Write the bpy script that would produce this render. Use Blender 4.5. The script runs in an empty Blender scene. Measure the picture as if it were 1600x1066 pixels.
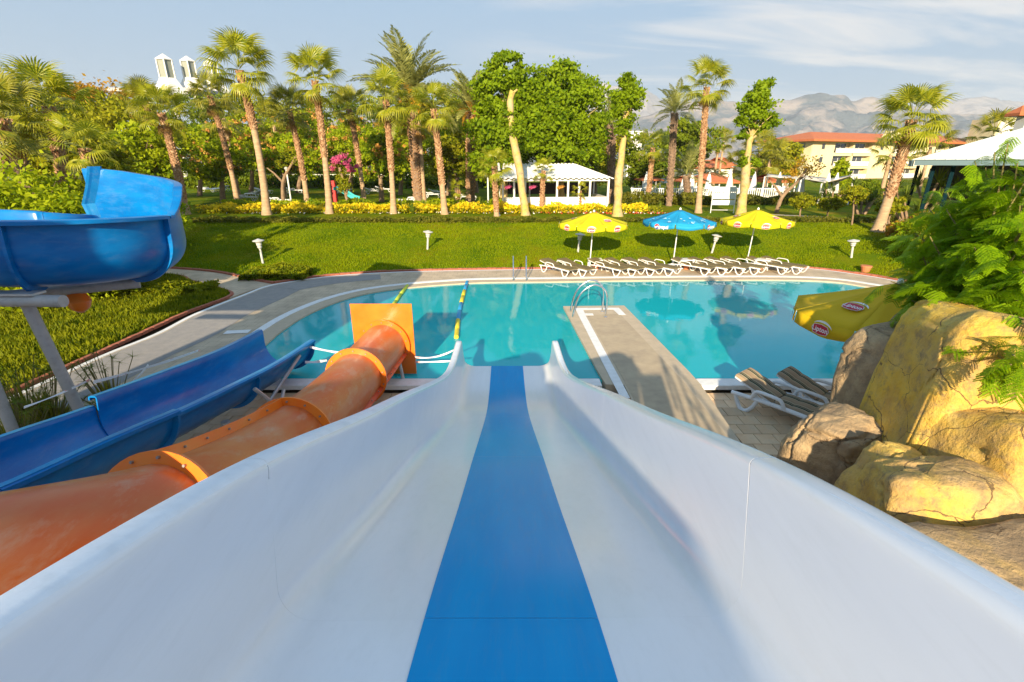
import bpy, bmesh, math, random
import numpy as np
from mathutils import Vector, Matrix, noise
from mathutils.geometry import tessellate_polygon
from math import radians as R, sin, cos, pi

sc = bpy.context.scene
# ------------------------------------------------------------ camera
CZ = 4.4
HAZE = .00014
FPX = 755.0
PITCH = R(20.2)
cam_d = bpy.data.cameras.new('camera'); cam = bpy.data.objects.new('camera', cam_d)
sc.collection.objects.link(cam); sc.camera = cam
cam.location = (0, 0, CZ); cam.rotation_euler = (R(90) - PITCH, 0, 0)
cam_d.sensor_width = 36; cam_d.lens = 36 * FPX / 1600.0
cam_d.clip_start = 0.05; cam_d.clip_end = 20000
# ------------------------------------------------------------ light
SUN_ELEV = R(18.8)
SUN_AZ = R(189.2)            # clockwise from +Y
sun_to = Vector((sin(SUN_AZ) * cos(SUN_ELEV), cos(SUN_AZ) * cos(SUN_ELEV), sin(SUN_ELEV)))
sd = bpy.data.lights.new('sun', 'SUN'); so = bpy.data.objects.new('sun', sd); sc.collection.objects.link(so)
sd.energy = 4.9; sd.angle = R(0.55); sd.color = (1.0, 0.82, 0.56)
so.rotation_euler = sun_to.to_track_quat('Z', 'Y').to_euler()
so.location = (-10, -40, 30)
sc.view_settings.view_transform = 'Standard'; sc.view_settings.look = 'None'
sc.view_settings.exposure = 1.2; sc.view_settings.gamma = 1.0
sc.view_settings.use_curve_mapping = False
sc.cycles.max_bounces = 7; sc.cycles.transparent_max_bounces = 12
sc.cycles.diffuse_bounces = 3; sc.cycles.glossy_bounces = 3; sc.cycles.transmission_bounces = 4
sc.cycles.volume_bounces = 0
sc.cycles.sample_clamp_indirect = 6

W = bpy.data.worlds.new('World'); sc.world = W; W.use_nodes = True
nt = W.node_tree; nt.nodes.clear()
def N(nt, t, **k):
    n = nt.nodes.new(t)
    for a, b in k.items():
        if a in n.inputs.keys() if isinstance(a, str) else False: n.inputs[a].default_value = b
        else: setattr(n, a, b)
    return n
out = N(nt, 'ShaderNodeOutputWorld'); bg = N(nt, 'ShaderNodeBackground')
sky = N(nt, 'ShaderNodeTexSky', sky_type='NISHITA')
sky.sun_disc = False; sky.sun_elevation = SUN_ELEV; sky.sun_rotation = SUN_AZ
sky.altitude = 20; sky.air_density = 1.0; sky.dust_density = 2.2; sky.ozone_density = 1.6
tc = N(nt, 'ShaderNodeTexCoord')
# wispy cirrus: project the direction on a high flat layer
sep = N(nt, 'ShaderNodeSeparateXYZ'); nt.links.new(tc.outputs['Generated'], sep.inputs[0])
def mth(op, a, b=None, tree=None, clamp=False):
    tree = tree or nt
    m = tree.nodes.new('ShaderNodeMath'); m.operation = op; m.use_clamp = clamp
    for i, v in enumerate((a, b)):
        if v is None: continue
        if isinstance(v, (int, float)): m.inputs[i].default_value = v
        else: tree.links.new(v, m.inputs[i])
    return m.outputs[0]
zc = mth('MAXIMUM', sep.outputs[2], 0.0); zc = mth('ADD', zc, 0.12)
cx = mth('DIVIDE', sep.outputs[0], zc); cy = mth('DIVIDE', sep.outputs[1], zc)
comb = N(nt, 'ShaderNodeCombineXYZ'); nt.links.new(cx, comb.inputs[0]); nt.links.new(cy, comb.inputs[1])
mp = N(nt, 'ShaderNodeMapping'); mp.inputs['Rotation'].default_value = (0, 0, R(-62)); mp.inputs['Scale'].default_value = (0.35, 1.1, 1); mp.inputs['Location'].default_value = (3.3, 1.5, 0)
nt.links.new(comb.outputs[0], mp.inputs[0])
cn = N(nt, 'ShaderNodeTexNoise'); cn.inputs['Scale'].default_value = 1.5; cn.inputs['Detail'].default_value = 9; cn.inputs['Roughness'].default_value = .62; cn.inputs['Distortion'].default_value = .5
nt.links.new(mp.outputs[0], cn.inputs[0])
cr = N(nt, 'ShaderNodeValToRGB'); cr.color_ramp.elements[0].position = .47; cr.color_ramp.elements[1].position = .62
nt.links.new(cn.outputs[0], cr.inputs[0])
side = N(nt, 'ShaderNodeMapRange'); side.inputs['From Min'].default_value = -0.12; side.inputs['From Max'].default_value = .25
nt.links.new(sep.outputs[0], side.inputs[0])
cf = mth('MULTIPLY', cr.outputs[0], side.outputs[0]); cf = mth('MULTIPLY', cf, .9)
# a thin even veil lowers the contrast of the whole sky near the horizon
veil = N(nt, 'ShaderNodeMapRange'); veil.inputs['From Min'].default_value = 0.0; veil.inputs['From Max'].default_value = .75
veil.inputs['To Min'].default_value = .95; veil.inputs['To Max'].default_value = .85
nt.links.new(sep.outputs[2], veil.inputs[0])
mixv = N(nt, 'ShaderNodeMix', data_type='RGBA'); nt.links.new(veil.outputs[0], mixv.inputs[0]); nt.links.new(sky.outputs[0], mixv.inputs[6]); hzr = N(nt, 'ShaderNodeValToRGB'); hzr.color_ramp.elements[0].color = (2.35/9, 3.05/9, 3.9/9, 1); hzr.color_ramp.elements[0].position = .02; hzr.color_ramp.elements[1].position = .42; hzr.color_ramp.elements[1].color = (1.75/9, 3.1/9, 4.75/9, 1); nt.links.new(sep.outputs[2], hzr.inputs[0]); hzm = N(nt, 'ShaderNodeVectorMath', operation='SCALE'); hzm.inputs['Scale'].default_value = 9.4; nt.links.new(hzr.outputs[0], hzm.inputs[0]); nt.links.new(hzm.outputs[0], mixv.inputs[7])
mixc = N(nt, 'ShaderNodeMix', data_type='RGBA'); nt.links.new(cf, mixc.inputs[0]); nt.links.new(mixv.outputs[2], mixc.inputs[6]); mixc.inputs[7].default_value = (5.3, 5.2, 5.2, 1)
nt.links.new(mixc.outputs[2], bg.inputs[0]); bg.inputs[1].default_value = 0.072
nt.links.new(bg.outputs[0], out.inputs[0])

# ------------------------------------------------------------ pixel to ground helpers (photograph 1600 x 1066)
def ray(px, py):
    u = (px - 800) / FPX; v = (py - 533) / FPX
    return Vector((u, cos(PITCH) - sin(PITCH) * v, -sin(PITCH) - cos(PITCH) * v))
def at(px, py, z=0.0):
    r = ray(px, py); t = (z - CZ) / r.z
    return Vector((r.x * t, r.y * t, z))
def atY(px, py, Y):
    r = ray(px, py); t = Y / r.y
    return Vector((r.x * t, Y, CZ + r.z * t))

# ------------------------------------------------------------ object helpers
COL = sc.collection
def tag(o, label=None, cat=None, group=None, kind=None):
    if label: o['label'] = label
    if cat: o['category'] = cat
    if group: o['group'] = group
    if kind: o['kind'] = kind
    return o
def empty(name, loc=(0, 0, 0), rz=0, label=None, cat=None, group=None):
    o = bpy.data.objects.new(name, None); COL.objects.link(o); o.location = loc; o.rotation_euler = (0, 0, rz)
    o.empty_display_size = .2
    return tag(o, label, cat, group)
def obj(name, me, parent=None, loc=None, rot=None, scale=None):
    o = bpy.data.objects.new(name, me); COL.objects.link(o)
    if parent: o.parent = parent
    if loc is not None: o.location = loc
    if rot is not None: o.rotation_euler = rot
    if scale is not None: o.scale = scale
    return o
def copy_tree(o, parent=None):
    c = o.copy(); COL.objects.link(c); c.parent = parent
    for ch in list(o.children): copy_tree(ch, c)
    return c
def pymesh(name, v, f, mat=None, smooth=False):
    me = bpy.data.meshes.new(name); me.from_pydata([tuple(x) for x in v], [], [tuple(x) for x in f])
    me.update()
    if mat: me.materials.append(mat)
    if smooth: me.polygons.foreach_set('use_smooth', [True] * len(me.polygons))
    return me
def polymesh(name, V, k, mat, smooth=False):
    """V (n*k,3) numpy, n faces of k separate vertices"""
    V = np.asarray(V, dtype=np.float32); nv = len(V); nf = nv // k
    me = bpy.data.meshes.new(name); me.vertices.add(nv); me.vertices.foreach_set('co', V.ravel())
    me.loops.add(nv); me.loops.foreach_set('vertex_index', np.arange(nv, dtype=np.int32))
    me.polygons.add(nf); me.polygons.foreach_set('loop_start', np.arange(0, nv, k, dtype=np.int32))
    me.polygons.foreach_set('loop_total', np.full(nf, k, dtype=np.int32))
    if smooth: me.polygons.foreach_set('use_smooth', [True] * nf)
    me.update(calc_edges=True); me.materials.append(mat)
    return me
class MB:
    """collects boxes, tubes and lathes into ONE mesh"""
    def __init__(s): s.v = []; s.f = []; s.m = []
    def add(s, v, f, mi=0):
        b = len(s.v); s.v += [tuple(x) for x in v]; s.f += [tuple(i + b for i in q) for q in f]; s.m += [mi] * len(f); return s
    def box(s, c, d, rz=0, mi=0, rot=None):
        c = Vector(c); hx, hy, hz = d[0] / 2, d[1] / 2, d[2] / 2
        M = rot if rot is not None else Matrix.Rotation(rz, 3, 'Z')
        v = [c + M @ Vector((x * hx, y * hy, z * hz)) for z in (-1, 1) for x, y in ((-1, -1), (1, -1), (1, 1), (-1, 1))]
        return s.add(v, [(3, 2, 1, 0), (4, 5, 6, 7), (0, 1, 5, 4), (1, 2, 6, 5), (2, 3, 7, 6), (3, 0, 4, 7)], mi)
    def tube(s, pts, r, n=8, mi=0, cap=True):
        pts = [Vector(p) for p in pts]; rr = r if isinstance(r, (list, tuple)) else [r] * len(pts)
        rings = []; prev = None
        for i, p in enumerate(pts):
            t = (pts[min(i + 1, len(pts) - 1)] - pts[max(i - 1, 0)])
            t = t.normalized() if t.length > 1e-9 else Vector((0, 0, 1))
            if prev is None:
                a = Vector((0, 0, 1)) if abs(t.z) < .9 else Vector((1, 0, 0)); x = a.cross(t).normalized()
            else:
                x = (prev - t * prev.dot(t)).normalized()
            prev = x; y = t.cross(x)
            rings.append([p + (x * cos(2 * pi * k / n) + y * sin(2 * pi * k / n)) * rr[i] for k in range(n)])
        v = [q for g in rings for q in g]; f = []
        for i in range(len(rings) - 1):
            for k in range(n):
                a = i * n + k; b = i * n + (k + 1) % n; f.append((a, b, b + n, a + n))
        if cap: f.append(tuple(reversed(range(n)))); f.append(tuple(range(len(v) - n, len(v))))
        return s.add(v, f, mi)
    def lathe(s, prof, c=(0, 0, 0), n=16, mi=0):
        v = [(c[0] + r * cos(2 * pi * k / n), c[1] + r * sin(2 * pi * k / n), c[2] + z) for r, z in prof for k in range(n)]
        f = [(i * n + k, i * n + (k + 1) % n, (i + 1) * n + (k + 1) % n, (i + 1) * n + k) for i in range(len(prof) - 1) for k in range(n)]
        f.append(tuple(reversed(range(n)))); f.append(tuple(range(len(v) - n, len(v))))
        return s.add(v, f, mi)
    def mesh(s, name, mats, smooth=False, bevel=0):
        me = bpy.data.meshes.new(name); me.from_pydata(s.v, [], s.f)
        for m in (mats if isinstance(mats, (list, tuple)) else [mats]): me.materials.append(m)
        me.polygons.foreach_set('material_index', s.m)
        if bevel:
            bm = bmesh.new(); bm.from_mesh(me)
            bmesh.ops.bevel(bm, geom=[e for e in bm.edges if len(e.link_faces) == 2 and e.calc_face_angle(0) > .6], offset=bevel, segments=1, affect='EDGES', clamp_overlap=True)
            bm.to_mesh(me); bm.free()
        me.update()
        if smooth:
            me.polygons.foreach_set('use_smooth', [True] * len(me.polygons))
            try: me.set_sharp_from_angle(angle=R(40))
            except Exception: pass
        return me
    def build(s, name, mats, parent=None, smooth=False, bevel=0, **k):
        return obj(name, s.mesh(name, mats, smooth, bevel), parent, **k)
def smooth_line(pts, n):
    """Catmull-Rom resample"""
    P = [Vector(p) for p in pts]; out = []
    for i in range(len(P) - 1):
        p0 = P[max(i - 1, 0)]; p1 = P[i]; p2 = P[i + 1]; p3 = P[min(i + 2, len(P) - 1)]
        for k in range(n):
            t = k / n
            out.append(.5 * ((2 * p1) + (p2 - p0) * t + (2 * p0 - 5 * p1 + 4 * p2 - p3) * t * t + (3 * p1 - p0 - 3 * p2 + p3) * t ** 3))
    out.append(P[-1]); return out
def sweep(path, prof, closed=True, up=Vector((0, 0, 1)), cap=True):
    """profile (side, up) swept along path -> verts, faces. prof may be a function of i giving a list"""
    P = [Vector(p) for p in path]; v = []; n = None
    for i, p in enumerate(P):
        t = (P[min(i + 1, len(P) - 1)] - P[max(i - 1, 0)]).normalized()
        s = t.cross(up).normalized(); u = s.cross(t)
        pr = prof(i) if callable(prof) else prof
        n = len(pr)
        v += [p + s * a + u * b for a, b in pr]
    f = []
    m = n if closed else n - 1
    for i in range(len(P) - 1):
        for k in range(m):
            a = i * n + k; b = i * n + (k + 1) % n; f.append((a, a + n, b + n, b))
    if closed and cap:
        f.append(tuple(range(n))); f.append(tuple(reversed(range(len(v) - n, len(v)))))
    return v, f
def shell(inner, th):
    """closed loop from an open profile line by offsetting it outwards (to its right)"""
    P = [Vector(p) for p in inner]; o = []
    for i, p in enumerate(P):
        t = (P[min(i + 1, len(P) - 1)] - P[max(i - 1, 0)]).normalized()
        o.append(p + Vector((t.y, -t.x)) * th)
    return [tuple(p) for p in P] + [tuple(p) for p in reversed(o)]

# ------------------------------------------------------------ materials
def newmat(name):
    m = bpy.data.materials.new(name); m.use_nodes = True; m.node_tree.nodes.clear(); return m, m.node_tree
def lk(t, a, b): t.links.new(a, b)
def mat(name, col, rough=.6, col2=None, scale=3.0, metal=0, spec=.5, bump=0, bscale=30, coat=0, detail=5, lo=.35, hi=.65, sss=0, dirt=None, stretch=None, trans=0):
    m, t = newmat(name)
    o = N(t, 'ShaderNodeOutputMaterial'); p = N(t, 'ShaderNodeBsdfPrincipled')
    lk(t, p.outputs[0], o.inputs[0])
    p.inputs['Base Color'].default_value = (*col, 1); p.inputs['Roughness'].default_value = rough
    p.inputs['Metallic'].default_value = metal; p.inputs['Specular IOR Level'].default_value = spec
    p.inputs['Coat Weight'].default_value = coat; p.inputs['Coat Roughness'].default_value = .12
    co = N(t, 'ShaderNodeTexCoord'); src = co.outputs['Object']
    if stretch:
        mpn = N(t, 'ShaderNodeMapping'); mpn.inputs['Scale'].default_value = stretch; lk(t, src, mpn.inputs[0]); src = mpn.outputs[0]
    base = None
    if col2 is not None:
        nz = N(t, 'ShaderNodeTexNoise'); nz.inputs['Scale'].default_value = scale; nz.inputs['Detail'].default_value = detail; nz.inputs['Roughness'].default_value = .6
        lk(t, src, nz.inputs[0])
        r = N(t, 'ShaderNodeValToRGB'); r.color_ramp.elements[0].position = lo; r.color_ramp.elements[1].position = hi
        r.color_ramp.elements[0].color = (*col, 1); r.color_ramp.elements[1].color = (*col2, 1)
        lk(t, nz.outputs[0], r.inputs[0]); base = r.outputs[0]
        lk(t, base, p.inputs['Base Color'])
    if dirt:
        nz2 = N(t, 'ShaderNodeTexNoise'); nz2.inputs['Scale'].default_value = dirt[1]; nz2.inputs['Detail'].default_value = 8; nz2.inputs['Roughness'].default_value = .7
        lk(t, src, nz2.inputs[0])
        mr = N(t, 'ShaderNodeMapRange'); mr.inputs['From Min'].default_value = .5; mr.inputs['From Max'].default_value = .8; mr.inputs['To Max'].default_value = dirt[2]
        lk(t, nz2.outputs[0], mr.inputs[0])
        mx = N(t, 'ShaderNodeMix', data_type='RGBA'); lk(t, mr.outputs[0], mx.inputs[0])
        if base: lk(t, base, mx.inputs[6])
        else: mx.inputs[6].default_value = (*col, 1)
        mx.inputs[7].default_value = (*dirt[0], 1); lk(t, mx.outputs[2], p.inputs['Base Color'])
    if bump:
        nb = N(t, 'ShaderNodeTexNoise'); nb.inputs['Scale'].default_value = bscale; nb.inputs['Detail'].default_value = 6
        lk(t, src, nb.inputs[0])
        b = N(t, 'ShaderNodeBump'); b.inputs['Strength'].default_value = min(1, bump * 10); b.inputs['Distance'].default_value = bump
        lk(t, nb.outputs[0], b.inputs['Height']); lk(t, b.outputs[0], p.inputs['Normal'])
    return m
def leafmat(name, a, b, c=None, trans=.35, rough=.6, nscale=.7, spec=.14):
    """two sided leaf: colour varies per leaf and in large patches"""
    m, t = newmat(name)
    o = N(t, 'ShaderNodeOutputMaterial'); p = N(t, 'ShaderNodeBsdfPrincipled'); tr = N(t, 'ShaderNodeBsdfTranslucent'); mx = N(t, 'ShaderNodeMixShader')
    mx.inputs[0].default_value = trans
    g = N(t, 'ShaderNodeNewGeometry'); co = N(t, 'ShaderNodeTexCoord')
    nz = N(t, 'ShaderNodeTexNoise'); nz.inputs['Scale'].default_value = nscale; nz.inputs['Detail'].default_value = 3; lk(t, co.outputs['Object'], nz.inputs[0])
    ad = N(t, 'ShaderNodeMath', operation='MULTIPLY'); lk(t, g.outputs['Random Per Island'], ad.inputs[0]); ad.inputs[1].default_value = .5
    a2 = N(t, 'ShaderNodeMath', operation='MULTIPLY_ADD'); lk(t, nz.outputs[0], a2.inputs[0]); a2.inputs[1].default_value = 1.3; lk(t, ad.outputs[0], a2.inputs[2])
    r = N(t, 'ShaderNodeValToRGB'); r.color_ramp.elements[0].position = .5; r.color_ramp.elements[1].position = 1.15 if c is None else .95
    r.color_ramp.elements[0].color = (*a, 1); r.color_ramp.elements[1].color = (*b, 1)
    if c is not None:
        e = r.color_ramp.elements.new(1.0); e.color = (*c, 1)
    lk(t, a2.outputs[0], r.inputs[0])
    lk(t, r.outputs[0], p.inputs['Base Color']); p.inputs['Roughness'].default_value = rough; p.inputs['Specular IOR Level'].default_value = spec
    hs = N(t, 'ShaderNodeHueSaturation'); hs.inputs['Value'].default_value = 1.7; hs.inputs['Hue'].default_value = .485
    lk(t, r.outputs[0], hs.inputs['Color']); lk(t, hs.outputs[0], tr.inputs[0])
    lk(t, p.outputs[0], mx.inputs[1]); lk(t, tr.outputs[0], mx.inputs[2]); lk(t, mx.outputs[0], o.inputs[0])
    return m
M = {}
M['white_gel'] = mat('white gelcoat', (.80, .81, .84), .24, (.77, .78, .81), 1.2, coat=.3, bump=.0015, bscale=3, dirt=((.45, .46, .44), 5, .13), stretch=(3.5, .55, 3.5))
M['white_rim'] = mat('white textured rim', (.80, .84, .90), .5, (.72, .77, .84), 6, bump=.006, bscale=90, dirt=((.4, .42, .42), 9, .3))
M['blue_gel'] = mat('blue gelcoat stripe', (.0, .27, .62), .2, (.0, .30, .66), 1.0, coat=.0, spec=.10, dirt=((.05, .28, .55), 5, .5), stretch=(6, .8, 1))
M['blue_slide'] = mat('blue fibreglass', (.0, .115, .38), .28, (.0, .18, .50), 1.1, coat=.08, spec=.3, bump=.003, bscale=3, dirt=((.10, .22, .42), 4, .45), stretch=(1, 1, 3))
M['blue_rim'] = mat('faded blue fibreglass rim', (.005, .20, .52), .35, (.02, .30, .62), 2.2, coat=.3, dirt=((.25, .4, .6), 14, .4))
M['orange_tube'] = mat('sun faded orange fibreglass', (.54, .095, .006), .40, (.54, .22, .075), 1.5, coat=.15, bump=.003, bscale=4, dirt=((.50, .33, .22), 5, .85), stretch=(1.3, .45, 1.3), lo=.38, hi=.72)
M['orange'] = mat('orange fibreglass flange', (.80, .15, .006), .35, (.75, .20, .015), 3, coat=.3)
M['orange_red'] = mat('red orange fibreglass', (.50, .05, .01), .4, (.55, .07, .02), 3)
M['steel'] = mat('galvanised pipe', (.42, .44, .46), .45, (.52, .53, .54), 5, metal=.35, dirt=((.22, .2, .17), 12, .5))
M['pipe_grey'] = mat('grey painted pipe', (.36, .36, .36), .5, (.42, .41, .40), 4, dirt=((.2, .17, .14), 10, .6))
M['chrome'] = mat('stainless steel', (.75, .76, .78), .14, metal=1)
M['bolt'] = mat('bolt steel', (.30, .27, .25), .5, metal=.6)
M['tape'] = mat('barrier tape', (.75, .76, .80), .5, (.7, .35, .32), 2.2, lo=.60, hi=.62)
M['white_plastic'] = mat('white plastic', (.78, .78, .78), .4, (.72, .72, .72), 8)
M['white_paint'] = mat('white paint', (.78, .78, .76), .6, (.70, .70, .68), 5, dirt=((.5, .47, .42), 9, .3))
M['white_line'] = mat('white deck band', (.80, .80, .80), .6, (.70, .70, .69), 7, bump=.002, bscale=60)
M['coping'] = mat('beige coping', (.52, .42, .30), .7, (.45, .37, .26), 3, bump=.003, bscale=40, dirt=((.3, .25, .2), 8, .4))
M['carpet'] = mat('grey carpet runner', (.25, .24, .235), .95, (.30, .28, .265), 5, bump=.004, bscale=160, dirt=((.36, .33, .29), 2, .5))
M['path_top'] = mat('weathered jetty surface', (.46, .37, .25), .85, (.38, .30, .21), 2.5, bump=.003, bscale=120, dirt=((.25, .21, .17), 3, .5))
M['brick'] = mat('red edging brick', (.40, .13, .075), .85, (.30, .10, .06), 9, bump=.004, bscale=60)
M['soil'] = mat('dark soil', (.07, .05, .03), .95, (.10, .075, .045), 4, bump=.02, bscale=20)
M['terracotta'] = mat('terracotta', (.50, .17, .07), .8)
M['lamp_grey'] = mat('lamp grey', (.45, .45, .44), .5, (.55, .54, .52), 6)
# ------------------------------------------------------------ tile materials (fine courses where tiles are too far to pick apart)
def tilemat(name, a, b, mortar, tw, th, rot=0):
    m, t = newmat(name)
    o = N(t, 'ShaderNodeOutputMaterial'); p = N(t, 'ShaderNodeBsdfPrincipled'); lk(t, p.outputs[0], o.inputs[0])
    co = N(t, 'ShaderNodeTexCoord'); mpn = N(t, 'ShaderNodeMapping'); mpn.inputs['Rotation'].default_value = (0, 0, rot); lk(t, co.outputs['Object'], mpn.inputs[0])
    br = N(t, 'ShaderNodeTexBrick'); br.offset = .5; br.inputs['Scale'].default_value = 1; br.inputs['Brick Width'].default_value = tw; br.inputs['Row Height'].default_value = th
    br.inputs['Mortar Size'].default_value = .008; br.inputs['Color1'].default_value = (*a, 1); br.inputs['Color2'].default_value = (*b, 1); br.inputs['Mortar'].default_value = (*mortar, 1)
    lk(t, mpn.outputs[0], br.inputs[0])
    nz = N(t, 'ShaderNodeTexNoise'); nz.inputs['Scale'].default_value = 1.3; nz.inputs['Detail'].default_value = 6; lk(t, co.outputs['Object'], nz.inputs[0])
    r = N(t, 'ShaderNodeMapRange'); r.inputs['From Min'].default_value = .3; r.inputs['From Max'].default_value = .7; r.inputs['To Min'].default_value = .78; r.inputs['To Max'].default_value = 1.12; lk(t, nz.outputs[0], r.inputs[0])
    hs = N(t, 'ShaderNodeHueSaturation'); lk(t, br.outputs[0], hs.inputs['Color']); lk(t, r.outputs[0], hs.inputs['Value']); lk(t, hs.outputs[0], p.inputs['Base Color'])
    p.inputs['Roughness'].default_value = .75
    bu = N(t, 'ShaderNodeBump'); bu.inputs['Strength'].default_value = .5; bu.inputs['Distance'].default_value = .003; lk(t, br.outputs['Fac'], bu.inputs['Height']); bu.invert = True
    lk(t, bu.outputs[0], p.inputs['Normal'])
    return m
M['deck'] = tilemat('beige deck tiles', (.55, .44, .31), (.48, .38, .27), (.36, .29, .21), .33, .33)
M['tile'] = mat('brown beige floor tile', (.58, .38, .22), .6, (.70, .52, .33), 1.7, bump=.002, bscale=25, dirt=((.26, .2, .15), 3, .5))
M['grout'] = mat('grout', (.26, .21, .16), .9, (.2, .16, .12), 5)
def lawnmat(name, cols, sc1=.35, sc2=3.0, bs=25):
    m, t = newmat(name)
    o = N(t, 'ShaderNodeOutputMaterial'); p = N(t, 'ShaderNodeBsdfPrincipled'); lk(t, p.outputs[0], o.inputs[0])
    co = N(t, 'ShaderNodeTexCoord')
    n1 = N(t, 'ShaderNodeTexNoise'); n1.inputs['Scale'].default_value = sc1; n1.inputs['Detail'].default_value = 8; n1.inputs['Roughness'].default_value = .65; lk(t, co.outputs['Object'], n1.inputs[0])
    r = N(t, 'ShaderNodeValToRGB')
    r.color_ramp.elements[0].position = .30; r.color_ramp.elements[0].color = (*cols[0], 1)
    r.color_ramp.elements[1].position = .74; r.color_ramp.elements[1].color = (*cols[-1], 1)
    for i, c in enumerate(cols[1:-1]):
        e = r.color_ramp.elements.new(.30 + .44 * (i + 1) / (len(cols) - 1)); e.color = (*c, 1)
    lk(t, n1.outputs[0], r.inputs[0])
    n2 = N(t, 'ShaderNodeTexNoise'); n2.inputs['Scale'].default_value = bs; n2.inputs['Detail'].default_value = 4; lk(t, co.outputs['Object'], n2.inputs[0])
    mr = N(t, 'ShaderNodeMapRange'); mr.inputs['From Min'].default_value = .3; mr.inputs['From Max'].default_value = .7; mr.inputs['To Min'].default_value = .55; mr.inputs['To Max'].default_value = 1.35; lk(t, n2.outputs[0], mr.inputs[0])
    hs = N(t, 'ShaderNodeHueSaturation'); lk(t, r.outputs[0], hs.inputs['Color']); lk(t, mr.outputs[0], hs.inputs['Value']); lk(t, hs.outputs[0], p.inputs['Base Color'])
    p.inputs['Roughness'].default_value = .9; p.inputs['Specular IOR Level'].default_value = .05
    bu = N(t, 'ShaderNodeBump'); bu.inputs['Strength'].default_value = .8; bu.inputs['Distance'].default_value = .04; lk(t, n2.outputs[0], bu.inputs['Height']); lk(t, bu.outputs[0], p.inputs['Normal'])
    return m
M['lawn'] = lawnmat('lawn', [(.06, .12, .001), (.10, .16, .001), (.17, .18, .002), (.30, .17, .015)])
M['grass'] = leafmat('grass blades', (.075, .145, .001), (.21, .26, .002), trans=.3, nscale=.5, spec=.08)

# ------------------------------------------------------------ outlines in world metres
NEAR = 9.57
pool_px = [(405, 545), (440, 516), (480, 491), (530, 470), (580, 457), (640, 449), (700, 444), (760, 441), (860, 440), (1000, 438), (1180, 437), (1260, 438), (1310, 441), (1350, 447)]
pool_line = [at(*p) for p in pool_px]
pool_line = [Vector((-6.45, NEAR, 0)), Vector((-6.5, 10.4, 0))] + pool_line + [Vector((14.6, 16.6, 0)), Vector((15.6, 14.8, 0)), Vector((15.9, 12.5, 0)), Vector((15.9, NEAR, 0))]
pool_line = smooth_line(pool_line, 5)
def offs(line, d):
    o = []
    for i, p in enumerate(line):
        t = (line[min(i + 1, len(line) - 1)] - line[max(i - 1, 0)]); t.z = 0; t.normalize()
        dd = d(i, p) if callable(d) else d
        o.append(p + Vector((-t.y, t.x, 0)) * dd)      # to the left of travel = outside the pool
    return o
outer_px = [(240, 522), (302, 490.6), (377.5, 461), (415, 447), (459, 439), (521, 431), (615, 425), (740, 422), (900, 420), (1080, 418), (1240, 418), (1350, 430), (1450, 447)]
outer_line = [Vector((-10.2, 4.0, 0)), Vector((-10.1, 8.5, 0)), Vector((-10.05, 10.9, 0))] + [at(*p) for p in outer_px] + [Vector((18.0, 16.0, 0)), Vector((18.6, 12, 0)), Vector((18.6, 5, 0))]
outer_line = smooth_line(outer_line, 5)
def flat(name, polys, z, m, kind='structure', parent=None, thick=0):
    """polys: outline followed by holes, filled; optional thickness downwards"""
    ps = [[Vector((p[0], p[1], 0)) for p in q] for q in polys]
    tris = tessellate_polygon(ps); flatv = [p for q in ps for p in q]
    v = [(p.x, p.y, z) for p in flatv]; f = []
    for t in tris:
        a, b, c = (flatv[i] for i in t)
        f.append(tuple(t) if (b - a).cross(c - a).z > 0 else tuple(reversed(t)))
    if thick:
        n = len(v); v += [(p.x, p.y, z - thick) for p in flatv]; base = 0
        for q in ps:
            k = len(q)
            for i in range(k):
                a = base + i; b = base + (i + 1) % k; f.append((a, b, b + n, a + n))
            base += k
    o = obj(name, pymesh(name, v, f, m), parent)
    if kind and not parent: o['kind'] = kind
    return o
def band(name, l0, l1, z, m, thick=.0, parent=None):
    n = len(l0); v = [(p.x, p.y, z) for p in l0] + [(p.x, p.y, z) for p in l1]
    f = [(i, i + 1, n + i + 1, n + i) for i in range(n - 1)]
    if (Vector(v[1]) - Vector(v[0])).cross(Vector(v[n]) - Vector(v[0])).z < 0: f = [tuple(reversed(q)) for q in f]
    if thick:
        k = len(v); v += [(p[0], p[1], z - thick) for p in v[:k]]
        for i in range(n - 1):
            f.append((i, i + 1, k + i + 1, k + i)); f.append((n + i, n + i + 1, k + n + i + 1, k + n + i))
    o = obj(name, pymesh(name, v, f, m), parent)
    if not parent: o['kind'] = 'structure'
    return o
pool_poly = [p for p in pool_line]
# --- base ground under everything, hole for the pool
big = [(-160, -60), (170, -60), (170, 31.5), (-160, 31.5)]
hole = offs(pool_line, .10); hole[0].y = NEAR - .1; hole[-1].y = NEAR - .1
flat('ground', [big, hole], -.19, M['soil'])
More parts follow.
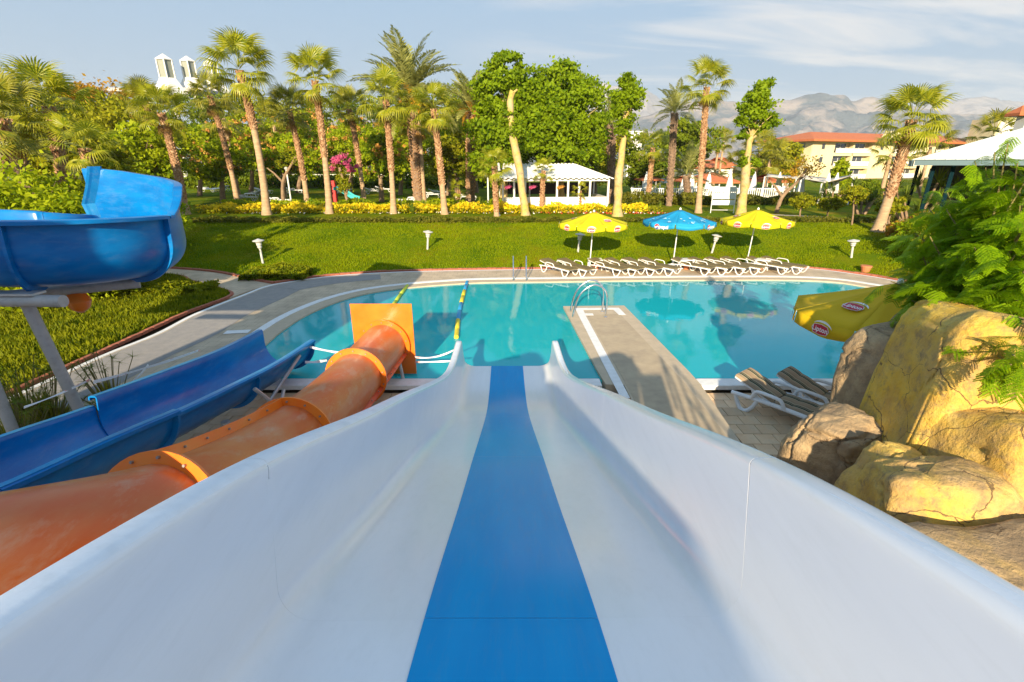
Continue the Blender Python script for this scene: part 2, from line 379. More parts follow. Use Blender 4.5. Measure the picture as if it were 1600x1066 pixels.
# --- pool
M['pool_paint'] = mat('turquoise pool lining', (.05, .72, .76), .6, (.08, .80, .84), .35, detail=3)
bas = MB(); n = len(pool_line)
v = [(p.x, p.y, -.02) for p in pool_line] + [(p.x, p.y, -1.5) for p in pool_line]
bas.add(v, [(i, (i + 1) % n, n + (i + 1) % n, n + i) for i in range(n)] + [tuple(range(n, 2 * n))])
bo = bas.build('pool_basin', M['pool_paint']); bo['kind'] = 'structure'
def watermat():
    m, t = newmat('pool water')
    o = N(t, 'ShaderNodeOutputMaterial'); gl = N(t, 'ShaderNodeBsdfGlossy'); tr = N(t, 'ShaderNodeBsdfTransparent'); df = N(t, 'ShaderNodeBsdfDiffuse')
    gl.inputs['Roughness'].default_value = .015; tr.inputs[0].default_value = (.45, .94, .96, 1); df.inputs[0].default_value = (.02, .66, .74, 1)
    m1 = N(t, 'ShaderNodeMixShader'); m1.inputs[0].default_value = .55; lk(t, tr.outputs[0], m1.inputs[1]); lk(t, df.outputs[0], m1.inputs[2])
    fr = N(t, 'ShaderNodeFresnel'); fr.inputs[0].default_value = 1.37
    m2 = N(t, 'ShaderNodeMixShader'); lk(t, fr.outputs[0], m2.inputs[0]); lk(t, m1.outputs[0], m2.inputs[1]); lk(t, gl.outputs[0], m2.inputs[2]); lk(t, m2.outputs[0], o.inputs[0])
    co = N(t, 'ShaderNodeTexCoord')
    nz = N(t, 'ShaderNodeTexNoise'); nz.inputs['Scale'].default_value = 1.6; nz.inputs['Detail'].default_value = 3; lk(t, co.outputs['Object'], nz.inputs[0])
    nz2 = N(t, 'ShaderNodeTexNoise'); nz2.inputs['Scale'].default_value = 9; nz2.inputs['Detail'].default_value = 2; lk(t, co.outputs['Object'], nz2.inputs[0])
    b1 = N(t, 'ShaderNodeBump'); b1.inputs['Strength'].default_value = .55; b1.inputs['Distance'].default_value = .005; lk(t, nz.outputs[0], b1.inputs['Height'])
    b2 = N(t, 'ShaderNodeBump'); b2.inputs['Strength'].default_value = .35; b2.inputs['Distance'].default_value = .002; lk(t, nz2.outputs[0], b2.inputs['Height']); lk(t, b1.outputs[0], b2.inputs['Normal'])
    lk(t, b2.outputs[0], gl.inputs['Normal']); lk(t, b2.outputs[0], fr.inputs['Normal'])
    return m
M['water'] = watermat()
jet = [Vector((1.93, NEAR - .0, 0)), Vector((4.0, NEAR, 0)), Vector((3.68, 15.28, 0)), Vector((1.67, 15.2, 0))]
wpoly = [Vector((p.x, p.y, 0)) for p in pool_line]
wat = flat('pool_water', [wpoly], -.045, M['water'])
# --- coping, white overflow band, deck
c0 = offs(pool_line, -.02); c1 = offs(pool_line, .47); c2 = offs(pool_line, .72)
band('pool_coping', c0, c1, 0, M['coping'], .18)
band('overflow_band', offs(pool_line, .474), c2, .012, M['white_line'], .1)
deck_out = offs(outer_line, -.02)
deck_poly = [Vector((-10.2, 4.0, 0))] + deck_out[1:-1] + [Vector((18.6, 5, 0)), Vector((18.6, NEAR - .2, 0))] + list(reversed(offs(pool_line, .724)))
deck_poly[-1].y = NEAR - .2
deck_poly = deck_poly + [Vector((-7.2, 4.0, 0))]
flat('pool_deck', [deck_poly], 0.0, M['deck'], thick=.18)
# near rim of the pool
mb = MB()
mb.box((-2.25, NEAR - .17, -.045), (8.3, .36, .11)); mb.box((9.95, NEAR - .17, -.045), (11.9, .36, .11))
o = mb.build('pool_rim', M['white_line'], bevel=.012); o['kind'] = 'structure'
mb = MB(); mb.box((-2.25, NEAR - .05, -.15), (8.3, .10, .1)); mb.box((9.95, NEAR - .05, -.15), (11.9, .1, .1))
o = mb.build('rim_base', M['coping']); o['kind'] = 'structure'
# carpet runner and outer white line
def taper(i, p):
    k = min(1, max(0, (p.x + 10) / 6.0)) if p.y > 17 else 0
    return k
i0 = next(i for i, p in enumerate(outer_line) if p.y > 6); i1 = next(i for i, p in enumerate(outer_line) if p.x > -5.6)
cl = outer_line[i0:i1]
o1 = offs(cl, lambda i, p: -.22 - .25 * taper(i, p)); o2 = offs(cl, lambda i, p: -1.75 + .55 * taper(i, p))
band('carpet_runner', o1, o2, .006, M['carpet'])
i0 = next(i for i, p in enumerate(outer_line) if p.y > 7)
band('white_edge_line', offs(outer_line[i0:], -.16), offs(outer_line[i0:], -.02), .005, M['white_line'])
# --- jetty / raised walkway
jt = empty('jetty_walkway', (2.9, 8, 0), 0, 'beige raised walkway running into the pool as a jetty, with a white painted line', 'walkway')
jetp = [(1.67, 15.2), (1.93, 9.9), (1.98, NEAR - .32), (2.36, NEAR - .34), (2.36, 3.0), (3.78, 3.0), (3.80, 6.7), (3.98, NEAR - .32), (3.97, 9.9), (3.68, 15.28)]
def child_flat(name, poly, z, m, thick):
    o = flat(name, [[Vector((a, b, 0)) for a, b in poly]], z, m, None, None, thick)
    o.parent = jt; o.location = (-2.9, -8, 0); return o
child_flat('coping_slab', jetp, .022, M['coping'], 1.3)
child_flat('walking_surface', [(2.30, 14.2), (2.40, NEAR), (2.44, 3.05), (3.68, 3.05), (3.66, 9.5), (3.34, 14.3)], .028, M['path_top'], .004)
wl = child_flat('painted_line', [(2.02, 14.95), (2.13, 9.6), (2.16, 8.6), (2.34, 8.6), (2.33, 9.6), (2.25, 14.15), (2.5, 14.15), (2.5, 14.35), (2.26, 14.36), (2.26, 14.72), (3.22, 14.78), (3.28, 14.2), (3.5, 14.2), (3.44, 14.98)], .034, M['white_line'], .004)

# --- near tile floor: individual tiles
rnd = random.Random(5)
floor = flat('tile_floor', [[(-7.2, 1.0), (2.34, 1.0), (2.34, NEAR - .36), (-7.2, NEAR - .36)]], -.165, M['grout'], thick=.02)
floor2 = flat('tile_floor', [[(3.8, 1.0), (16, 1.0), (16, NEAR - .36), (3.8, NEAR - .36)]], -.165, M['grout'], thick=.02)
T = .33
tm = []
for k in range(5):
    mb = MB(); mb.box((0, 0, 0), (T - .012, T - .012, .02)); tm.append(mb.mesh('tile', M['tile'], bevel=.003))
for k in range(5):
    mm = M['tile'].copy(); mm.name = 'floor tile %d' % k
    for nd in mm.node_tree.nodes:
        if nd.type == 'VALTORGB':
            f_ = (.82, .95, 1.05, 1.15, 1.0)[k]
            for e in nd.color_ramp.elements: e.color = tuple([c * f_ for c in e.color[:3]] + [1])
    tm[k].materials[0] = mm
rest = MB(); cnt = 0
cells = []
for fl, x0, x1, y0 in ((floor, -7.15, 2.3, 1.2), (floor2, 3.82, 15.8, 1.2)):
    j = 0; y = NEAR - .38 - T / 2
    while y > y0:
        x = x0 + T / 2 + (.5 * T if j % 2 else 0)
        while x < x1 - T / 2:
            d = math.hypot(x, y)
            vis = (x < -2.0 and x > -5.2 and y > 4.2) or (x > 3.8 and x < 6.6 and y > 4.6) or (-1.9 < x < -.9 and y > 7)
            cells.append((0 if vis else 1, d, x, y, fl)); x += T
        j += 1; y -= T
cells.sort(key=lambda c: (c[0], c[1]))
for q, (vv, d, x, y, fl) in enumerate(cells):
    if vv == 0 and cnt < 290:
        obj('tile', tm[rnd.randrange(5)], fl, loc=(x, y, -.155 + rnd.uniform(-.001, .001)), rot=(0, 0, rnd.uniform(-.006, .006) + rnd.choice((0, pi / 2)))); cnt += 1
    else:
        rest.box((x, y, -.155), (T - .012, T - .012, .02))
o = rest.build('small_tiles', M['tile'], floor); o['kind'] = 'stuff'

# --- brick edging of the left lawn and of the slope: bricks one by one where they show
slope_bot = [Vector((-40, 24, 0)), Vector((-26, 23, 0)), at(150, 412), at(265, 419), at(340, 425.5), at(400, 438), at(427, 443)]
i_s = next(i for i, p in enumerate(outer_line) if p.x > -9.05 and p.y > 18)
slope_bot = smooth_line(slope_bot, 6) + offs(outer_line, .12)[i_s:-9]
lawn_l = [Vector((-10.3, 4, 0)), Vector((-10.25, 9, 0)), Vector((-10.2, 12.5, 0)), Vector((-10.2, 14.5, 0)), Vector((-9.95, 16.6, 0)), at(345, 452), at(300, 440), at(254, 429), Vector((-22, 20.9, 0)), Vector((-34, 21.5, 0))]
lawn_l = smooth_line(lawn_l, 6)
def walk(line, step):
    acc = 0; res = []
    for a, b in zip(line[:-1], line[1:]):
        L = (b - a).length; d = (b - a).normalized()
        while acc < L: res.append((a + d * acc, math.atan2(d.y, d.x))); acc += step
        acc -= L
    return res
bm_ = []
for k in range(3):
    mb = MB(); mb.box((0, 0, 0), (.205, .11, .09)); me = mb.mesh('brick', M['brick'], bevel=.008); bm_.append(me)
edging = empty('brick_edging', (-10.2, 12, 0), 0, 'red brick edging between the left lawn and the grey carpet path', 'edging')
ed2 = MB(); c = 0
for p, a in walk(lawn_l, .216):
    if 7.5 < p.y < 17.6 and p.x > -11 and c < 250:
        obj('brick', bm_[c % 3], edging, loc=p - Vector((-10.2, 12, 0)) + Vector((rnd.uniform(-.008, .008), 0, .005 + rnd.uniform(-.006, .006))), rot=(0, 0, a + rnd.uniform(-.03, .03))); c += 1
    elif p.x > -22: ed2.box(p + Vector((0, 0, .005)), (.205, .11, .09), a)
o = ed2.build('far_bricks', M['brick'], edging, loc=(10.2, -12, 0)); o['kind'] = 'stuff'
e2 = MB()
for p, a in walk(slope_bot, .216):
    if p.x > -24: e2.box(p + Vector((0, 0, rnd.uniform(0, .02))), (.205, .14, .10), a + rnd.uniform(-.04, .04))
o = e2.build('slope_edging', M['brick']); tag(o, 'long line of orange red bricks at the foot of the grass bank', 'edging', kind='stuff')
# side path between lawns
sp = [(p.x, p.y) for p in slope_bot if p.x < -8.9 and p.x > -38]
lp = [(p.x, p.y) for p in lawn_l if p.y > 15.6 and p.x > -33]
flat('side_path', [sp + [(-9.6, 17.6)] + lp], -.004, M['deck'], thick=.1)

# ------------------------------------------------------------ terrain: bank and upper lawn
sbx = np.array([p.x for p in slope_bot]); sby = np.array([p.y for p in slope_bot]); od = np.argsort(sbx)
sbx, sby = sbx[od], sby[od]
TOPY = 29.3; ZU = 1.1
def bank_y(x): return float(np.interp(x, sbx, sby))
def gz(x, y):
    b = bank_y(x)
    if y <= b: return 0.0
    if y < TOPY:
        s = (y - b) / (TOPY - b)
        return ZU * (s * 1.12 - .12 * s ** 6)
    return ZU
def on_ground(px, py):
    r = ray(px, py); t = 5.0
    while t < 400:
        p = Vector((0, 0, CZ)) + r * t
        if p.z <= gz(p.x, p.y) and p.y > 17: return Vector((p.x, p.y, gz(p.x, p.y)))
        t += .02 if t < 60 else .3
    return at(px, py, ZU)
v = []; f = []; xs = np.concatenate([np.linspace(-60, -16, 23)[:-1], np.linspace(-16, 19, 110), np.linspace(19, 60, 20)[1:]]); ns = 26
for x in xs:
    b = bank_y(x) + .05
    for k in range(ns):
        s = k / (ns - 1); y = b + (TOPY + .6 - b) * s
        z = gz(x, y) + (.04 * noise.noise(Vector((x * .5, y * .5, 0))) if 0 < k < ns - 2 else 0)
        v.append((x, y, z if k else .0))
for i in range(len(xs) - 1):
    for k in range(ns - 1):
        a = i * ns + k; f.append((a, a + ns, a + ns + 1, a + 1))
o = obj('grass_bank', pymesh('grass_bank', v, f, M['lawn'], True)); o['kind'] = 'structure'
# upper ground to the horizon
M['far_ground'] = mat('dry far ground', (.12, .13, .05), .95, (.17, .15, .08), .05)
flat('upper_lawn', [[(-120, TOPY + .5), (140, TOPY + .5), (140, 112), (-120, 112)]], ZU, M['lawn'])
flat('far_ground', [[(-9000, 111.9), (9000, 111.9), (9000, 9000), (-9000, 9000)]], ZU - .02, M['far_ground'])
flat('outer_ground', [[(-400, -300), (400, -300), (400, -59.9), (-400, -59.9)], ], -.2, M['far_ground'])
flat('left_lawn', [[(p.x - .08, p.y) for p in lawn_l] + [(-34, 4)]], .012, M['lawn'])

# grass blades
def blades(name, pts, h0, h1, m, w=.02, lean=.5, seed=1):
    g = np.random.default_rng(seed); n = len(pts); P = np.asarray(pts, dtype=np.float32)
    a = g.uniform(0, 2 * pi, n); h = g.uniform(h0, h1, n); l = g.uniform(0, lean, n) * h; b = g.uniform(0, 2 * pi, n)
    dx = np.cos(a) * w; dy = np.sin(a) * w; V = np.zeros((n, 3, 3), dtype=np.float32)
    V[:, 0] = P + np.stack([dx, dy, -.01 * np.ones(n)], 1); V[:, 1] = P - np.stack([dx, dy, .01 * np.ones(n)], 1)
    V[:, 2] = P + np.stack([np.cos(b) * l, np.sin(b) * l, h], 1)
    return polymesh(name, V.reshape(-1, 3), 3, m)
g = np.random.default_rng(3); pts = []
while len(pts) < 130000:
    X = g.uniform(-18, 20, 20000); Y = g.uniform(17.5, 30.0, 20000)
    for x, y in zip(X, Y):
        if y > bank_y(x) + .12 and noise.noise(Vector((x * .22, y * .5, 4))) + .5 * noise.noise(Vector((x * 1.3, y * 1.3, 9))) < .42 + .25 * g.random(): pts.append((x, y, gz(x, y)))
o = obj('bank_grass', blades('bank_grass', pts, .03, .09, M['grass'], .018, .8)); tag(o, 'short bright green grass covering the bank behind the pool', 'grass', kind='stuff')
from mathutils.geometry import intersect_point_tri_2d
def inside(poly, x, y):
    c = False; n = len(poly); j = n - 1
    for i in range(n):
        xi, yi = poly[i]; xj, yj = poly[j]
        if (yi > y) != (yj > y) and x < (xj - xi) * (y - yi) / (yj - yi) + xi: c = not c
        j = i
    return c
lpoly = [(p.x - .12, p.y) for p in lawn_l if p.x > -33] + [(-33, 4)]
pts = []
while len(pts) < 60000:
    x, y = g.uniform(-21, -10, 2000), g.uniform(7, 21, 2000)
    for a, b in zip(x, y):
        if inside(lpoly, a, b):
            k = .5 + .5 * noise.noise(Vector((a * 1.6, b * 1.6, 3)))
            pts.append((a, b, .02 + .10 * max(0, k - .4)))
M['cover'] = leafmat('ground cover', (.045, .085, .003), (.20, .22, .006), trans=.3, nscale=1.1, spec=.08)
o = obj('left_lawn_grass', blades('left_lawn_grass', pts, .05, .16, M['cover'], .035, .9)); tag(o, 'rough green and yellowish ground cover on the left lawn', 'ground cover', kind='stuff')
# ============================================================ WHITE SLIDE
AX = lambda y: .015 - .0125 * y            # axis drifts slightly left
def zfloor(y):
    Y = [-1.2, -.6, .3, 1.13, 1.47, 2.12, 2.76, 4.24, 4.71, 5.43, 6.3, 6.93, 7.6, 8.3, 8.9, 10.05]
    Z = [3.12, 3.09, 2.99, 2.765, 2.65, 2.395, 2.13, 1.575, 1.385, 1.10, .765, .53, .31, .165, .115, .10]
    return float(np.interp(y, Y, Z))
def zf(y): return sum(zfloor(y + d) * w for d, w in ((-.45, .1), (-.3, .15), (-.15, .18), (0, .14), (.15, .18), (.3, .15), (.45, .1))) if y < 9.5 else zfloor(y)
def arc(cx, cy, r, a0, a1, n): return [(cx + r * cos(a0 + (a1 - a0) * k / n), cy + r * sin(a0 + (a1 - a0) * k / n)) for k in range(n + 1)]
def halfprof(fillet, hw=.955, wh=.64, lean=.03):
    """right half, from the centre line out and up, ends below the outer rim lip"""
    r = fillet
    p = [(.0, 0), (.2, 0), (.4, 0), (.6, 0)]
    p += arc(hw - r, r, r, -pi / 2, 0, 8)
    p += [(hw + lean * .5, wh * .55), (hw + lean, wh - .06)]
    p += arc(hw + lean + .035, wh - .035, .035, pi, pi / 2, 4)
    p += [(hw + lean + .075, wh + .002)] + arc(hw + lean + .10, wh - .03, .032, pi / 2, 0, 4)
    p += [(hw + lean + .132, wh - .10)]
    return p
def whiteprof(y):
    fil = .15 if y < 6 else .15 + .10 * min(1, (y - 6) / 3.5)
    wh = .655 if y < 9.2 else .655 - .0 * (y - 9.2)
    hw = .955 - .0
    h = halfprof(fil, hw, wh)
    line = [(-a, b) for a, b in reversed(h)] + h[1:]
    th = .016
    return line
slide = empty('white_slide', (0, 4, 0), 0, 'wide white open water slide with a blue centre stripe running down into the pool', 'water slide')
L0 = Vector((0, 4, 0))
def white_section(y0, y1):
    ys = list(np.arange(y0, y1 - .03, .10)) + [y1]
    path = [Vector((AX(y), y, zf(y))) for y in ys]
    def pr(i):
        # at the exit the walls round off into the lip
        l = whiteprof(ys[i]); k = max(0, (ys[i] - 9.90) / .15)
        if k > 0: l = [(a, b * (1 - .35 * k ** 2)) for a, b in l]
        return shell(l, .014)
    v, f = sweep(path, pr)
    mb = MB(); mb.add([x - L0 for x in v], f)
    return mb
seams = [-1.0, 1.47, 4.24, 6.93, 10.05]
for a, b in zip(seams[:-1], seams[1:]):
    s = white_section(a + (.00015 if a > -1 else 0), b - (.00015 if b < 10 else 0)).build('slide_section', M['white_gel'], slide, smooth=True)
    ys = list(np.arange(a + .0008, b - .05, .1)) + [b - .0008]
    path = [Vector((AX(y), y, zf(y))) - L0 for y in ys]
    hw = .357
    v = []; f = []
    for i, p in enumerate(path):
        for k in range(-3, 4): v.append((p.x + hw * k / 3, p.y, p.z + .0035))
    for i in range(len(path) - 1):
        for k in range(6): q = i * 7 + k; f.append((q, q + 1, q + 8, q + 7))
    obj('blue_stripe', pymesh('blue_stripe', v, f, M['blue_gel'], True), slide)
    # textured top of each rim
    for sgn in (-1, 1):
        v = []; f = []
        prof = [(.992, .618), (.998, .640), (1.012, .6545), (1.03, .6595), (1.06, .6605), (1.088, .6595), (1.107, .648), (1.121, .625)]
        for i, y in enumerate(ys):
            t = Vector((0, 1, (zf(y + .05) - zf(y - .05)) / .1)).normalized(); u = Vector((0, -t.z, t.y))
            k = max(0, (y - 9.90) / .15); sc_ = (1 - .35 * k * k)
            for aa, bb in prof: v.append(Vector((AX(y) + sgn * aa, y, zf(y))) + u * (bb * sc_ + .0) - L0)
        m_ = len(prof)
        for i in range(len(ys) - 1):
            for k in range(m_ - 1):
                q = i * m_ + k; f.append((q, q + 1, q + m_ + 1, q + m_) if sgn > 0 else (q, q + m_, q + m_ + 1, q + 1))
        obj('rim', pymesh('rim', v, f, M['white_rim'], True), slide)
# outer flanges at the joints
for y in seams[1:-1]:
    path = [Vector((AX(y), y - .03, zf(y - .03))), Vector((AX(y), y + .03, zf(y + .03)))]
    ln = whiteprof(y); o = [(a * 1.018, (b - .035) * 1.0) for a, b in ln]
    inn = [(a * 1.001, b - .004) for a, b in ln]
    cut = [i for i, (a, b) in enumerate(ln) if b < .56]; lo, hi = cut[0], cut[-1]
    lo = next(i for i in range(len(ln)) if ln[i][1] < .60 and abs(ln[i][0]) < 1.0); hi = len(ln) - 1 - lo
    pr = inn[lo:hi + 1] + [(a * 1.05 if abs(a) > .8 else a, b - .05) for a, b in reversed(ln[lo:hi + 1])]
    v, f = sweep(path, [(a, b - .012) for a, b in pr])
    mb = MB(); mb.add([x - L0 for x in v], f); mb.build('joint_flange', M['white_gel'], slide)
# beam frame under the slide
for y in (2.3, 5.2, 8.0):
    mb = MB(); zz = zf(y) - .12
    mb.tube([Vector((-.9, y, zz)) - L0, Vector((.9, y, zz)) - L0], .05)
    for sx in (-.7, .7): mb.tube([Vector((sx, y, zz)) - L0, Vector((sx, y, -.16)) - L0], .05)
    if y < 8.4: mb.build('support_frame', M['steel'], slide)

# ============================================================ ORANGE TUBE SLIDE
tube = empty('orange_tube_slide', (-2.8, 8, 0), 0, 'sun faded orange enclosed tube slide with bolted flanges and a square end plate', 'water slide')
T0 = Vector((-2.8, 8, 0)); TR = .47
tp = [(-4.1, -1.5, 3.6), (-3.65, .6, 2.85), (-3.10, 2.0, 2.22), (-2.82, 3.1, 1.72), (-2.86, 4.2, 1.32), (-2.88, 5.45, 1.02), (-2.90, 6.8, .78), (-2.90, 8.2, .66), (-2.86, 9.2, .64), (-2.80, 10.05, .66)]
tpath = smooth_line(tp, 10)
def tube_at(i): return tpath[i]
idx = {0: 0, 1: 30, 2: 50, 3: 70, 4: 88}
def circ(r, n=36): return [(r * cos(2 * pi * k / n), r * sin(2 * pi * k / n)) for k in range(n)]
cuts = [0, 30, 50, 70, 88]
for a, b in zip(cuts[:-1], cuts[1:]):
    path = tpath[a:b + 1]
    ro, ri = circ(TR), circ(TR - .012)
    v, f = sweep(path, ro, cap=False); v2, f2 = sweep(path, ri, cap=False)
    mb = MB(); mb.add([x - T0 for x in v], f); mb.add([x - T0 for x in v2], [tuple(reversed(q)) for q in f2])
    mb.build('tube_section', M['orange_tube'], tube, smooth=True)
def ring(i, w=.016, ro=.575, mats=None):
    t = (tpath[min(i + 1, len(tpath) - 1)] - tpath[i - 1]).normalized(); p = tpath[i]
    v, f = [], []
    n = 40
    s = t.cross(Vector((0, 0, 1))).normalized(); u = s.cross(t)
    for d in (-w, w):
        for r in (TR - .005, ro):
            v += [p + t * d + (s * cos(2 * pi * k / n) + u * sin(2 * pi * k / n)) * r - T0 for k in range(n)]
    for k in range(n):
        k2 = (k + 1) % n
        f += [(k, k2, n + k2, n + k), (n + k, n + k2, 3 * n + k2, 3 * n + k), (3 * n + k, 3 * n + k2, 2 * n + k2, 2 * n + k), (2 * n + k, 2 * n + k2, k2, k)]
    mb = MB(); mb.add(v, f); fl = mb.build('flange_ring', M['orange'], tube)
    for k in range(14):
        a = 2 * pi * (k + .5) / 14; q = p + (s * cos(a) + u * sin(a)) * (ro * .5 + TR * .5) - T0
        b = MB(); b.tube([q - t * (w + .022), q + t * (w + .022)], .013, 6); b.build('bolt', M['bolt'], fl)
for i in cuts[1:]: ring(i)
# lengthwise seam flanges
def seam(i0, i1, ang, twist, h, name='seam_flange', m='orange'):
    v = []; f = []; pts = []
    for q, i in enumerate(range(i0, i1 + 1)):
        k = q / (i1 - i0); t = (tpath[min(i + 1, len(tpath) - 1)] - tpath[max(i - 1, 0)]).normalized()
        s = t.cross(Vector((0, 0, 1))).normalized(); u = s.cross(t); a = ang + twist * k
        d = s * cos(a) + u * sin(a); e = t.cross(d)
        for rr, w in ((TR - .01, -.012), (TR + h, -.012), (TR + h, .012), (TR - .01, .012)): v.append(tpath[i] + d * rr + e * w - T0)
        pts.append((tpath[i] + d * (TR + h * .5), e))
    n = i1 - i0
    for i in range(n):
        for k in range(4): a = i * 4 + k; b = i * 4 + (k + 1) % 4; f.append((a, b, b + 4, a + 4))
    f += [(3, 2, 1, 0), (4 * n, 4 * n + 1, 4 * n + 2, 4 * n + 3)]
    mb = MB(); mb.add(v, f); fl = mb.build(name, M[m], tube)
    for k in range(2, n, 3):
        p, e = pts[k]; b = MB(); b.tube([p - e * .03 - T0, p + e * .03 - T0], .012, 6); b.build('bolt', M['bolt'], fl)
seam(30, 50, R(112), R(-14), .10)
seam(51, 70, R(-22), 0, .075, m='orange_red'); seam(71, 88, R(-22), 0, .075, m='orange_red')
seam(51, 70, R(202), 0, .075, m='orange_red'); seam(71, 88, R(202), 0, .075, m='orange_red')
# square end plate
pe = tpath[88]; mb = MB(); n = 40; hw, zb, zt = .66, -.10, 1.58
v = []; f = []
for dy in (0, .03):
    for k in range(n):
        a = 2 * pi * k / n; v.append(Vector((pe.x + TR * cos(a), pe.y + .02 + dy, pe.z + TR * sin(a))) - T0)
    for k in range(n):
        a = 2 * pi * k / n; c_, s_ = cos(a), sin(a); m_ = max(abs(c_), abs(s_)); sx, sz = c_ / m_, s_ / m_
        v.append(Vector((pe.x + hw * sx, pe.y + .02 + dy, pe.z + (sz * (zt - pe.z) if sz > 0 else sz * (pe.z - zb)))) - T0)
for k in range(n):
    k2 = (k + 1) % n
    f += [(k2, k, n + k, n + k2), (2 * n + k, 2 * n + k2, 3 * n + k2, 3 * n + k), (n + k2, n + k, 3 * n + k, 3 * n + k2), (k, k2, 2 * n + k2, 2 * n + k)]
mb.add(v, f); mb.build('end_plate', M['orange'], tube)
for i, dx in ((64, -.36), (64, .36), (84, .36), (84, -.36), (46, -.3), (46, .3)):
    p = tpath[i]; mb = MB()
    mb.tube([Vector((p.x + dx * 1.35, p.y, -.16)) - T0, Vector((p.x + dx * 1.1, p.y, p.z - .12)) - T0], .035, 10)
    mb.box(Vector((p.x + dx * 1.35, p.y, -.14)) - T0, (.2, .2, .02)); mb.build('support_pipe', M['steel'], tube)

# ============================================================ BLUE OPEN SLIDE (lower)
bl = empty('blue_open_slide', (-5, 6, 0), 0, 'dark blue open trough water slide beside the orange tube, ending at the pool edge', 'water slide')
B0 = Vector((-5, 6, 0))
bp = [(-8.2, 1.2, 1.75), (-6.8, 1.5, 1.45), (-5.75, 2.4, 1.16), (-5.42, 3.7, .93), (-5.36, 5.0, .70), (-5.33, 5.95, .52), (-5.22, 7.3, .34), (-5.1, 8.6, .20), (-5.0, 10.05, .13)]
bpath = smooth_line(bp, 8)
def trough(rad, h_near, h_far, rim=.13, lip=.05):
    """open U: left side is the far wall, right side the near one"""
    l = [(-rad - rim, h_far - lip)] + [(-rad - rim, h_far), (-rad - rim + .03, h_far + .012), (-rad - .02, h_far + .012), (-rad, h_far - .02)]
    if h_far > rad * 1.1: l += [(-rad, (h_far + rad) / 2)]
    l += arc(0, rad, rad, pi, 2 * pi, 22)
    if h_near > rad * 1.1: l += [(rad, (h_near + rad) / 2)]
    l += [(rad, h_near - .02), (rad + .02, h_near + .012), (rad + rim - .03, h_near + .012), (rad + rim, h_near), (rad + rim, h_near - lip)]
    return l
bcuts = [0, 24, 40, 52, 64]
bpr = [(.56, .64, .66), (.56, .64, .66), (.52, .60, .80), (.52, .60, .80)]
for q, (a, b) in enumerate(zip(bcuts[:-1], bcuts[1:])):
    rad, hn, hf = bpr[q]
    v, f = sweep(bpath[a:b + 1], shell(trough(rad, hn, hf), .02))
    mb = MB(); mb.add([x - B0 for x in v], f); mb.build('trough_section', M['blue_slide'], bl, smooth=True)
    # end flanges of the section, standing proud outside the shell
    for i in ((b,) if b != 64 else (64,)):
        t = (bpath[min(i + 1, 64)] - bpath[i - 1]).normalized()
        ln = arc(0, rad, rad + .012, pi - .02, 2 * pi + .02, 24); lo = arc(0, rad, rad + .10, 2 * pi + .02, pi - .02, 24)
        v, f = sweep([bpath[i] - t * .02, bpath[i] + t * .02], ln + lo)
        mb = MB(); mb.add([x - B0 for x in v], f); mb.build('joint_flange', M['blue_slide'], bl)
    # faded top of the rim
    for sgn, hh in ((1, hn), (-1, hf)):
        pr = [(sgn * (rad + .015), hh + .016), (sgn * (rad + .10), hh + .016), (sgn * (rad + .10), hh + .0185), (sgn * (rad + .015), hh + .0185)]
        if sgn > 0: pr = list(reversed(pr))
        v, f = sweep(bpath[a:b + 1], pr)
        mb = MB(); mb.add([x - B0 for x in v], f); mb.build('rim', M['blue_rim'], bl)
for p0, p1 in (((-4.45, 9.4, .62), (-4.75, 7.6, -.16)), ((-4.48, 7.6, .72), (-4.15, 8.1, -.16)), ((-4.5, 8.6, .2), (-4.0, 6.9, -.1))):
    mb = MB(); mb.tube([Vector(p0) - B0, Vector(p1) - B0], .035, 10); mb.build('support_pipe', M['steel'], bl)
for x, y, z in ((-5.0, 7.2, .3), (-5.35, 4.4, .7)):
    mb = MB(); mb.tube([Vector((x + .15, y, -.16)) - B0, Vector((x + .15, y, z)) - B0], .07, 12)
    mb.box(Vector((x + .15, y, -.145)) - B0, (.3, .3, .02)); mb.tube([Vector((x + .15, y, .1)) - B0, Vector((x + 1.2, y + .1, .1)) - B0], .03, 8)
    mb.build('support_post', M['steel'], bl)

# ============================================================ BLUE UPPER SLIDE (raised, U-turn)
up = empty('raised_blue_slide', (-6, 7, 0), 0, 'raised dark blue trough slide curve with a high splash wall, held on grey pipes', 'water slide')
U0 = Vector((-6, 7, 0))
ctr = Vector((-7.1, 7.95)); rr = 1.12
pts = [(-12.5, 9.55, 2.30), (-10.5, 9.35, 2.38), (-9.2, 9.2, 2.44), (-8.0, 9.1, 2.49)]
for k in range(0, 9):
    a = R(90 - k * 22.5); pts.append((ctr.x + rr * cos(a), ctr.y + rr * sin(a), 2.52 + .03 * k))
pts = pts[:4] + pts[4:] + [(-8.2, 6.74, 2.81), (-9.3, 6.62, 2.86), (-10.7, 6.4, 2.92), (-12.5, 5.8, 3.0)]
upath = smooth_line(pts, 6)
ucuts = [0, 24, 60, 74, 96]
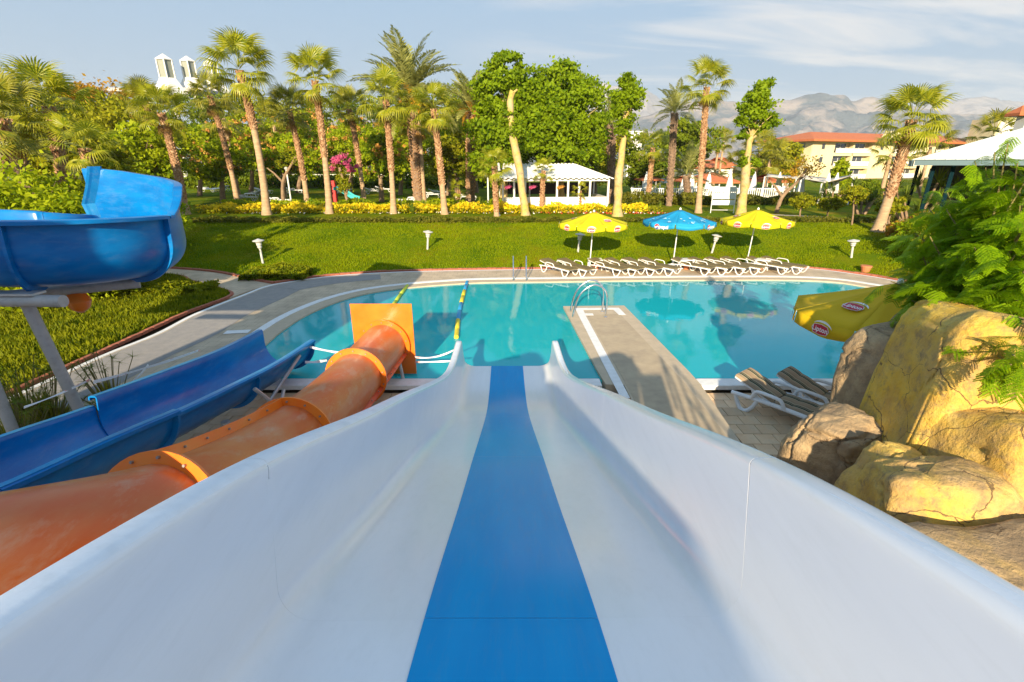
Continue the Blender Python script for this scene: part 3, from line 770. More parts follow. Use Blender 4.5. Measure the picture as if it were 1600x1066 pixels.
# path direction: along +X at the back, round to -X at the front; outer wall is on the left of travel
nU = len(upath) - 1
def uprof(i):
    k = 0
    if 18 < i < 47: k = min(1, (i - 18) / 1.5, max(0, (47 - i) / 5)) * (1 - .60 * (i - 19) / 28)
    rad = .56
    l = trough(rad, .97, .97 + 0 * k, .14)
    hf = .97 + .85 * k
    # left side replaced by the splash wall where k > 0; the number of points never changes
    l2 = []
    for j, (a, b) in enumerate(l):
        if j <= 4: l2.append((a, b + .85 * k))
        elif j == 5 and a == -rad: l2.append((a, b + .42 * k))
        else: l2.append((a, b))
    return shell(l2, .02)
for a, b in zip([0, 19, 48, 66, 80], [19, 48, 66, 80, nU]):
    v, f = sweep(upath[a:b + 1], (lambda a: (lambda i: uprof(min(max(i + a, 20 if a == 19 else 0), 18 if a == 0 else 999))))(a))
    mb = MB(); mb.add([x - U0 for x in v], f); mb.build('trough_section', M['blue_slide'], up, smooth=True)
    if b < nU:
        t = (upath[b + 1] - upath[b - 1]).normalized(); rad = .56
        ln = [(-rad - .012, .93)] + arc(0, rad, rad + .012, pi, 2 * pi, 24) + [(rad + .012, .93)]
        lo = [(rad + .11, .93)] + arc(0, rad, rad + .11, 2 * pi, pi, 24) + [(-rad - .11, .93)]
        v, f = sweep([upath[b] - t * .02, upath[b] + t * .02], ln + lo)
        mb = MB(); mb.add([x - U0 for x in v], f); mb.build('joint_flange', M['blue_slide'], up)
# flared lip closing the splash wall at its start
i_ = 20; t_ = (upath[i_ + 1] - upath[i_ - 1]).normalized(); s_ = t_.cross(Vector((0, 0, 1))).normalized(); c_ = upath[i_] - U0; v = []; f = []
prof_ = [(.55, 0), (.95, .0), (1.18, -.05), (1.45, .10), (1.72, .22), (1.84, .26)]
for h_, dx_ in prof_:
    q = c_ + s_ * -.56 + Vector((0, 0, h_)) + t_ * (dx_ - .10); v += [q, q + s_ * .16 - t_ * .12, q + s_ * .16 - t_ * .12 + Vector((0, 0, .0)) - s_ * .03 + t_ * .03, q - s_ * .03]
for k in range(len(prof_) - 1):
    for j in range(4): a = k * 4 + j; b = k * 4 + (j + 1) % 4; f.append((a, b, b + 4, a + 4))
f += [(3, 2, 1, 0), tuple(len(v) - 4 + j for j in range(4))]
mb = MB(); mb.add(v, f); mb.build('wall_lip', M['blue_rim'], up)
def upipe(pts, r, name='support_pipe'):
    mb = MB(); mb.tube([Vector(p) - U0 for p in pts], r, 16); return mb.build(name, M['pipe_grey'], up, smooth=True)
upipe([(-10.5, 6.6, 2.60), (-6.0, 6.5, 2.60)], .085, 'support_beam')
upipe([(-7.6, 7.1, 2.50), (-6.05, 8.0, 2.50)], .08, 'support_beam')
upipe([(-6.65, 6.62, 2.55), (-6.65, 6.95, -.17)], .078, 'support_post')
upipe([(-7.2, 6.3, 2.55), (-7.2, 6.3, -.17)], .072, 'support_post')
mb = MB(); mb.box(Vector((-6.9, 6.55, 2.70)) - U0, (1.1, .22, .03)); mb.build('saddle_plate', M['steel'], up)

up.location.x -= .24
# ============================================================ START TOWER behind the viewpoint (it throws the broad shade over the slides)
tw = empty('slide_tower', (-2, -3, 0), 0, 'start tower of the slides, a raised platform with handrails behind the viewpoint', 'tower')
TW = Vector((-2, -3, 0))
mb = MB(); mb.box(Vector((-2.4, -3.2, 2.86)) - TW, (8.6, 4.5, .22)); mb.build('platform', M['pipe_grey'], tw)
for x, y in ((-6.5, -5.2), (-6.5, -1.2), (-2.3, -5.2), (-2.3, -1.2), (1.7, -5.2), (1.7, -1.2)):
    mb = MB(); mb.tube([Vector((x, y, -.19)) - TW, Vector((x, y, 2.75)) - TW], .12, 12); mb.build('post', M['pipe_grey'], tw)
mb = MB(); mb.box(Vector((-1.9, -1.35, 3.45)) - TW, (1.2, .06, .95)); mb.box(Vector((-5.4, -1.35, 3.45)) - TW, (2.4, .06, .95)); mb.box(Vector((1.25, -1.35, 3.4)) - TW, (.5, .06, .9)); mb.build('side_panel', M['white_gel'], tw)
mb = MB(); mb.box(Vector((-8.9, -1.3, 4.7)) - TW, (3.2, .08, 3.4)); mb.build('added_shade_panel', M['blue_slide'], tw)  # unseen tall panel, added to shade the near side of the raised slide
mb = MB(); mb.box(Vector((-8.5, -3.2, 2.86)) - TW, (3.5, 4.5, .22)); mb.build('platform', M['pipe_grey'], tw)
mb = MB(); mb.box(Vector((-1.75, -5.38, 4.05)) - TW, (3.0, .06, 2.2)); mb.build('added_rear_shade_panel', M['white_gel'], tw)  # unseen panel added far back for soft-edged shade on the white slide floor
for x in (1.05, 1.75):
    mb = MB(); mb.tube(smooth_line([Vector((x, -.95, 2.97)) - TW, Vector((x, -.95, 3.6)) - TW, Vector((x - .05, -.8, 3.95)) - TW, Vector((x, -.5, 3.9)) - TW, Vector((x, -.4, 3.4)) - TW, Vector((x, -.4, 2.97)) - TW], 5), .025, 8); mb.build('handrail', M['steel'], tw)
for a, b in (((-6.5, -5.3), (1.8, -5.3)), ((1.9, -5.3), (1.9, -1.1))):
    mb = MB()
    for z in (3.4, 3.95): mb.tube([Vector((*a, z)) - TW, Vector((*b, z)) - TW], .025, 8)
    L = (Vector(b) - Vector(a)).length; n = int(L / 1.0)
    for k in range(n + 1):
        p = Vector(a).lerp(Vector(b), k / n); mb.tube([Vector((p.x, p.y, 2.97)) - TW, Vector((p.x, p.y, 3.95)) - TW], .02, 8)
    mb.build('handrail', M['steel'], tw)
# tapes
def tape(a, b, w, lab, sag=.05):
    a, b = Vector(a), Vector(b); n = 10; v = []; f = []
    for i in range(n + 1):
        k = i / n; p = a.lerp(b, k); p.z -= sag * 4 * k * (1 - k); c = R(20 + 50 * sin(k * 5))
        v += [p + Vector((0, sin(c) * w, cos(c) * w)), p - Vector((0, sin(c) * w, cos(c) * w))]
    for i in range(n): q = 2 * i; f.append((q, q + 1, q + 3, q + 2))
    me = pymesh('barrier_tape', v, f, M['tape'])
    # thickness as a real thin sheet
    o = obj('barrier_tape', me); s = o.modifiers.new('solid', 'SOLIDIFY'); s.thickness = .002
    tag(o, lab, 'tape', 'strips of barrier tape tied between the slide supports')
P1 = (-6.13, 6.75, 1.42)
tape((-6.62, 6.95, 1.15), atY(312, 547, 9.9), .028, 'upper pale barrier tape from the grey post towards the pool deck', .03)
tape((-6.62, 6.95, .85), atY(232, 570, 8.9), .022, 'lower pale barrier tape sagging from the grey post beside the papyrus', .10)
tape((-7.2, 6.35, 1.02), (-6.65, 6.95, 1.2), .018, 'short red and white barrier tape left of the grey post', .02)
tape((-4.4, 9.8, .66), (-3.4, 9.9, .42), .025, 'short upper tape between the blue slide end and the orange tube', .02)
tape((-4.5, 9.7, .34), (-4.1, 9.9, .30), .03, 'short lower tape tied to the blue slide end', .01)
tape((-2.15, 9.9, .38), (-1.12, 10.0, .62), .02, 'upper curved tape between the orange end plate and the white slide', .12)
tape((-2.15, 9.9, .26), (-1.12, 9.95, .28), .02, 'lower straight tape between the orange end plate and the white slide', .01)
# ============================================================ ARTIFICIAL ROCK
def rockmat(name):
    m, t = newmat(name)
    o = N(t, 'ShaderNodeOutputMaterial'); p = N(t, 'ShaderNodeBsdfPrincipled'); lk(t, p.outputs[0], o.inputs[0])
    co = N(t, 'ShaderNodeTexCoord'); src = co.outputs['Object']
    def nz(s, d=7, r=.65, dist=0):
        n = N(t, 'ShaderNodeTexNoise'); n.inputs['Scale'].default_value = s; n.inputs['Detail'].default_value = d; n.inputs['Roughness'].default_value = r; n.inputs['Distortion'].default_value = dist; lk(t, src, n.inputs[0]); return n.outputs[0]
    def ramp(x, els):
        r = N(t, 'ShaderNodeValToRGB'); r.color_ramp.elements[0].position = els[0][0]; r.color_ramp.elements[0].color = (*els[0][1], 1); r.color_ramp.elements[1].position = els[-1][0]; r.color_ramp.elements[1].color = (*els[-1][1], 1)
        for q, c in els[1:-1]: e = r.color_ramp.elements.new(q); e.color = (*c, 1)
        lk(t, x, r.inputs[0]); return r.outputs[0]
    grey = ramp(nz(2.2), [(.3, (.24, .17, .10)), (.5, (.40, .28, .155)), (.72, (.55, .40, .22))])
    yel = ramp(nz(3.1), [(.3, (.56, .30, .012)), (.5, (.76, .46, .025)), (.7, (.78, .55, .09))])
    # yellow paint mask from an attribute plus noise
    at_ = N(t, 'ShaderNodeAttribute'); at_.attribute_name = 'paint'
    a = mth('MULTIPLY_ADD', nz(1.6, 6), 1.6, t); t.nodes[-1].inputs[2].default_value = -.8
    s = mth('ADD', a, at_.outputs['Fac'], t, True)
    mx = N(t, 'ShaderNodeMix', data_type='RGBA'); lk(t, s, mx.inputs[0]); lk(t, grey, mx.inputs[6]); lk(t, yel, mx.inputs[7])
    # dark stains of fine relief
    st = N(t, 'ShaderNodeMapRange'); st.inputs['From Min'].default_value = .50; st.inputs['From Max'].default_value = .66; st.inputs['To Max'].default_value = .75; lk(t, nz(7, 9, .75), st.inputs[0])
    m2 = N(t, 'ShaderNodeMix', data_type='RGBA'); lk(t, st.outputs[0], m2.inputs[0]); lk(t, mx.outputs[2], m2.inputs[6]); m2.inputs[7].default_value = (.22, .16, .10, 1)
    # crack lines: voronoi cell borders, bent by noise
    wn = N(t, 'ShaderNodeTexNoise'); wn.inputs['Scale'].default_value = 1.3; wn.inputs['Detail'].default_value = 6; lk(t, src, wn.inputs[0])
    wm = N(t, 'ShaderNodeMix', data_type='RGBA'); wm.blend_type = 'ADD'; wm.inputs[0].default_value = .9; lk(t, src, wm.inputs[6]); lk(t, wn.outputs[1], wm.inputs[7])
    vo = N(t, 'ShaderNodeTexVoronoi', feature='DISTANCE_TO_EDGE'); vo.inputs['Scale'].default_value = 1.05; lk(t, wm.outputs[2], vo.inputs['Vector'])
    gap = mth('MULTIPLY', nz(1.9, 3), .034, t)
    ck = mth('LESS_THAN', vo.outputs['Distance'], mth('SUBTRACT', gap, .0125, t), t)
    m3 = N(t, 'ShaderNodeMix', data_type='RGBA'); lk(t, mth('MULTIPLY', ck, .8, t), m3.inputs[0]); lk(t, m2.outputs[2], m3.inputs[6]); m3.inputs[7].default_value = (.10, .06, .03, 1)
    lk(t, m3.outputs[2], p.inputs['Base Color']); p.inputs['Roughness'].default_value = .85
    h = mth('ADD', mth('ADD', mth('MULTIPLY', nz(9, 9, .7), .6, t), mth('MULTIPLY', nz(34, 6, .7), .22, t), t), mth('MULTIPLY', nz(2.2, 5), 1.2, t), t)
    h2 = mth('SUBTRACT', h, mth('MULTIPLY', ck, .8, t), t)
    b = N(t, 'ShaderNodeBump'); b.inputs['Strength'].default_value = .9; b.inputs['Distance'].default_value = .06; lk(t, h2, b.inputs['Height']); lk(t, b.outputs[0], p.inputs['Normal'])
    return m
M['rock'] = rockmat('painted artificial rock')
rockT = empty('rock_formation', (4.6, 4.6, -.19), 0, 'tan and yellow painted artificial rock formation beside the white slide', 'rock')
RK = Vector((4.6, 4.6, -.19))
def boulder(c, rad, e=.55, rot=(0, 0, 0), seed=0, paint=.3, amp=.10, n=64, name='boulder'):
    v = []; Rm = Matrix.Rotation(rot[2], 3, 'Z') @ Matrix.Rotation(rot[1], 3, 'Y') @ Matrix.Rotation(rot[0], 3, 'X')
    sg = lambda x, p: math.copysign(abs(x) ** p, x)
    nu, nv_ = n * 2, n; c = Vector(c); off = Vector((seed * 7.3, seed * 3.1, seed * 5.7)); pa = []
    for j in range(nv_ + 1):
        ph = -pi / 2 + pi * j / nv_
        for i in range(nu):
            th = 2 * pi * i / nu
            d = Vector((sg(cos(ph), e) * sg(cos(th), e) * rad[0], sg(cos(ph), e) * sg(sin(th), e) * rad[1], sg(sin(ph), e) * rad[2]))
            w = c + Rm @ d; nr = (Rm @ Vector((d.x / rad[0] ** 2, d.y / rad[1] ** 2, d.z / rad[2] ** 2))).normalized()
            q = w * .9 + off
            f1, _ = noise.voronoi(q * 1.25 + off); fac = .45 - f1[0]
            a = noise.noise(q) * 1.5 + fac * 1.6 + noise.noise(q * 2.3) * .7 + noise.noise(q * 5.1) * .42 + noise.noise(q * 11) * .22 + noise.noise(q * 23) * .12
            dd, _ = noise.voronoi(q * .95 + Vector((noise.noise(q * 2), noise.noise(q * 2 + off), 0)) * .35)
            ed = dd[1] - dd[0]; crk = -max(0, .045 - ed) / .045 * .75
            v.append(w + nr * amp * (a + crk) - RK); pa.append(paint + .25 * noise.noise(q * .8))
    f = []
    for j in range(nv_):
        for i in range(nu):
            i2 = (i + 1) % nu; f.append((j * nu + i, j * nu + i2, (j + 1) * nu + i2, (j + 1) * nu + i))
    me = pymesh('boulder', v, f, M['rock'], True)
    at_ = me.attributes.new('paint', 'FLOAT', 'POINT'); at_.data.foreach_set('value', pa)
    return obj(name, me, rockT)
boulder((5.22, 5.95, 1.0), (.60, .55, 1.34), .30, (0, R(3), R(14)), 1, -.85, .06, 80)         # tall shaded column at the left
boulder((4.16, 5.35, .52), (.44, .50, .95), .42, (R(6), R(-8), R(24)), 2, -.5, .08, 72)      # low block in front of it
boulder((5.55, 4.74, 1.12), (1.25, .76, 1.74), .25, (R(-6), R(9), R(-15)), 3, .75, .05, 128)    # big yellow face
boulder((3.88, 4.22, .62), (.34, .36, 1.02), .42, (R(-4), R(8), R(-12)), 5, .6, .06, 72)
boulder((4.02, 3.70, .72), (.54, .42, 1.02), .34, (R(-10), R(-3), R(-12)), 6, .38, .07, 84)
boulder((4.95, 4.02, 1.02), (.62, .52, 1.14), .30, (R(-10), R(4), R(8)), 7, .62, .06, 90)
boulder((3.95, 2.92, .58), (.98, .48, .85), .32, (R(-10), R(84), R(-12)), 8, .12, .07, 90)
boulder((7.2, 4.6, 1.5), (1.2, .9, 1.5), .35, (0, R(4), R(8)), 4, .45, .08)
boulder((3.55, 1.75, .55), (1.0, .65, 1.0), .36, (0, R(88), R(-10)), 12, .1, .07, 72)
boulder((6.2, 6.2, 1.2), (.75, .6, 1.30), .4, (0, 0, R(-12)), 9, -.6, .09)
boulder((6.3, 2.8, 1.0), (1.5, 1.0, 1.3), .4, (0, 0, 0), 10, .2, .1)
# ============================================================ PLANT LIBRARY
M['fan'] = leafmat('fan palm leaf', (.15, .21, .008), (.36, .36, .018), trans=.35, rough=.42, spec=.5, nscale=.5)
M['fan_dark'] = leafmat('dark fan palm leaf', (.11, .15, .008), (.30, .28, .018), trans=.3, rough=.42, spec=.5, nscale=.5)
M['date'] = leafmat('date palm leaf', (.17, .20, .05), (.33, .34, .09), trans=.25, rough=.45, spec=.45, nscale=.5)
M['dead'] = leafmat('dry palm leaf', (.20, .11, .03), (.42, .26, .09), trans=.25, nscale=1)
M['orange_stalk'] = leafmat('orange fruit stalks', (.62, .24, .015), (.72, .38, .03), trans=.2, nscale=2)
M['trunk_smooth'] = mat('palm trunk bark', (.34, .22, .13), .9, (.46, .33, .20), 2.5, bump=.02, bscale=14, stretch=(1, 1, 5))
M['trunk_boot'] = mat('palm leaf bases', (.16, .055, .02), .9, (.56, .36, .20), 9, bump=.02, bscale=30)
M['trunk_dark'] = mat('dark date palm bark', (.16, .11, .08), .95, (.30, .20, .13), 6, bump=.03, bscale=20)
M['plane_bark'] = mat('pale plane bark', (.50, .36, .07), .85, (.42, .34, .20), 2.2, bump=.03, bscale=9, dirt=((.16, .12, .07), 5, 1.0))
M['bark'] = mat('brown bark', (.20, .13, .08), .95, (.30, .21, .13), 5, bump=.02, bscale=20)
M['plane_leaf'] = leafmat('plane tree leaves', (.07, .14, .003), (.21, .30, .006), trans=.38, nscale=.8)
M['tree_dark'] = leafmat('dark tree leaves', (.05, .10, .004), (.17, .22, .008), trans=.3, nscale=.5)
M['tree_olive'] = leafmat('olive tree leaves', (.10, .15, .005), (.30, .30, .010), trans=.35, nscale=.5)
M['tree_bright'] = leafmat('bright tree leaves', (.10, .20, .003), (.32, .38, .008), trans=.4, nscale=.6)
M['blossom'] = leafmat('orange pink blossom', (.50, .20, .05), (.62, .36, .08), trans=.3, nscale=2)
M['autumn'] = leafmat('orange brown foliage', (.30, .16, .015), (.40, .25, .02), trans=.35, nscale=.8)
M['hedge'] = leafmat('hedge leaves', (.06, .085, .008), (.16, .16, .015), trans=.3, nscale=1.2)
M['yellow_leaf'] = leafmat('yellow croton leaves', (.55, .42, .008), (.75, .62, .02), trans=.3, nscale=1.5)
M['yucca'] = leafmat('yucca blades', (.07, .13, .01), (.17, .22, .02), trans=.3, nscale=1)
M['magenta'] = leafmat('magenta bracts', (.45, .05, .22), (.62, .14, .28), trans=.35, nscale=2)
M['mimosa'] = leafmat('feathery leaves', (.075, .20, .003), (.24, .38, .006), trans=.42, rough=.5, nscale=1.2)
M['mimosa_stem'] = mat('green brown stem', (.16, .14, .04), .8, (.22, .18, .06), 8)
M['white_petal'] = mat('white petals', (.78, .76, .74), .7); M['red_petal'] = mat('red petals', (.55, .06, .03), .7)

def fan_frond(seed, R0=.82, pet=.95, blades_n=26, spread=118):
    """flat shirt: petiole along +X, fan beyond it; blades joined to mid radius, tips split and hanging"""
    g = random.Random(seed); v = []; f = []
    def q(a, b, c, d): n = len(v); v.extend((a, b, c, d)); f.append((n, n + 1, n + 2, n + 3))
    def curve(x): return -.10 * x * x
    for k in range(4):
        a, b = pet * k / 4, pet * (k + 1) / 4
        q((a, -.022, curve(a)), (b, -.016, curve(b)), (b, .016, curve(b)), (a, .022, curve(a)))
    z0 = curve(pet); sl = -.2 * pet
    da = R(spread * 2) / blades_n
    for i in range(blades_n):
        a = -R(spread) + da * (i + .5); Rr = R0 * (1 - .22 * abs(a) / R(spread)) * g.uniform(.9, 1.08)
        fold = .035 * (1 if i % 2 else -1); dr = g.uniform(.5, 1.25)
        def P(r, o, up=0):
            aa = a + o; x = r * cos(aa); y = r * sin(aa); cup = .22 * r * (abs(a) / R(spread)) ** 2
            k = max(0, r / Rr - .62); return (pet + x - k * .10 * cos(a), y, z0 + sl * x * .6 - cup + up - dr * k * k * 2.2 * Rr)
        h = da * .5
        q(P(.02, -h), P(.42 * Rr, -h, -fold * .5), P(.42 * Rr, h, fold * .5), P(.02, h))
        q(P(.42 * Rr, -h, -fold * .5), P(.66 * Rr, -h * .8), P(.66 * Rr, h * .8), P(.42 * Rr, h, fold * .5))
        q(P(.66 * Rr, -h * .8), P(.86 * Rr, -h * .38), P(.86 * Rr, h * .38), P(.66 * Rr, h * .8))
        q(P(.86 * Rr, -h * .38), P(1.06 * Rr, -h * .06), P(1.06 * Rr, h * .06), P(.86 * Rr, h * .38))
    return v, f
def pinnate(seed, L=2.9, n=54, droop=1.0, lf=.46, w=.042):
    g = random.Random(seed); v = []; f = []
    def q(*a): b = len(v); v.extend(a); f.append(tuple(range(b, b + len(a))))
    def C(t): s = t * L; return Vector((s * (1 - .12 * droop * t * t), 0, -.36 * droop * L * t ** 2.1))
    for k in range(8):
        a, b = C(k / 8), C((k + 1) / 8); wa, wb = .035 * (1 - k / 8) + .006, .035 * (1 - (k + 1) / 8) + .006
        q((a.x, -wa, a.z), (b.x, -wb, b.z), (b.x, wb, b.z), (a.x, wa, a.z))
    for i in range(n):
        t = .14 + .86 * i / n; p = C(t); T = (C(min(1, t + .02)) - C(t - .02)).normalized()
        ln = lf * (sin(pi * min(1, .12 + t * .95)) ** .6 + .15) * g.uniform(.85, 1.1)
        for s in (-1, 1):
            a = R(g.uniform(38, 58)); d = T * cos(a) + Vector((0, s * sin(a), .25)); d.z += g.uniform(-.25, .2); d.normalize()
            e = p + d * ln - Vector((0, 0, .12 * ln)); m_ = p + d * ln * .5; x = T * w
            q(tuple(p), tuple(m_ + x), tuple(e), tuple(m_ - x))
    return v, f
FAN = [pymesh('frond', *fan_frond(s), M['fan']) for s in range(4)]
FAND = [pymesh('frond', *fan_frond(10 + s), M['fan_dark']) for s in range(3)]
FDEAD = [pymesh('dry_frond', *fan_frond(20 + s, .6, .7, 16, 60), M['dead']) for s in range(2)]
DATE = [pymesh('frond', *pinnate(30 + s, 2.9 + .3 * s), M['date']) for s in range(3)]
DSTALK = [pymesh('fruit_stalk', *pinnate(40 + s, 1.25, 26, 1.3, .30, .016), M['orange_stalk']) for s in range(2)]

def trunk_line(base, top, bow, n=14):
    b, t = Vector(base), Vector(top); out = []
    for i in range(n + 1):
        k = i / n; p = b.lerp(t, k); p += Vector(bow) * 4 * k * (1 - k); out.append(p)
    return out
def trunk_mesh(name, line, r0, r1, m, flare=.5, seed=0, bulge=0, nseg=12):
    g = random.Random(seed); n = len(line) - 1
    P = []
    for i in range(n):
        for j in range(3): P.append(line[i].lerp(line[i + 1], j / 3))
    P.append(line[-1]); N_ = len(P) - 1
    rr = []
    for i in range(N_ + 1):
        k = i / N_; r = r0 + (r1 - r0) * k + r0 * flare * math.exp(-k * 14) + bulge * math.exp(-((k - 1) / .12) ** 2)
        rr.append(r * (1 + .035 * (1 if i % 2 else -1) + g.uniform(-.02, .02)))
    mb = MB(); mb.tube(P, rr, nseg); return mb.mesh(name, m, True)
def boots(name, line, k0, k1, r0, r1, m, seed=0, size=.16, out=.07, step=.085):
    """criss-cross stubs of cut leaf bases round the trunk"""
    g = random.Random(seed); v = []; f = []; n = len(line) - 1; L = sum((line[i + 1] - line[i]).length for i in range(n))
    cnt = int(L * (k1 - k0) / step)
    for i in range(cnt):
        k = k0 + (k1 - k0) * i / cnt; x = k * n; j = min(int(x), n - 1); c = line[j].lerp(line[j + 1], x - j); r = r0 + (r1 - r0) * k
        m_ = 6
        for q in range(m_):
            if g.random() < .12: continue
            a = 2 * pi * (q + (.5 if i % 2 else 0)) / m_ + g.uniform(-.12, .12); d = Vector((cos(a), sin(a), 0)); s = Vector((-sin(a), cos(a), 0)); w = size * g.uniform(.35, .6)
            o_ = out * g.uniform(.5, 1.4); z = Vector((0, 0, 1)); b = len(v)
            v.extend([c + d * r * .9 - s * w, c + d * r * .9 + s * w, c + d * (r + o_) + s * w * .45 + z * size, c + d * (r + o_) - s * w * .45 + z * size, c + d * r * .8 + z * size * 1.1])
            f.extend([(b, b + 1, b + 2, b + 3), (b + 3, b + 2, b + 4), (b, b + 3, b + 4), (b + 1, b + 4, b + 2)])
    return pymesh(name, v, f, m)
def crown(parent, top, meshes, n, lo, hi, scale, seed, size_var=.15, dead=0, name='frond', bias=1.0):
    g = random.Random(seed)
    for i in range(n):
        k = (i + .5) / n; el = lo + (hi - lo) * k ** bias; az = i * 2.399963 + g.uniform(-.5, .5)
        s = scale * g.uniform(1 - size_var, 1 + size_var)
        obj(name, meshes[g.randrange(len(meshes))], parent, loc=top + Vector((cos(az), sin(az), 0)) * .06 + Vector((0, 0, .25 * k * scale)), rot=(g.uniform(-.35, .35), -R(el + g.uniform(-12, 12)), az), scale=(s, s, s))
    for i in range(dead):
        az = g.uniform(0, 2 * pi); s = scale * g.uniform(.7, 1.0)
        obj('dry_frond', FDEAD[g.randrange(2)], parent, loc=top - Vector((0, 0, g.uniform(.05, .3))), rot=(g.uniform(-.4, .4), R(g.uniform(55, 82)), az), scale=(s, s, s))
def palm(base, top, label, kind='fan', r=.19, s=1.0, n=26, seed=0, bow=(0, 0, 0), boot=(.45, 1.0), dark=False, dead=5, group='palms standing in a row behind the grass bank', bootmat=None):
    base = Vector(base); top = Vector(top)
    t = empty('palm_tree', base, 0, label, 'palm tree', group)
    line = [p - base for p in trunk_line(base - Vector((0, 0, .1)), top, bow)]
    if kind == 'fan':
        obj('trunk', trunk_mesh('trunk', line, r, r * .72, M['trunk_smooth'], .55, seed), t)
        if boot: o = obj('leaf_bases', boots('leaf_bases', line, boot[0], boot[1], r, r * .8, M[bootmat or 'trunk_boot'], seed), t); o['kind'] = 'stuff'
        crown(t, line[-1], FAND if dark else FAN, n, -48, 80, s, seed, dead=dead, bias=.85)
    else:
        obj('trunk', trunk_mesh('trunk', line, r, r * .92, M['trunk_dark'], .35, seed, bulge=r * .35), t)
        o = obj('leaf_bases', boots('leaf_bases', line, .05, 1.0, r, r * 1.1, M['trunk_boot' if kind == 'date_orange' else 'trunk_dark'], seed, .2, .09, .12), t); o['kind'] = 'stuff'
        crown(t, line[-1], DATE, n, -22, 84, s, seed, bias=.7)
        if kind == 'date_orange': crown(t, line[-1] - Vector((0, 0, .15)), DSTALK, 16, -50, 55, s, seed + 1, name='fruit_stalk')
    return t

def leaf_quads(P, size, g, up=.35, outdir=None):
    n = len(P); nr = g.normal(size=(n, 3)); nr[:, 2] += up
    if outdir is not None: nr += outdir * .9
    nr /= np.linalg.norm(nr, axis=1, keepdims=True) + 1e-9
    a = np.cross(nr, g.normal(size=(n, 3))); a /= np.linalg.norm(a, axis=1, keepdims=True) + 1e-9; b = np.cross(nr, a)
    s = (size * g.uniform(.6, 1.35, n))[:, None]
    V = np.empty((n, 4, 3), dtype=np.float32)
    V[:, 0] = P - a * s; V[:, 1] = P + b * s * .62 - nr * s * .15; V[:, 2] = P + a * s; V[:, 3] = P - b * s * .62 - nr * s * .15
    return V.reshape(-1, 3)
def crown_mesh(name, blobs, nleaf, size, m, seed=0, clump=.22, ncl=60, shellk=.55):
    """blobs: (cx,cy,cz,rx,ry,rz). leaves gather in clumps near the surface with gaps between"""
    g = np.random.default_rng(seed); out = []; vol = np.array([b[3] * b[5] for b in blobs]); vol /= vol.sum()
    for b, w in zip(blobs, vol):
        nc = max(6, int(ncl * w)); nl = int(nleaf * w / nc) + 1
        d = g.normal(size=(nc, 3)); d /= np.linalg.norm(d, axis=1, keepdims=True); rad = shellk + (1.05 - shellk) * g.random(nc) ** .6
        C = np.array(b[:3]) + d * rad[:, None] * np.array(b[3:6])
        cs = g.uniform(.6, 1.4, nc) * clump * min(b[3], b[5])
        P = np.repeat(C, nl, 0) + g.normal(size=(nc * nl, 3)) * np.repeat(cs, nl)[:, None] * np.array([1, 1, .62])
        od = np.repeat(d, nl, 0); out.append(leaf_quads(P, size, g, .05, od))
    return polymesh(name, np.concatenate(out), 4, m)
def limbs(mb, base, blobs, r, g, split=.45):
    b = Vector(base); cen = Vector((0, 0, 0)); 
    for q in blobs: cen += Vector(q[:3]) / len(blobs)
    fork = b.lerp(cen, split)
    mid = b.lerp(fork, .5) + Vector((g.uniform(-.1, .1), g.uniform(-.1, .1), 0))
    mb.tube([b, mid, fork], [r * 1.25, r, r * .85], 9)
    for q in blobs:
        c = Vector(q[:3]); m_ = fork.lerp(c, .5) + Vector((g.uniform(-.2, .2), g.uniform(-.2, .2), .1)) * q[3]
        mb.tube([fork, m_, c], [r * .6, r * .4, r * .12], 6)
        for k in range(3):
            e = c + Vector((g.uniform(-1, 1) * q[3], g.uniform(-1, 1) * q[4], g.uniform(-.2, .8) * q[5])) * .75
            mb.tube([m_, m_.lerp(e, .5) + Vector((0, 0, .1)), e], [r * .25, r * .16, r * .05], 5)
def tree(base, blobs, label, name='tree', leaf='tree_dark', size=.13, nleaf=6000, r=.2, seed=0, bark='bark', cat='tree', group=None, split=.45, flowers=None, ncl=60, clump=.22):
    t = empty(name, base, 0, label, cat, group); g = random.Random(seed)
    mb = MB(); limbs(mb, (0, 0, -.1), blobs, r, g, split); mb.build('trunk', M[bark], t, smooth=True)
    obj('crown', crown_mesh('crown', blobs, nleaf, size, M[leaf], seed, clump, ncl), t)
    if flowers:
        fb = [(b[0], b[1], b[2] + b[5] * .25, b[3], b[4], b[5] * .85) for b in blobs]
        o = obj('blossom', crown_mesh('blossom', fb, flowers[1], size * .8, M[flowers[0]], seed + 5, .12, ncl * 2 // 3, .92), t)
    return t
def bush_mesh(name, blobs, n, size, m, seed=0, clump=.3, ncl=40): return crown_mesh(name, blobs, n, size, m, seed, clump, ncl, .5)
def spikes(name, c, n, L, w, m, seed=0, lo=20, hi=85, droop=.35):
    g = random.Random(seed); v = []; f = []
    for i in range(n):
        az = g.uniform(0, 2 * pi); el = R(g.uniform(lo, hi)); l = L * g.uniform(.7, 1.1); d = Vector((cos(az) * cos(el), sin(az) * cos(el), sin(el))); s = Vector((-sin(az), cos(az), 0)) * w
        p = Vector(c); m1 = p + d * l * .55; e = p + d * l - Vector((0, 0, droop * l * cos(el))); b = len(v)
        v.extend([p - s * .5, p + s * .5, m1 + s, m1 - s, e]); f.extend([(b, b + 1, b + 2, b + 3), (b + 3, b + 2, b + 4)])
    return pymesh(name, v, f, m)
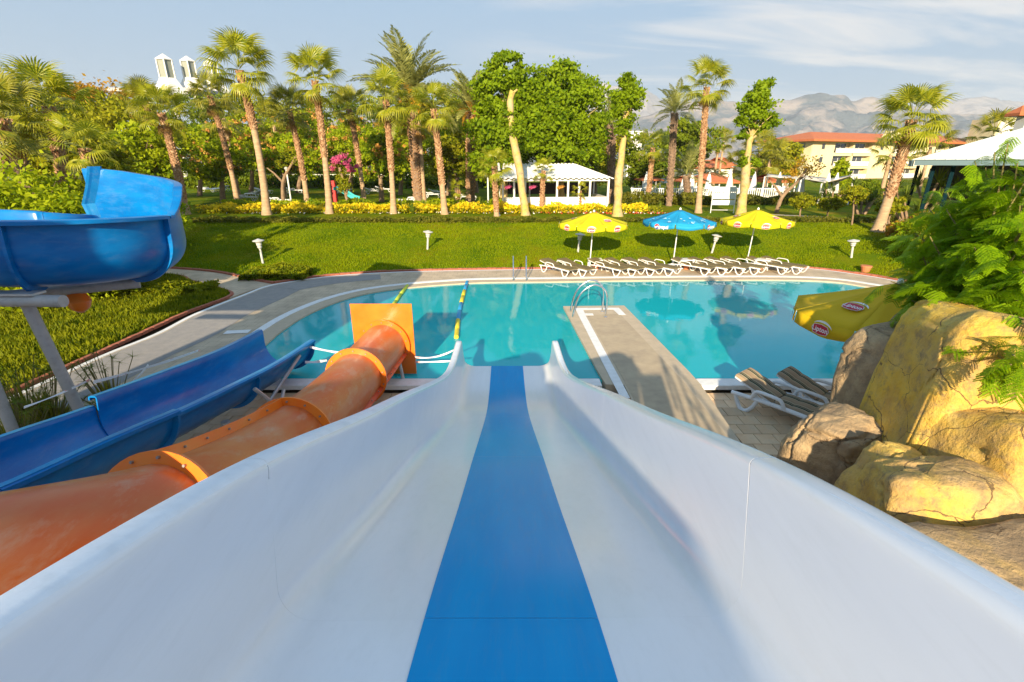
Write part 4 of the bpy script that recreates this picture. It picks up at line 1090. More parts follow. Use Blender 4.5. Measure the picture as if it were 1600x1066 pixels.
# ============================================================ PALMS
def P_at(bx, by, tx, ty, label, **k):
    b = on_ground(bx, by); t = atY(tx, ty, b.y + k.pop('dy', 0)); return palm(b, t, label, **k)
P_at(417, 336, 374, 112, 'tallest fan palm of the left group, leaning left, crown high above the others', r=.24, s=1.22, n=30, seed=1, boot=(.62, 1), bow=(.25, 0, 0), dead=4)
P_at(290, 335, 252, 178, 'fan palm just right of the raised blue slide, leaning left, rough brown trunk', r=.24, s=1.0, seed=2, boot=(.15, 1), bow=(.15, 0, 0), dead=8)
P_at(258, 330, 228, 165, 'fan palm with orange brown trunk close behind the raised blue slide wall', r=.2, s=.95, seed=3, boot=(.1, 1), dark=True, dead=8)
P_at(372, 322, 328, 152, 'fan palm with hanging dry skirt left of the tallest leaning palm', r=.2, s=1.0, seed=4, boot=(.35, 1), bow=(.2, 0, 0), dark=True, dead=14)
P_at(481, 324, 452, 175, 'shorter fan palm with dark reddish crown between two taller palms', r=.2, s=1.0, seed=5, boot=(.3, 1), bow=(.15, 0, 0), dark=True, dead=8)
P_at(515, 334, 492, 128, 'tall straight fan palm with pale patterned trunk right of the reddish one', r=.21, s=1.15, seed=6, boot=(.45, 1), bow=(.1, 0, 0))
P_at(570, 322, 546, 172, 'fan palm behind the bougainvillea with an orange brown upper trunk', r=.19, s=1.0, seed=7, boot=(.4, 1), bow=(.1, 0, 0), dark=True)
P_at(615, 334, 603, 158, 'slender fan palm in front of the big date palm crown', r=.19, s=1.1, seed=8, boot=(.4, 1), bow=(.05, 0, 0))
P_at(695, 335, 677, 172, 'slender fan palm right of the big date palm, whitish leaf scars', r=.2, s=1.0, seed=9, boot=(.3, 1), bow=(.05, 0, 0))
P_at(654, 318, 640, 150, 'largest date palm with silvery arching fronds and orange fruit stalks', kind='date_orange', r=.36, s=1.4, n=54, seed=10)
P_at(735, 318, 736, 175, 'date palm with orange skirt and upright fronds beside the round leafy tree', kind='date_orange', r=.36, s=1.15, n=34, seed=11)
P_at(776, 338, 772, 262, 'small young fan palm left of the white pavilion', r=.15, s=.72, n=18, seed=12, boot=(.1, 1), dead=2)
P_at(846, 332, 849, 268, 'small fan palm in front of the white pavilion wall', r=.14, s=.55, n=14, seed=13, boot=(.1, 1), dead=2)
P_at(906, 330, 906, 300, 'tiny palm against the white pavilion wall', r=.10, s=.42, n=12, seed=14, boot=(0, 1), dead=0)
P_at(716, 322, 717, 298, 'tiny bushy palm in the yellow flower bed', r=.12, s=.55, n=14, seed=15, boot=(0, 1), dead=0)
P_at(1091, 333, 1104, 138, 'tall slim fan palm behind the blue parasol, leaning slightly right', r=.19, s=.98, n=26, seed=16, boot=(.35, 1))
P_at(1045, 322, 1054, 178, 'date palm with thick brown neck left of the tall slim fan palm', kind='date', r=.2, s=.72, n=26, seed=17)
P_at(1012, 316, 1020, 232, 'short fan palm with drooping dead leaves left of the brown necked date palm', r=.2, s=.9, n=18, seed=18, boot=(.2, 1), dead=8)
P_at(1371, 362, 1424, 190, 'big fan palm leaning right in front of the yellow hotel, orange brown lower trunk', r=.25, s=.98, n=32, seed=19, boot=(.33, 1), bow=(.05, 0, 0), dead=5)
P_at(955, 318, 955, 196, 'olive date palm behind the pollarded tree', kind='date', r=.3, s=.85, n=24, seed=20, group=None)
P_at(1075, 318, 1072, 275, 'low date palm with grey green fronds left of the tall slim palm', kind='date', r=.25, s=.95, n=22, seed=21)
# left edge, nearer
palm(Vector((-17.5, 19.5, 0)), atY(78, 170, 19.5), 'near fan palm above the raised blue slide at the left edge', r=.2, s=.88, n=26, seed=30, boot=(.3, 1), dead=6, group='palms at the left edge')
palm(Vector((-14.2, 17.3, 0)), atY(132, 236, 17.3), 'low fan palm right above the rim of the raised blue slide', r=.14, s=.62, n=16, seed=31, boot=(.2, 1), dead=2, group='palms at the left edge')
palm(Vector((-19.5, 17.5, 0)), atY(8, 190, 17.5), 'dark palm cut by the left edge of the picture', r=.2, s=.85, n=22, seed=32, dark=True, dead=8, group='palms at the left edge')
palm(Vector((-21, 22.5, .3)), atY(20, 235, 22.5), 'dull date palm low behind the left bushes', kind='date', r=.25, s=.9, n=26, seed=33, group='palms at the left edge')
# distant small palms
for i, (bx, by, tx, ty, Y, s, lb) in enumerate([
    (1125, 285, 1123, 226, 78, 1.1, 'distant thin palm left of the red roofs'), (1131, 285, 1131, 221, 84, 1.1, 'distant thin palm topmost above the red roofs'),
    (1205, 290, 1203, 250, 62, 1.6, 'distant palm beside the pollarded tree trunk'), (1188, 290, 1186, 240, 66, 1.7, 'distant palm behind the pollarded tree'),
    (1397, 300, 1392, 242, 48, 1.15, 'fan palm in front of the right half of the yellow hotel'), (1450, 300, 1455, 228, 60, 1.5, 'fan palm behind the white metal roof'),
    (1560, 260, 1552, 212, 46, 1.2, 'grey palm crown over the white metal roof'), (1150, 290, 1148, 262, 70, 1.4, 'little palm among the red roofs'),
    (425, 300, 428, 196, 52, 1.25, 'shaded palm crown behind the tall leaning palm'), (345, 300, 350, 185, 48, 1.2, 'shaded palm behind the palm with a dry skirt'),
    (675, 300, 655, 190, 44, 1.2, 'drooping palm crown under the largest date palm')]):
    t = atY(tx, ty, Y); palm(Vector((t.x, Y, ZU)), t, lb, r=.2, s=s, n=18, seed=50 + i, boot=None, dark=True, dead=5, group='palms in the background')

# ============================================================ BROADLEAF TREES
def treeY(px, Y): p = atY(px, 300, Y); return Vector((p.x, Y, ZU))
def rel(b, px, py, Y, rx, ry, rz): p = atY(px, py, Y) - b; return (p.x, p.y, p.z, rx, ry, rz)
b = treeY(878, 41)
tree(b, [rel(b, 868, 150, 41, 2.4, 2.2, 2.0), rel(b, 905, 165, 40.5, 2.0, 2, 2.2), rel(b, 850, 195, 40, 2.4, 2.2, 2.2), rel(b, 895, 215, 40, 2.5, 2.2, 2.0), rel(b, 830, 225, 40.5, 2.2, 2, 1.7), rel(b, 880, 118, 41.5, 1.3, 1.3, 1.1), rel(b, 870, 250, 41, 2.6, 2, 1.1)],
     'large round bright green plane tree behind the white pavilion', leaf='plane_leaf', size=.15, nleaf=34000, r=.35, seed=1, bark='plane_bark', ncl=330, clump=.17, group='big plane trees behind the pavilion')
b = treeY(785, 40)
tree(b, [rel(b, 790, 112, 40, 1.3, 1.3, 1.3), rel(b, 783, 150, 40, 1.9, 1.8, 1.9), rel(b, 775, 200, 40, 2.0, 1.8, 2.2), rel(b, 805, 185, 40.5, 1.8, 1.8, 2.0), rel(b, 770, 250, 40, 1.6, 1.6, 1.6), rel(b, 820, 140, 40.5, 1.4, 1.3, 1.4)],
     'tall leafy plane tree between the orange skirted date palm and the pavilion', leaf='plane_leaf', size=.15, nleaf=24000, r=.3, seed=2, bark='plane_bark', ncl=230, clump=.17, group='big plane trees behind the pavilion')
def pollard(bx, by, pts, blobs, label, seed, r=.20, nleaf=6500):
    b = on_ground(bx, by); t = empty('pollarded_tree', b, 0, label, 'tree', 'pollarded plane trees along the bank')
    g = random.Random(seed); L = [Vector((0, 0, -.1))] + [atY(x, y, b.y) - b for x, y in pts]; L = smooth_line(L, 5)
    L = [p + Vector((g.uniform(-.03, .03), g.uniform(-.03, .03), 0)) for p in L]
    rr = [r * (1.25 - .55 * i / len(L)) * g.uniform(.82, 1.22) * (1 + .35 * math.exp(-i * 1.2)) for i in range(len(L))]
    mb = MB(); mb.tube(L, rr, 12)
    e = L[-1]; mb.tube([L[-5], L[-3] + Vector((.18, 0, .2)), e + Vector((.3, 0, .1))], [r * .4, r * .35, r * .3], 8)
    bl = [rel(b, *q) for q in blobs]
    for q in bl:
        for k in range(4):
            c = Vector(q[:3]) + Vector((g.uniform(-.6, .6) * q[3], g.uniform(-.6, .6) * q[4], g.uniform(-.4, .7) * q[5])); s = min(L, key=lambda p: (p - c).length); mb.tube([s, s.lerp(c, .5) + Vector((0, 0, .15)), c], [.05, .035, .012], 5)
    mb.build('trunk', M['plane_bark'], t, smooth=True)
    obj('crown', crown_mesh('crown', bl, nleaf, .105, M['plane_leaf'], seed, .24, 70, .35), t)
Y1 = on_ground(822, 337).y
pollard(822, 337, [(812, 270), (800, 205), (797, 165), (800, 143)], [(806, 205, Y1, .5, .5, .6), (790, 180, Y1, .4, .4, .5)], 'bare topped pollarded tree with pale knobbly trunk left of the pavilion roof', 3, .21, 1500)
Y2 = on_ground(965, 338).y
pollard(965, 338, [(966, 290), (972, 235), (977, 195)], [(976, 145, Y2, .75, .7, 1.0), (990, 155, Y2, .6, .6, .6), (973, 180, Y2, .65, .6, .7), (982, 127, Y2, .45, .45, .5), (975, 205, Y2, .45, .4, .4)], 'pollarded tree with yellow trunk and one tuft of leaves right of the pavilion', 4, .22)
Y3 = on_ground(1157, 338).y
pollard(1157, 338, [(1163, 290), (1168, 240), (1173, 215)], [(1190, 150, Y3, .75, .7, .8), (1172, 180, Y3, .8, .7, .7), (1195, 190, Y3, .7, .6, .6), (1195, 137, Y3, .5, .5, .5), (1168, 205, Y3, .5, .5, .45), (1160, 245, Y3, .35, .4, .5), (1180, 262, Y3, .35, .4, .5)], 'pollarded tree with leafy bulging top behind the right yellow parasol', 5, .23, 8000)

# background trees, each one of its own
BG = [  # px, Y, blobs (px,py,rx,rz), leaf, label, flowers
 (150, 46, [(120, 175, 2.6, 2.2), (165, 165, 2.6, 2.2), (140, 215, 3.0, 2.2)], 'autumn', 'orange brown leafy tree behind the left palms', None),
 (60, 40, [(40, 185, 3.0, 2.6), (85, 200, 3.0, 2.4), (20, 225, 3.0, 2.4)], 'tree_olive', 'olive green tree behind the palms at the far left', None),
 (205, 40, [(195, 215, 2.4, 2.2), (170, 190, 2.2, 2.0), (225, 235, 2.2, 2.0)], 'tree_olive', 'yellow green tree above the raised slide wall', None),
 (310, 54, [(290, 240, 2.2, 1.6), (335, 235, 2.4, 1.7), (310, 215, 2.2, 1.4)], 'tree_bright', 'rounded bright tree with pale blossom near the white loungers', ('blossom', 800)),
 (390, 56, [(370, 225, 3.0, 1.9), (420, 235, 3.0, 1.9), (395, 205, 2.8, 1.6)], 'tree_bright', 'spreading blossom tree behind the tallest leaning palm', ('blossom', 1466)),
 (465, 60, [(450, 230, 3.2, 2.0), (500, 225, 3.2, 2.0), (470, 200, 3.0, 1.7)], 'tree_bright', 'spreading blossom tree behind the tall straight palm', ('blossom', 1732)),
 (545, 58, [(530, 240, 2.8, 1.9), (575, 235, 3.0, 2.0), (555, 210, 2.8, 1.6)], 'tree_bright', 'spreading blossom tree behind the bougainvillea', ('blossom', 1600)),
 (625, 56, [(610, 235, 2.8, 1.9), (655, 235, 2.8, 2.0), (635, 205, 2.6, 1.6)], 'tree_bright', 'orange tinged tree behind the slender palm', ('blossom', 1732)),
 (700, 55, [(690, 225, 2.8, 2.0), (730, 235, 2.6, 2.0), (710, 200, 2.4, 1.6)], 'tree_bright', 'blossom tree left of the orange skirted date palm', ('blossom', 1066)),
 (325, 82, [(290, 190, 5, 3.6), (345, 185, 5, 3.6), (320, 225, 5, 3.0)], 'tree_dark', 'dark tree far behind the white chimney structure', None),
 (430, 88, [(400, 185, 5.5, 3.4), (460, 190, 5.5, 3.6), (430, 225, 5, 3.0)], 'tree_olive', 'large olive tree far behind the blossom trees on the left', None),
 (540, 88, [(510, 185, 5.5, 3.6), (575, 190, 5.5, 3.6), (540, 225, 5, 3.0)], 'tree_dark', 'large dark tree far behind the blossom trees in the middle', None),
 (660, 80, [(620, 190, 5, 3.6), (690, 180, 5, 3.8), (650, 230, 5, 3.0)], 'tree_dark', 'large dark tree far behind the largest date palm', None),
 (745, 60, [(735, 185, 2.8, 2.6), (760, 225, 3.0, 2.6), (720, 165, 2.2, 2.0)], 'tree_dark', 'deep green tree filling the gap beside the date palm with an orange skirt', None),
 (930, 56, [(920, 235, 2.6, 2.0), (945, 210, 2.2, 2.0), (930, 262, 3.0, 1.6)], 'tree_olive', 'olive brown tree right of the big plane tree', None),
 (1005, 58, [(1000, 240, 2.4, 2.0), (985, 265, 2.4, 1.6), (1018, 262, 2.2, 1.6)], 'tree_dark', 'dark bushy tree behind the short fan palm', None),
 (1078, 72, [(1065, 222, 3.0, 2.2), (1090, 222, 3.0, 2.2), (1078, 205, 2.4, 1.6), (1070, 245, 2.6, 1.6)], 'tree_dark', 'round dark pine like tree behind the tall slim palm', None),
 (1228, 70, [(1220, 245, 2.4, 1.8), (1212, 265, 2.4, 1.6)], 'tree_olive', 'bushy tree left of the yellow hotel', None),
 (1312, 52, [(1312, 270, .55, 1.2), (1312, 287, .85, 1.1)], 'tree_bright', 'cone shaped tree in front of the yellow hotel', None),
 (1358, 44, [(1358, 294, .6, .6), (1358, 302, .8, .6)], 'tree_dark', 'rounded dark shrub tree in front of the yellow hotel', None),
 (345, 44, [(330, 262, 1.6, 1.0), (360, 255, 1.6, 1.1), (345, 240, 1.6, 1.0)], 'tree_bright', 'low rounded bright tree beside the white loungers', ('blossom', 400)),
 (440, 47, [(425, 250, 2.0, 1.3), (470, 255, 2.0, 1.2), (445, 232, 2.0, 1.2)], 'tree_bright', 'low fresh green tree between the tallest palm and the straight palm', ('blossom', 800)),
 (595, 46, [(575, 258, 1.9, 1.2), (612, 255, 1.8, 1.2), (592, 235, 1.9, 1.2)], 'tree_bright', 'low fresh green tree between the slender palms', ('blossom', 1000)),
 (715, 48, [(700, 250, 1.9, 1.4), (730, 262, 1.8, 1.2), (712, 228, 1.9, 1.3)], 'tree_olive', 'low olive tree left of the orange skirted date palm', None),
 (225, 36, [(205, 262, 1.6, 1.3), (240, 250, 1.5, 1.3), (222, 225, 1.5, 1.2)], 'tree_bright', 'fresh yellow green tree between the two palms by the raised slide', None),
 (125, 28, [(100, 262, 1.8, 1.4), (150, 258, 1.6, 1.3), (125, 235, 1.6, 1.1)], 'tree_olive', 'yellow olive tree above the rim of the raised slide', None)]
for i, (px, Y, bl, leaf, lb, fl) in enumerate(BG):
    b = treeY(px, Y); bb = [rel(b, x, y, Y + (j % 2) * .8, rx, rx * .9, rz) for j, (x, y, rx, rz) in enumerate(bl)]
    sz = .15 if Y < 62 else .22
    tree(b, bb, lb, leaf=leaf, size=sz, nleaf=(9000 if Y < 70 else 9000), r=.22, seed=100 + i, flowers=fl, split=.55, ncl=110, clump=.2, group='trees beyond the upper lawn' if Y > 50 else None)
# bougainvillea
b = on_ground(548, 326)
t = empty('bougainvillea', b, 0, 'bougainvillea with magenta flowers on a crooked pale trunk', 'bougainvillea')
mb = MB(); L = [Vector((0, 0, -.1)), Vector((-.25, 0, .9)), atY(537, 285, b.y) - b, atY(530, 262, b.y) - b]; mb.tube(smooth_line(L, 4), .11, 8); mb.tube([L[1], atY(548, 270, b.y) - b], [.08, .04], 6); mb.build('trunk', M['bark'], t, smooth=True)
obj('crown', crown_mesh('crown', [rel(b, 540, 285, b.y, .55, .5, .8), rel(b, 533, 262, b.y, .6, .5, .45)], 1800, .08, M['tree_olive'], 7, .3, 30), t)
obj('blossom', crown_mesh('blossom', [rel(b, 533, 250, b.y, .75, .6, .38), rel(b, 550, 262, b.y, .4, .4, .3), rel(b, 524, 262, b.y, .4, .4, .3)], 1500, .07, M['magenta'], 8, .25, 30), t)
# bare forked trees
for i, (bx, by, L, lb) in enumerate([(443, 322, [(442, 285), (455, 258), (462, 245)], 'bare forked tree trunk left of the white lamp post'), (1213, 333, [(1222, 308), (1245, 285), (1262, 262)], 'crooked bare tree with reddish leaves left of the shade sails')]):
    b = on_ground(bx, by); t = empty('bare_tree', b, 0, lb, 'tree'); P = [Vector((0, 0, -.1))] + [atY(x, y, b.y) - b for x, y in L]
    mb = MB(); mb.tube(smooth_line(P, 4), [.16 - .1 * k / 12 for k in range(13)], 8); mb.tube([P[1], P[1] + Vector((-.6, 0, .7)), P[1] + Vector((-1.1, 0, 1.1))], [.09, .07, .04], 6); mb.tube([P[2], P[2] + Vector((.6, .1, .5))], [.07, .03], 6); mb.tube([P[1], P[1] + Vector((.5, .1, 1.2))], [.07, .03], 6)
    mb.build('trunk', M['bark'], t, smooth=True)
    obj('crown', crown_mesh('crown', [(P[3].x, 0, P[3].z, .9, .7, .7), (P[2].x - .6, 0, P[2].z + .3, .6, .6, .5)], 900, .07, M['autumn' if i else 'tree_olive'], 70 + i, .3, 24), t)
# staked young trees on the right
for i, (bx, by, ty) in enumerate([(1250, 340, 312), (1293, 343, 315), (1331, 352, 300), (1391, 358, 318)]):
    b = on_ground(bx, by); tp_ = atY(bx + 5, ty, b.y) - b
    tree(b, [(tp_.x, 0, tp_.z - .1, .55, .5, .42), (tp_.x - .3, .2, tp_.z - .2, .38, .4, .3), (tp_.x + .35, -.1, tp_.z - .1, .38, .4, .3)], 'small staked round tree, %s of the four beside the upper path' % ('leftmost', 'second from the left', 'third from the left', 'rightmost')[i], leaf='tree_olive', size=.07, nleaf=2600, r=.045, seed=200 + i, split=.85, ncl=40, group='small staked trees by the upper path')
# shrubs right, yucca mass
for i, (px, py, s, lb) in enumerate([(1345, 335, 1.0, 'dark spiky shrub left of the leaning palm'), (1425, 350, 1.25, 'large spiky yucca clump right of the leaning palm'), (1462, 345, 1.35, 'spiky yucca clump under the white metal roof'), (1300, 322, .8, 'spiky shrub behind the staked trees')]):
    b = on_ground(px, py); t = empty('yucca', b, 0, lb, 'yucca', 'yucca clumps on the right')
    g = random.Random(i); heads = [(g.uniform(-1.2, 1.2) * s, g.uniform(-.4, .6), g.uniform(.3, 1.9) * s) for _ in range(7)]
    mb = MB()
    for h in heads: mb.tube([(h[0] * .3, h[1] * .3, -.05), h], [.09, .06], 6)
    mb.build('stem', M['bark'], t)
    for h in heads: obj('leaf_head', spikes('leaf_head', h, 60, .85 * s, .028, M['yucca'], g.randrange(999), 0, 85), t)
# hedge along the bank top
g0 = np.random.default_rng(8)
def strip(name, x0, x1, y0, y1, h, n, size, m, label, cat, seed, dens=1.4, zf_=None):
    g = np.random.default_rng(seed); X = g.uniform(x0, x1, n); Y = g.uniform(y0, y1, n)
    k = np.array([.65 + .5 * noise.noise(Vector((x * dens, y * dens, seed))) for x, y in zip(X, Y)])
    Z = np.array([gz(x, y) for x, y in zip(X, Y)]) + g.random(n) ** .6 * h * k
    o = obj(name, polymesh(name, leaf_quads(np.stack([X, Y, Z], 1), size, g, .8), 4, m)); return tag(o, label, cat, kind='stuff')
strip('low_hedge', -24, 26, 29.0, 29.9, .42, 26000, .055, M['hedge'], 'low clipped hedge running along the top of the grass bank', 'hedge', 1)
strip('flower_bed', -22, 9.5, 34.7, 36.6, .80, 16000, .085, M['yellow_leaf'], 'band of yellow leaved plants behind the hedge', 'flower bed', 2, .8)
strip('bed_greenery', -22, 10.5, 34.6, 37.4, .55, 9000, .10, M['tree_olive'], 'green leaves mixed into the yellow flower bed', 'flower bed', 3, .5)
strip('garden_shrubs', -46, 0, 70, 72.5, 2.4, 16000, .20, M['tree_dark'], 'dark loose shrubs between the lawn loungers and the far white fence', 'shrub', 12, .35)
strip('bed_shrubs', -22, 4, 37.4, 38.6, .95, 7000, .10, M['tree_bright'], 'leafy green undergrowth behind the yellow flower bed', 'shrub', 13, .55)
strip('white_flowers', -20, 11, 34.2, 34.9, .18, 160, .07, M['white_petal'], 'scattered white flowers along the front of the bed', 'flowers', 4)
strip('red_flowers', 2, 11.5, 34.3, 34.9, .16, 160, .07, M['red_petal'], 'red flowers near the pavilion', 'flowers', 5)
strip('right_hedge', 9, 32, 42, 43.5, 1.15, 9000, .12, M['hedge'], 'brownish green hedge in front of the restaurant terrace', 'hedge', 6, .4)
strip('bank_shrubs', -10.9, -8.3, 18.9, 20.0, .45, 6000, .07, M['cover'], 'leafy ground cover at the corner of the bank by the lamp', 'shrub', 7)
strip('corner_shrubs', -13.8, -11.0, 16.6, 17.8, .42, 5000, .07, M['cover'], 'low yellow green shrubs at the corner of the left lawn', 'shrub', 8)
for i, (px, py, lb) in enumerate([(662, 332, 'strappy green plant left of the slender right palm'), (645, 334, 'strappy green plant beside the big date palm base'), (628, 332, 'strappy green plant right of the slender palm base'), (1000, 327, 'bright strappy bush behind the yellow bed'), (750, 328, 'strappy plant by the white pole'), (1030, 330, 'green tuft left of the blue parasol')]):
    b = on_ground(px, py); o = obj('strappy_plant', spikes('strappy_plant', (0, 0, 0), 60, 1.0 if i != 5 else .7, .045, M['yucca'], 80 + i, 35, 88), loc=b); tag(o, lb, 'plant', 'strappy plants in the flower bed')
# left bushes behind the raised slide
for i, (px, Y, z, r_, leaf, lb) in enumerate([(20, 15.5, 3.6, 2.2, 'tree_bright', 'yellow green bush above the raised slide at the far left'), (100, 16.5, 3.1, 1.7, 'tree_bright', 'yellow green bush behind the rim of the raised slide'), (190, 23, 2.8, 1.9, 'tree_bright', 'leafy bush under the palms right of the splash wall'), (60, 24, 3.2, 2.4, 'tree_dark', 'dark shrub under the palms at the far left')]):
    p = atY(px, 300, Y); b = Vector((p.x, Y, 0 if Y < 20 else .2))
    t = tree(b, [(0, 0, z * .45, r_, r_ * .7, z * .45), (-r_ * .6, .2, z * .65, r_ * .7, r_ * .6, z * .4), (r_ * .6, 0, z * .6, r_ * .7, r_ * .6, z * .4), (0, .3, z * .9, r_ * .7, r_ * .6, z * .35)], lb, 'bush', leaf, .085, 14000, .08, 300 + i, cat='bush', group='bushes behind the raised slide', split=.25, ncl=130, clump=.2)
# papyrus beside the grey posts
for i, (x, y, n) in enumerate([(-7.9, 7.3, 90), (-7.25, 7.8, 60), (-8.5, 7.5, 80), (-7.7, 6.5, 80)]):
    t = empty('papyrus', (x, y, -.19), 0, ('tall grassy papyrus clump left of the grey post', 'papyrus clump right behind the grey post', 'leafy papyrus clump at the far left', 'papyrus clump nearest the blue slide')[i], 'papyrus', 'papyrus clumps under the raised slide')
    g = random.Random(i + 5); mb = MB(); heads = []
    for k in range(26):
        az = g.uniform(0, 2 * pi); d = g.uniform(.1, .6); h = g.uniform(.8, 1.45); e = Vector((cos(az) * d, sin(az) * d, h)); mb.tube([(e.x * .15, e.y * .15, 0), (e.x * .5, e.y * .5, h * .6), e], .008, 4); heads.append(e)
    mb.build('stems', M['mimosa_stem'], t)['kind'] = 'stuff'
    v = []; f = []
    for e in heads:
        for k in range(14):
            a = g.uniform(0, 2 * pi); l = g.uniform(.14, .26); d = Vector((cos(a), sin(a), g.uniform(-.3, .5))); s = Vector((-sin(a), cos(a), 0)) * .006; q = e + d * l; b_ = len(v); v += [e - s, e + s, q]; f.append((b_, b_ + 1, b_ + 2))
    o = obj('leaf_sprays', pymesh('leaf_sprays', v, f, M['yucca']), t); o['kind'] = 'stuff'
    o = obj('low_blades', spikes('low_blades', (0, 0, 0), n * 5, 1.1, .014, M['fan_dark'], i, 20, 88, .5), t); o['kind'] = 'stuff'

# ============================================================ FEATHERY TREE over the rocks
def feather(seed):
    """bipinnate leaf along +X"""
    g = random.Random(seed); v = []; f = []; Lr = .34
    def q(*a): b = len(v); v.extend(tuple(x) for x in a); f.append(tuple(range(b, b + len(a))))
    C = lambda t: Vector((Lr * t, 0, .05 * t - .13 * t * t))
    for k in range(5):
        a, b = C(k / 5), C((k + 1) / 5); q(a + Vector((0, -.0022, 0)), b + Vector((0, -.0022, 0)), b + Vector((0, .0022, 0)), a + Vector((0, .0022, 0)))
    for i in range(9):
        t = .16 + .84 * i / 8.5; p = C(min(t, 1))
        for s in (-1, 1):
            L = .155 * (1 - .35 * abs(t - .5)) * g.uniform(.9, 1.1); az = s * R(62 - 22 * t + g.uniform(-6, 6)); d = Vector((cos(az), sin(az), -.12 + g.uniform(-.12, .1))).normalized()
            m_ = 10
            for j in range(m_):
                u = .08 + .92 * j / m_; c = p + d * L * u - Vector((0, 0, .25 * L * u * u)); w = .0135
                for s2 in (-1, 1):
                    e = Vector((-d.y, d.x, 0)) * s2; e = (e + d * .35).normalized(); ll = .034 * (1 - .4 * u ** 3)
                    q(c, c + e * ll * .5 + d * w * .62, c + e * ll, c + e * ll * .5 - d * w * .62)
    return v, f
FE = [pymesh('leaf', *feather(s), M['mimosa']) for s in range(4)]
ft = empty('feathery_tree', (6.3, 6.2, -.19), 0, 'bright green feathery leaved tree hanging over the rock at the right', 'tree')
FT = Vector((6.3, 6.2, -.19)); g = random.Random(12)
mb = MB(); br = MB()
root = Vector((6.35, 6.2, 2.0)); mb.tube([Vector((6.3, 6.2, -.19)) - FT, Vector((6.45, 6.1, 1.2)) - FT, root - FT], [.12, .10, .08], 8)
targets = []
spec = [  # px, py, Y : branch tips read off the picture
 (1392, 440, 6.8), (1425, 470, 6.2), (1430, 425, 6.9), (1450, 440, 6.2), (1470, 480, 5.6), (1440, 395, 7.0), (1480, 420, 6.2), (1500, 460, 5.6), (1520, 500, 5.1), (1478, 505, 5.3),
 (1545, 470, 5.2), (1560, 430, 5.4), (1590, 470, 4.9), (1585, 400, 5.2), (1540, 390, 5.8), (1510, 365, 6.4), (1470, 345, 7.0), (1430, 365, 7.4), (1560, 340, 6.0), (1600, 350, 5.4), (1520, 315, 6.8), (1570, 290, 6.2), (1600, 310, 5.6),
 (1540, 262, 6.6), (1590, 255, 6.0), (1575, 225, 6.2), (1600, 510, 4.4), (1590, 545, 4.1), (1580, 570, 4.0), (1560, 520, 4.7), (1610, 440, 4.9), (1640, 380, 5.2), (1640, 480, 4.7), (1640, 300, 5.6), (1495, 400, 6.0), (1525, 430, 5.6), (1460, 380, 6.8), (1450, 410, 6.6), (1500, 330, 6.8), (1550, 370, 5.9), (1600, 425, 5.0), (1505, 485, 5.3), (1575, 500, 4.8), (1480, 300, 7.4), (1450, 325, 7.6), (1555, 305, 6.5), (1610, 270, 5.9), (1680, 330, 5.6), (1720, 420, 5.4), (1700, 500, 5.0), (1760, 380, 5.8), (1780, 470, 5.6), (1700, 260, 6.2), (1800, 320, 6.4), (1850, 420, 6.4)]
sp2 = [(px + g.uniform(-22, 22), py + g.uniform(-20, 20), Y + g.uniform(-.3, .5)) for px, py, Y in spec if px > 1440]
LV = []
for i, (px, py, Y) in enumerate(spec + sp2):
    e = atY(px, py, Y); c = root.lerp(e, .5) + Vector((g.uniform(-.15, .15), g.uniform(-.1, .1), g.uniform(.0, .3)))
    L = smooth_line([root, c, e], 6); mb.tube([p - FT for p in L], [.03 - .024 * k / 12 for k in range(13)], 5)
    for k in range(13):
        t = 6 + int(k * .55); p = L[min(12, t)] + Vector((g.uniform(-.11, .11), g.uniform(-.11, .11), g.uniform(-.08, .10)))
        az = g.uniform(-pi, pi) if k > 4 else math.atan2(e.y - root.y, e.x - root.x) + g.uniform(-1.1, 1.1)
        s = g.uniform(.65, 1.05); LV.append((p, (g.uniform(-.5, .5), R(g.uniform(-15, 55)), az), s))
LV.sort(key=lambda q: q[0].y)
from mathutils import Euler
far_v = [[], [], [], []]
for i, (p, rot, s) in enumerate(LV):
    if i < 295: o = obj('leaf', FE[g.randrange(4)], ft, loc=p - FT, rot=rot); o.scale = (s, s, s)
    else: far_v[g.randrange(4)].append(np.array(Matrix.Translation(p - FT) @ Euler(rot).to_matrix().to_4x4() @ Matrix.Scale(s, 4)))
out_ = []
for me, ms in zip(FE, far_v):
    co = np.array([v.co[:] for v in me.vertices]); co = np.concatenate([co, np.ones((len(co), 1))], 1)
    for mx_ in ms: out_.append((co @ mx_.T)[:, :3])
o = obj('leaf_mass', polymesh('leaf_mass', np.concatenate(out_), 4, M['mimosa']), ft); o['kind'] = 'stuff'
mb.build('branches', M['mimosa_stem'], ft)
# shrubbery under and beside the metal roof
for i, (px, py, Y, r_, h_, leaf, lb) in enumerate([(1475, 330, 22, 1.3, 1.7, 'tree_bright', 'yellow green shrub in front of the metal roofed pavilion, left one'), (1530, 330, 20, 1.5, 2.1, 'tree_olive', 'olive shrub in front of the metal roofed pavilion, middle one'), (1590, 330, 18, 1.5, 2.4, 'tree_bright', 'yellow green shrub under the metal roof at the right edge'), (1440, 350, 24, 1.1, 1.2, 'autumn', 'reddish brown low shrub beside the leaning palm base')]):
    p_ = atY(px, py, Y); b = Vector((p_.x, Y, gz(p_.x, Y)))
    tree(b, [(0, 0, h_ * .5, r_, r_ * .8, h_ * .5), (-r_ * .6, 0, h_ * .45, r_ * .7, r_ * .6, h_ * .4), (r_ * .6, .1, h_ * .7, r_ * .7, r_ * .6, h_ * .45)], lb, 'bush', leaf, .08, 7000, .06, 400 + i, cat='bush', group='shrubs by the metal roofed pavilion', split=.25, ncl=90, clump=.22)
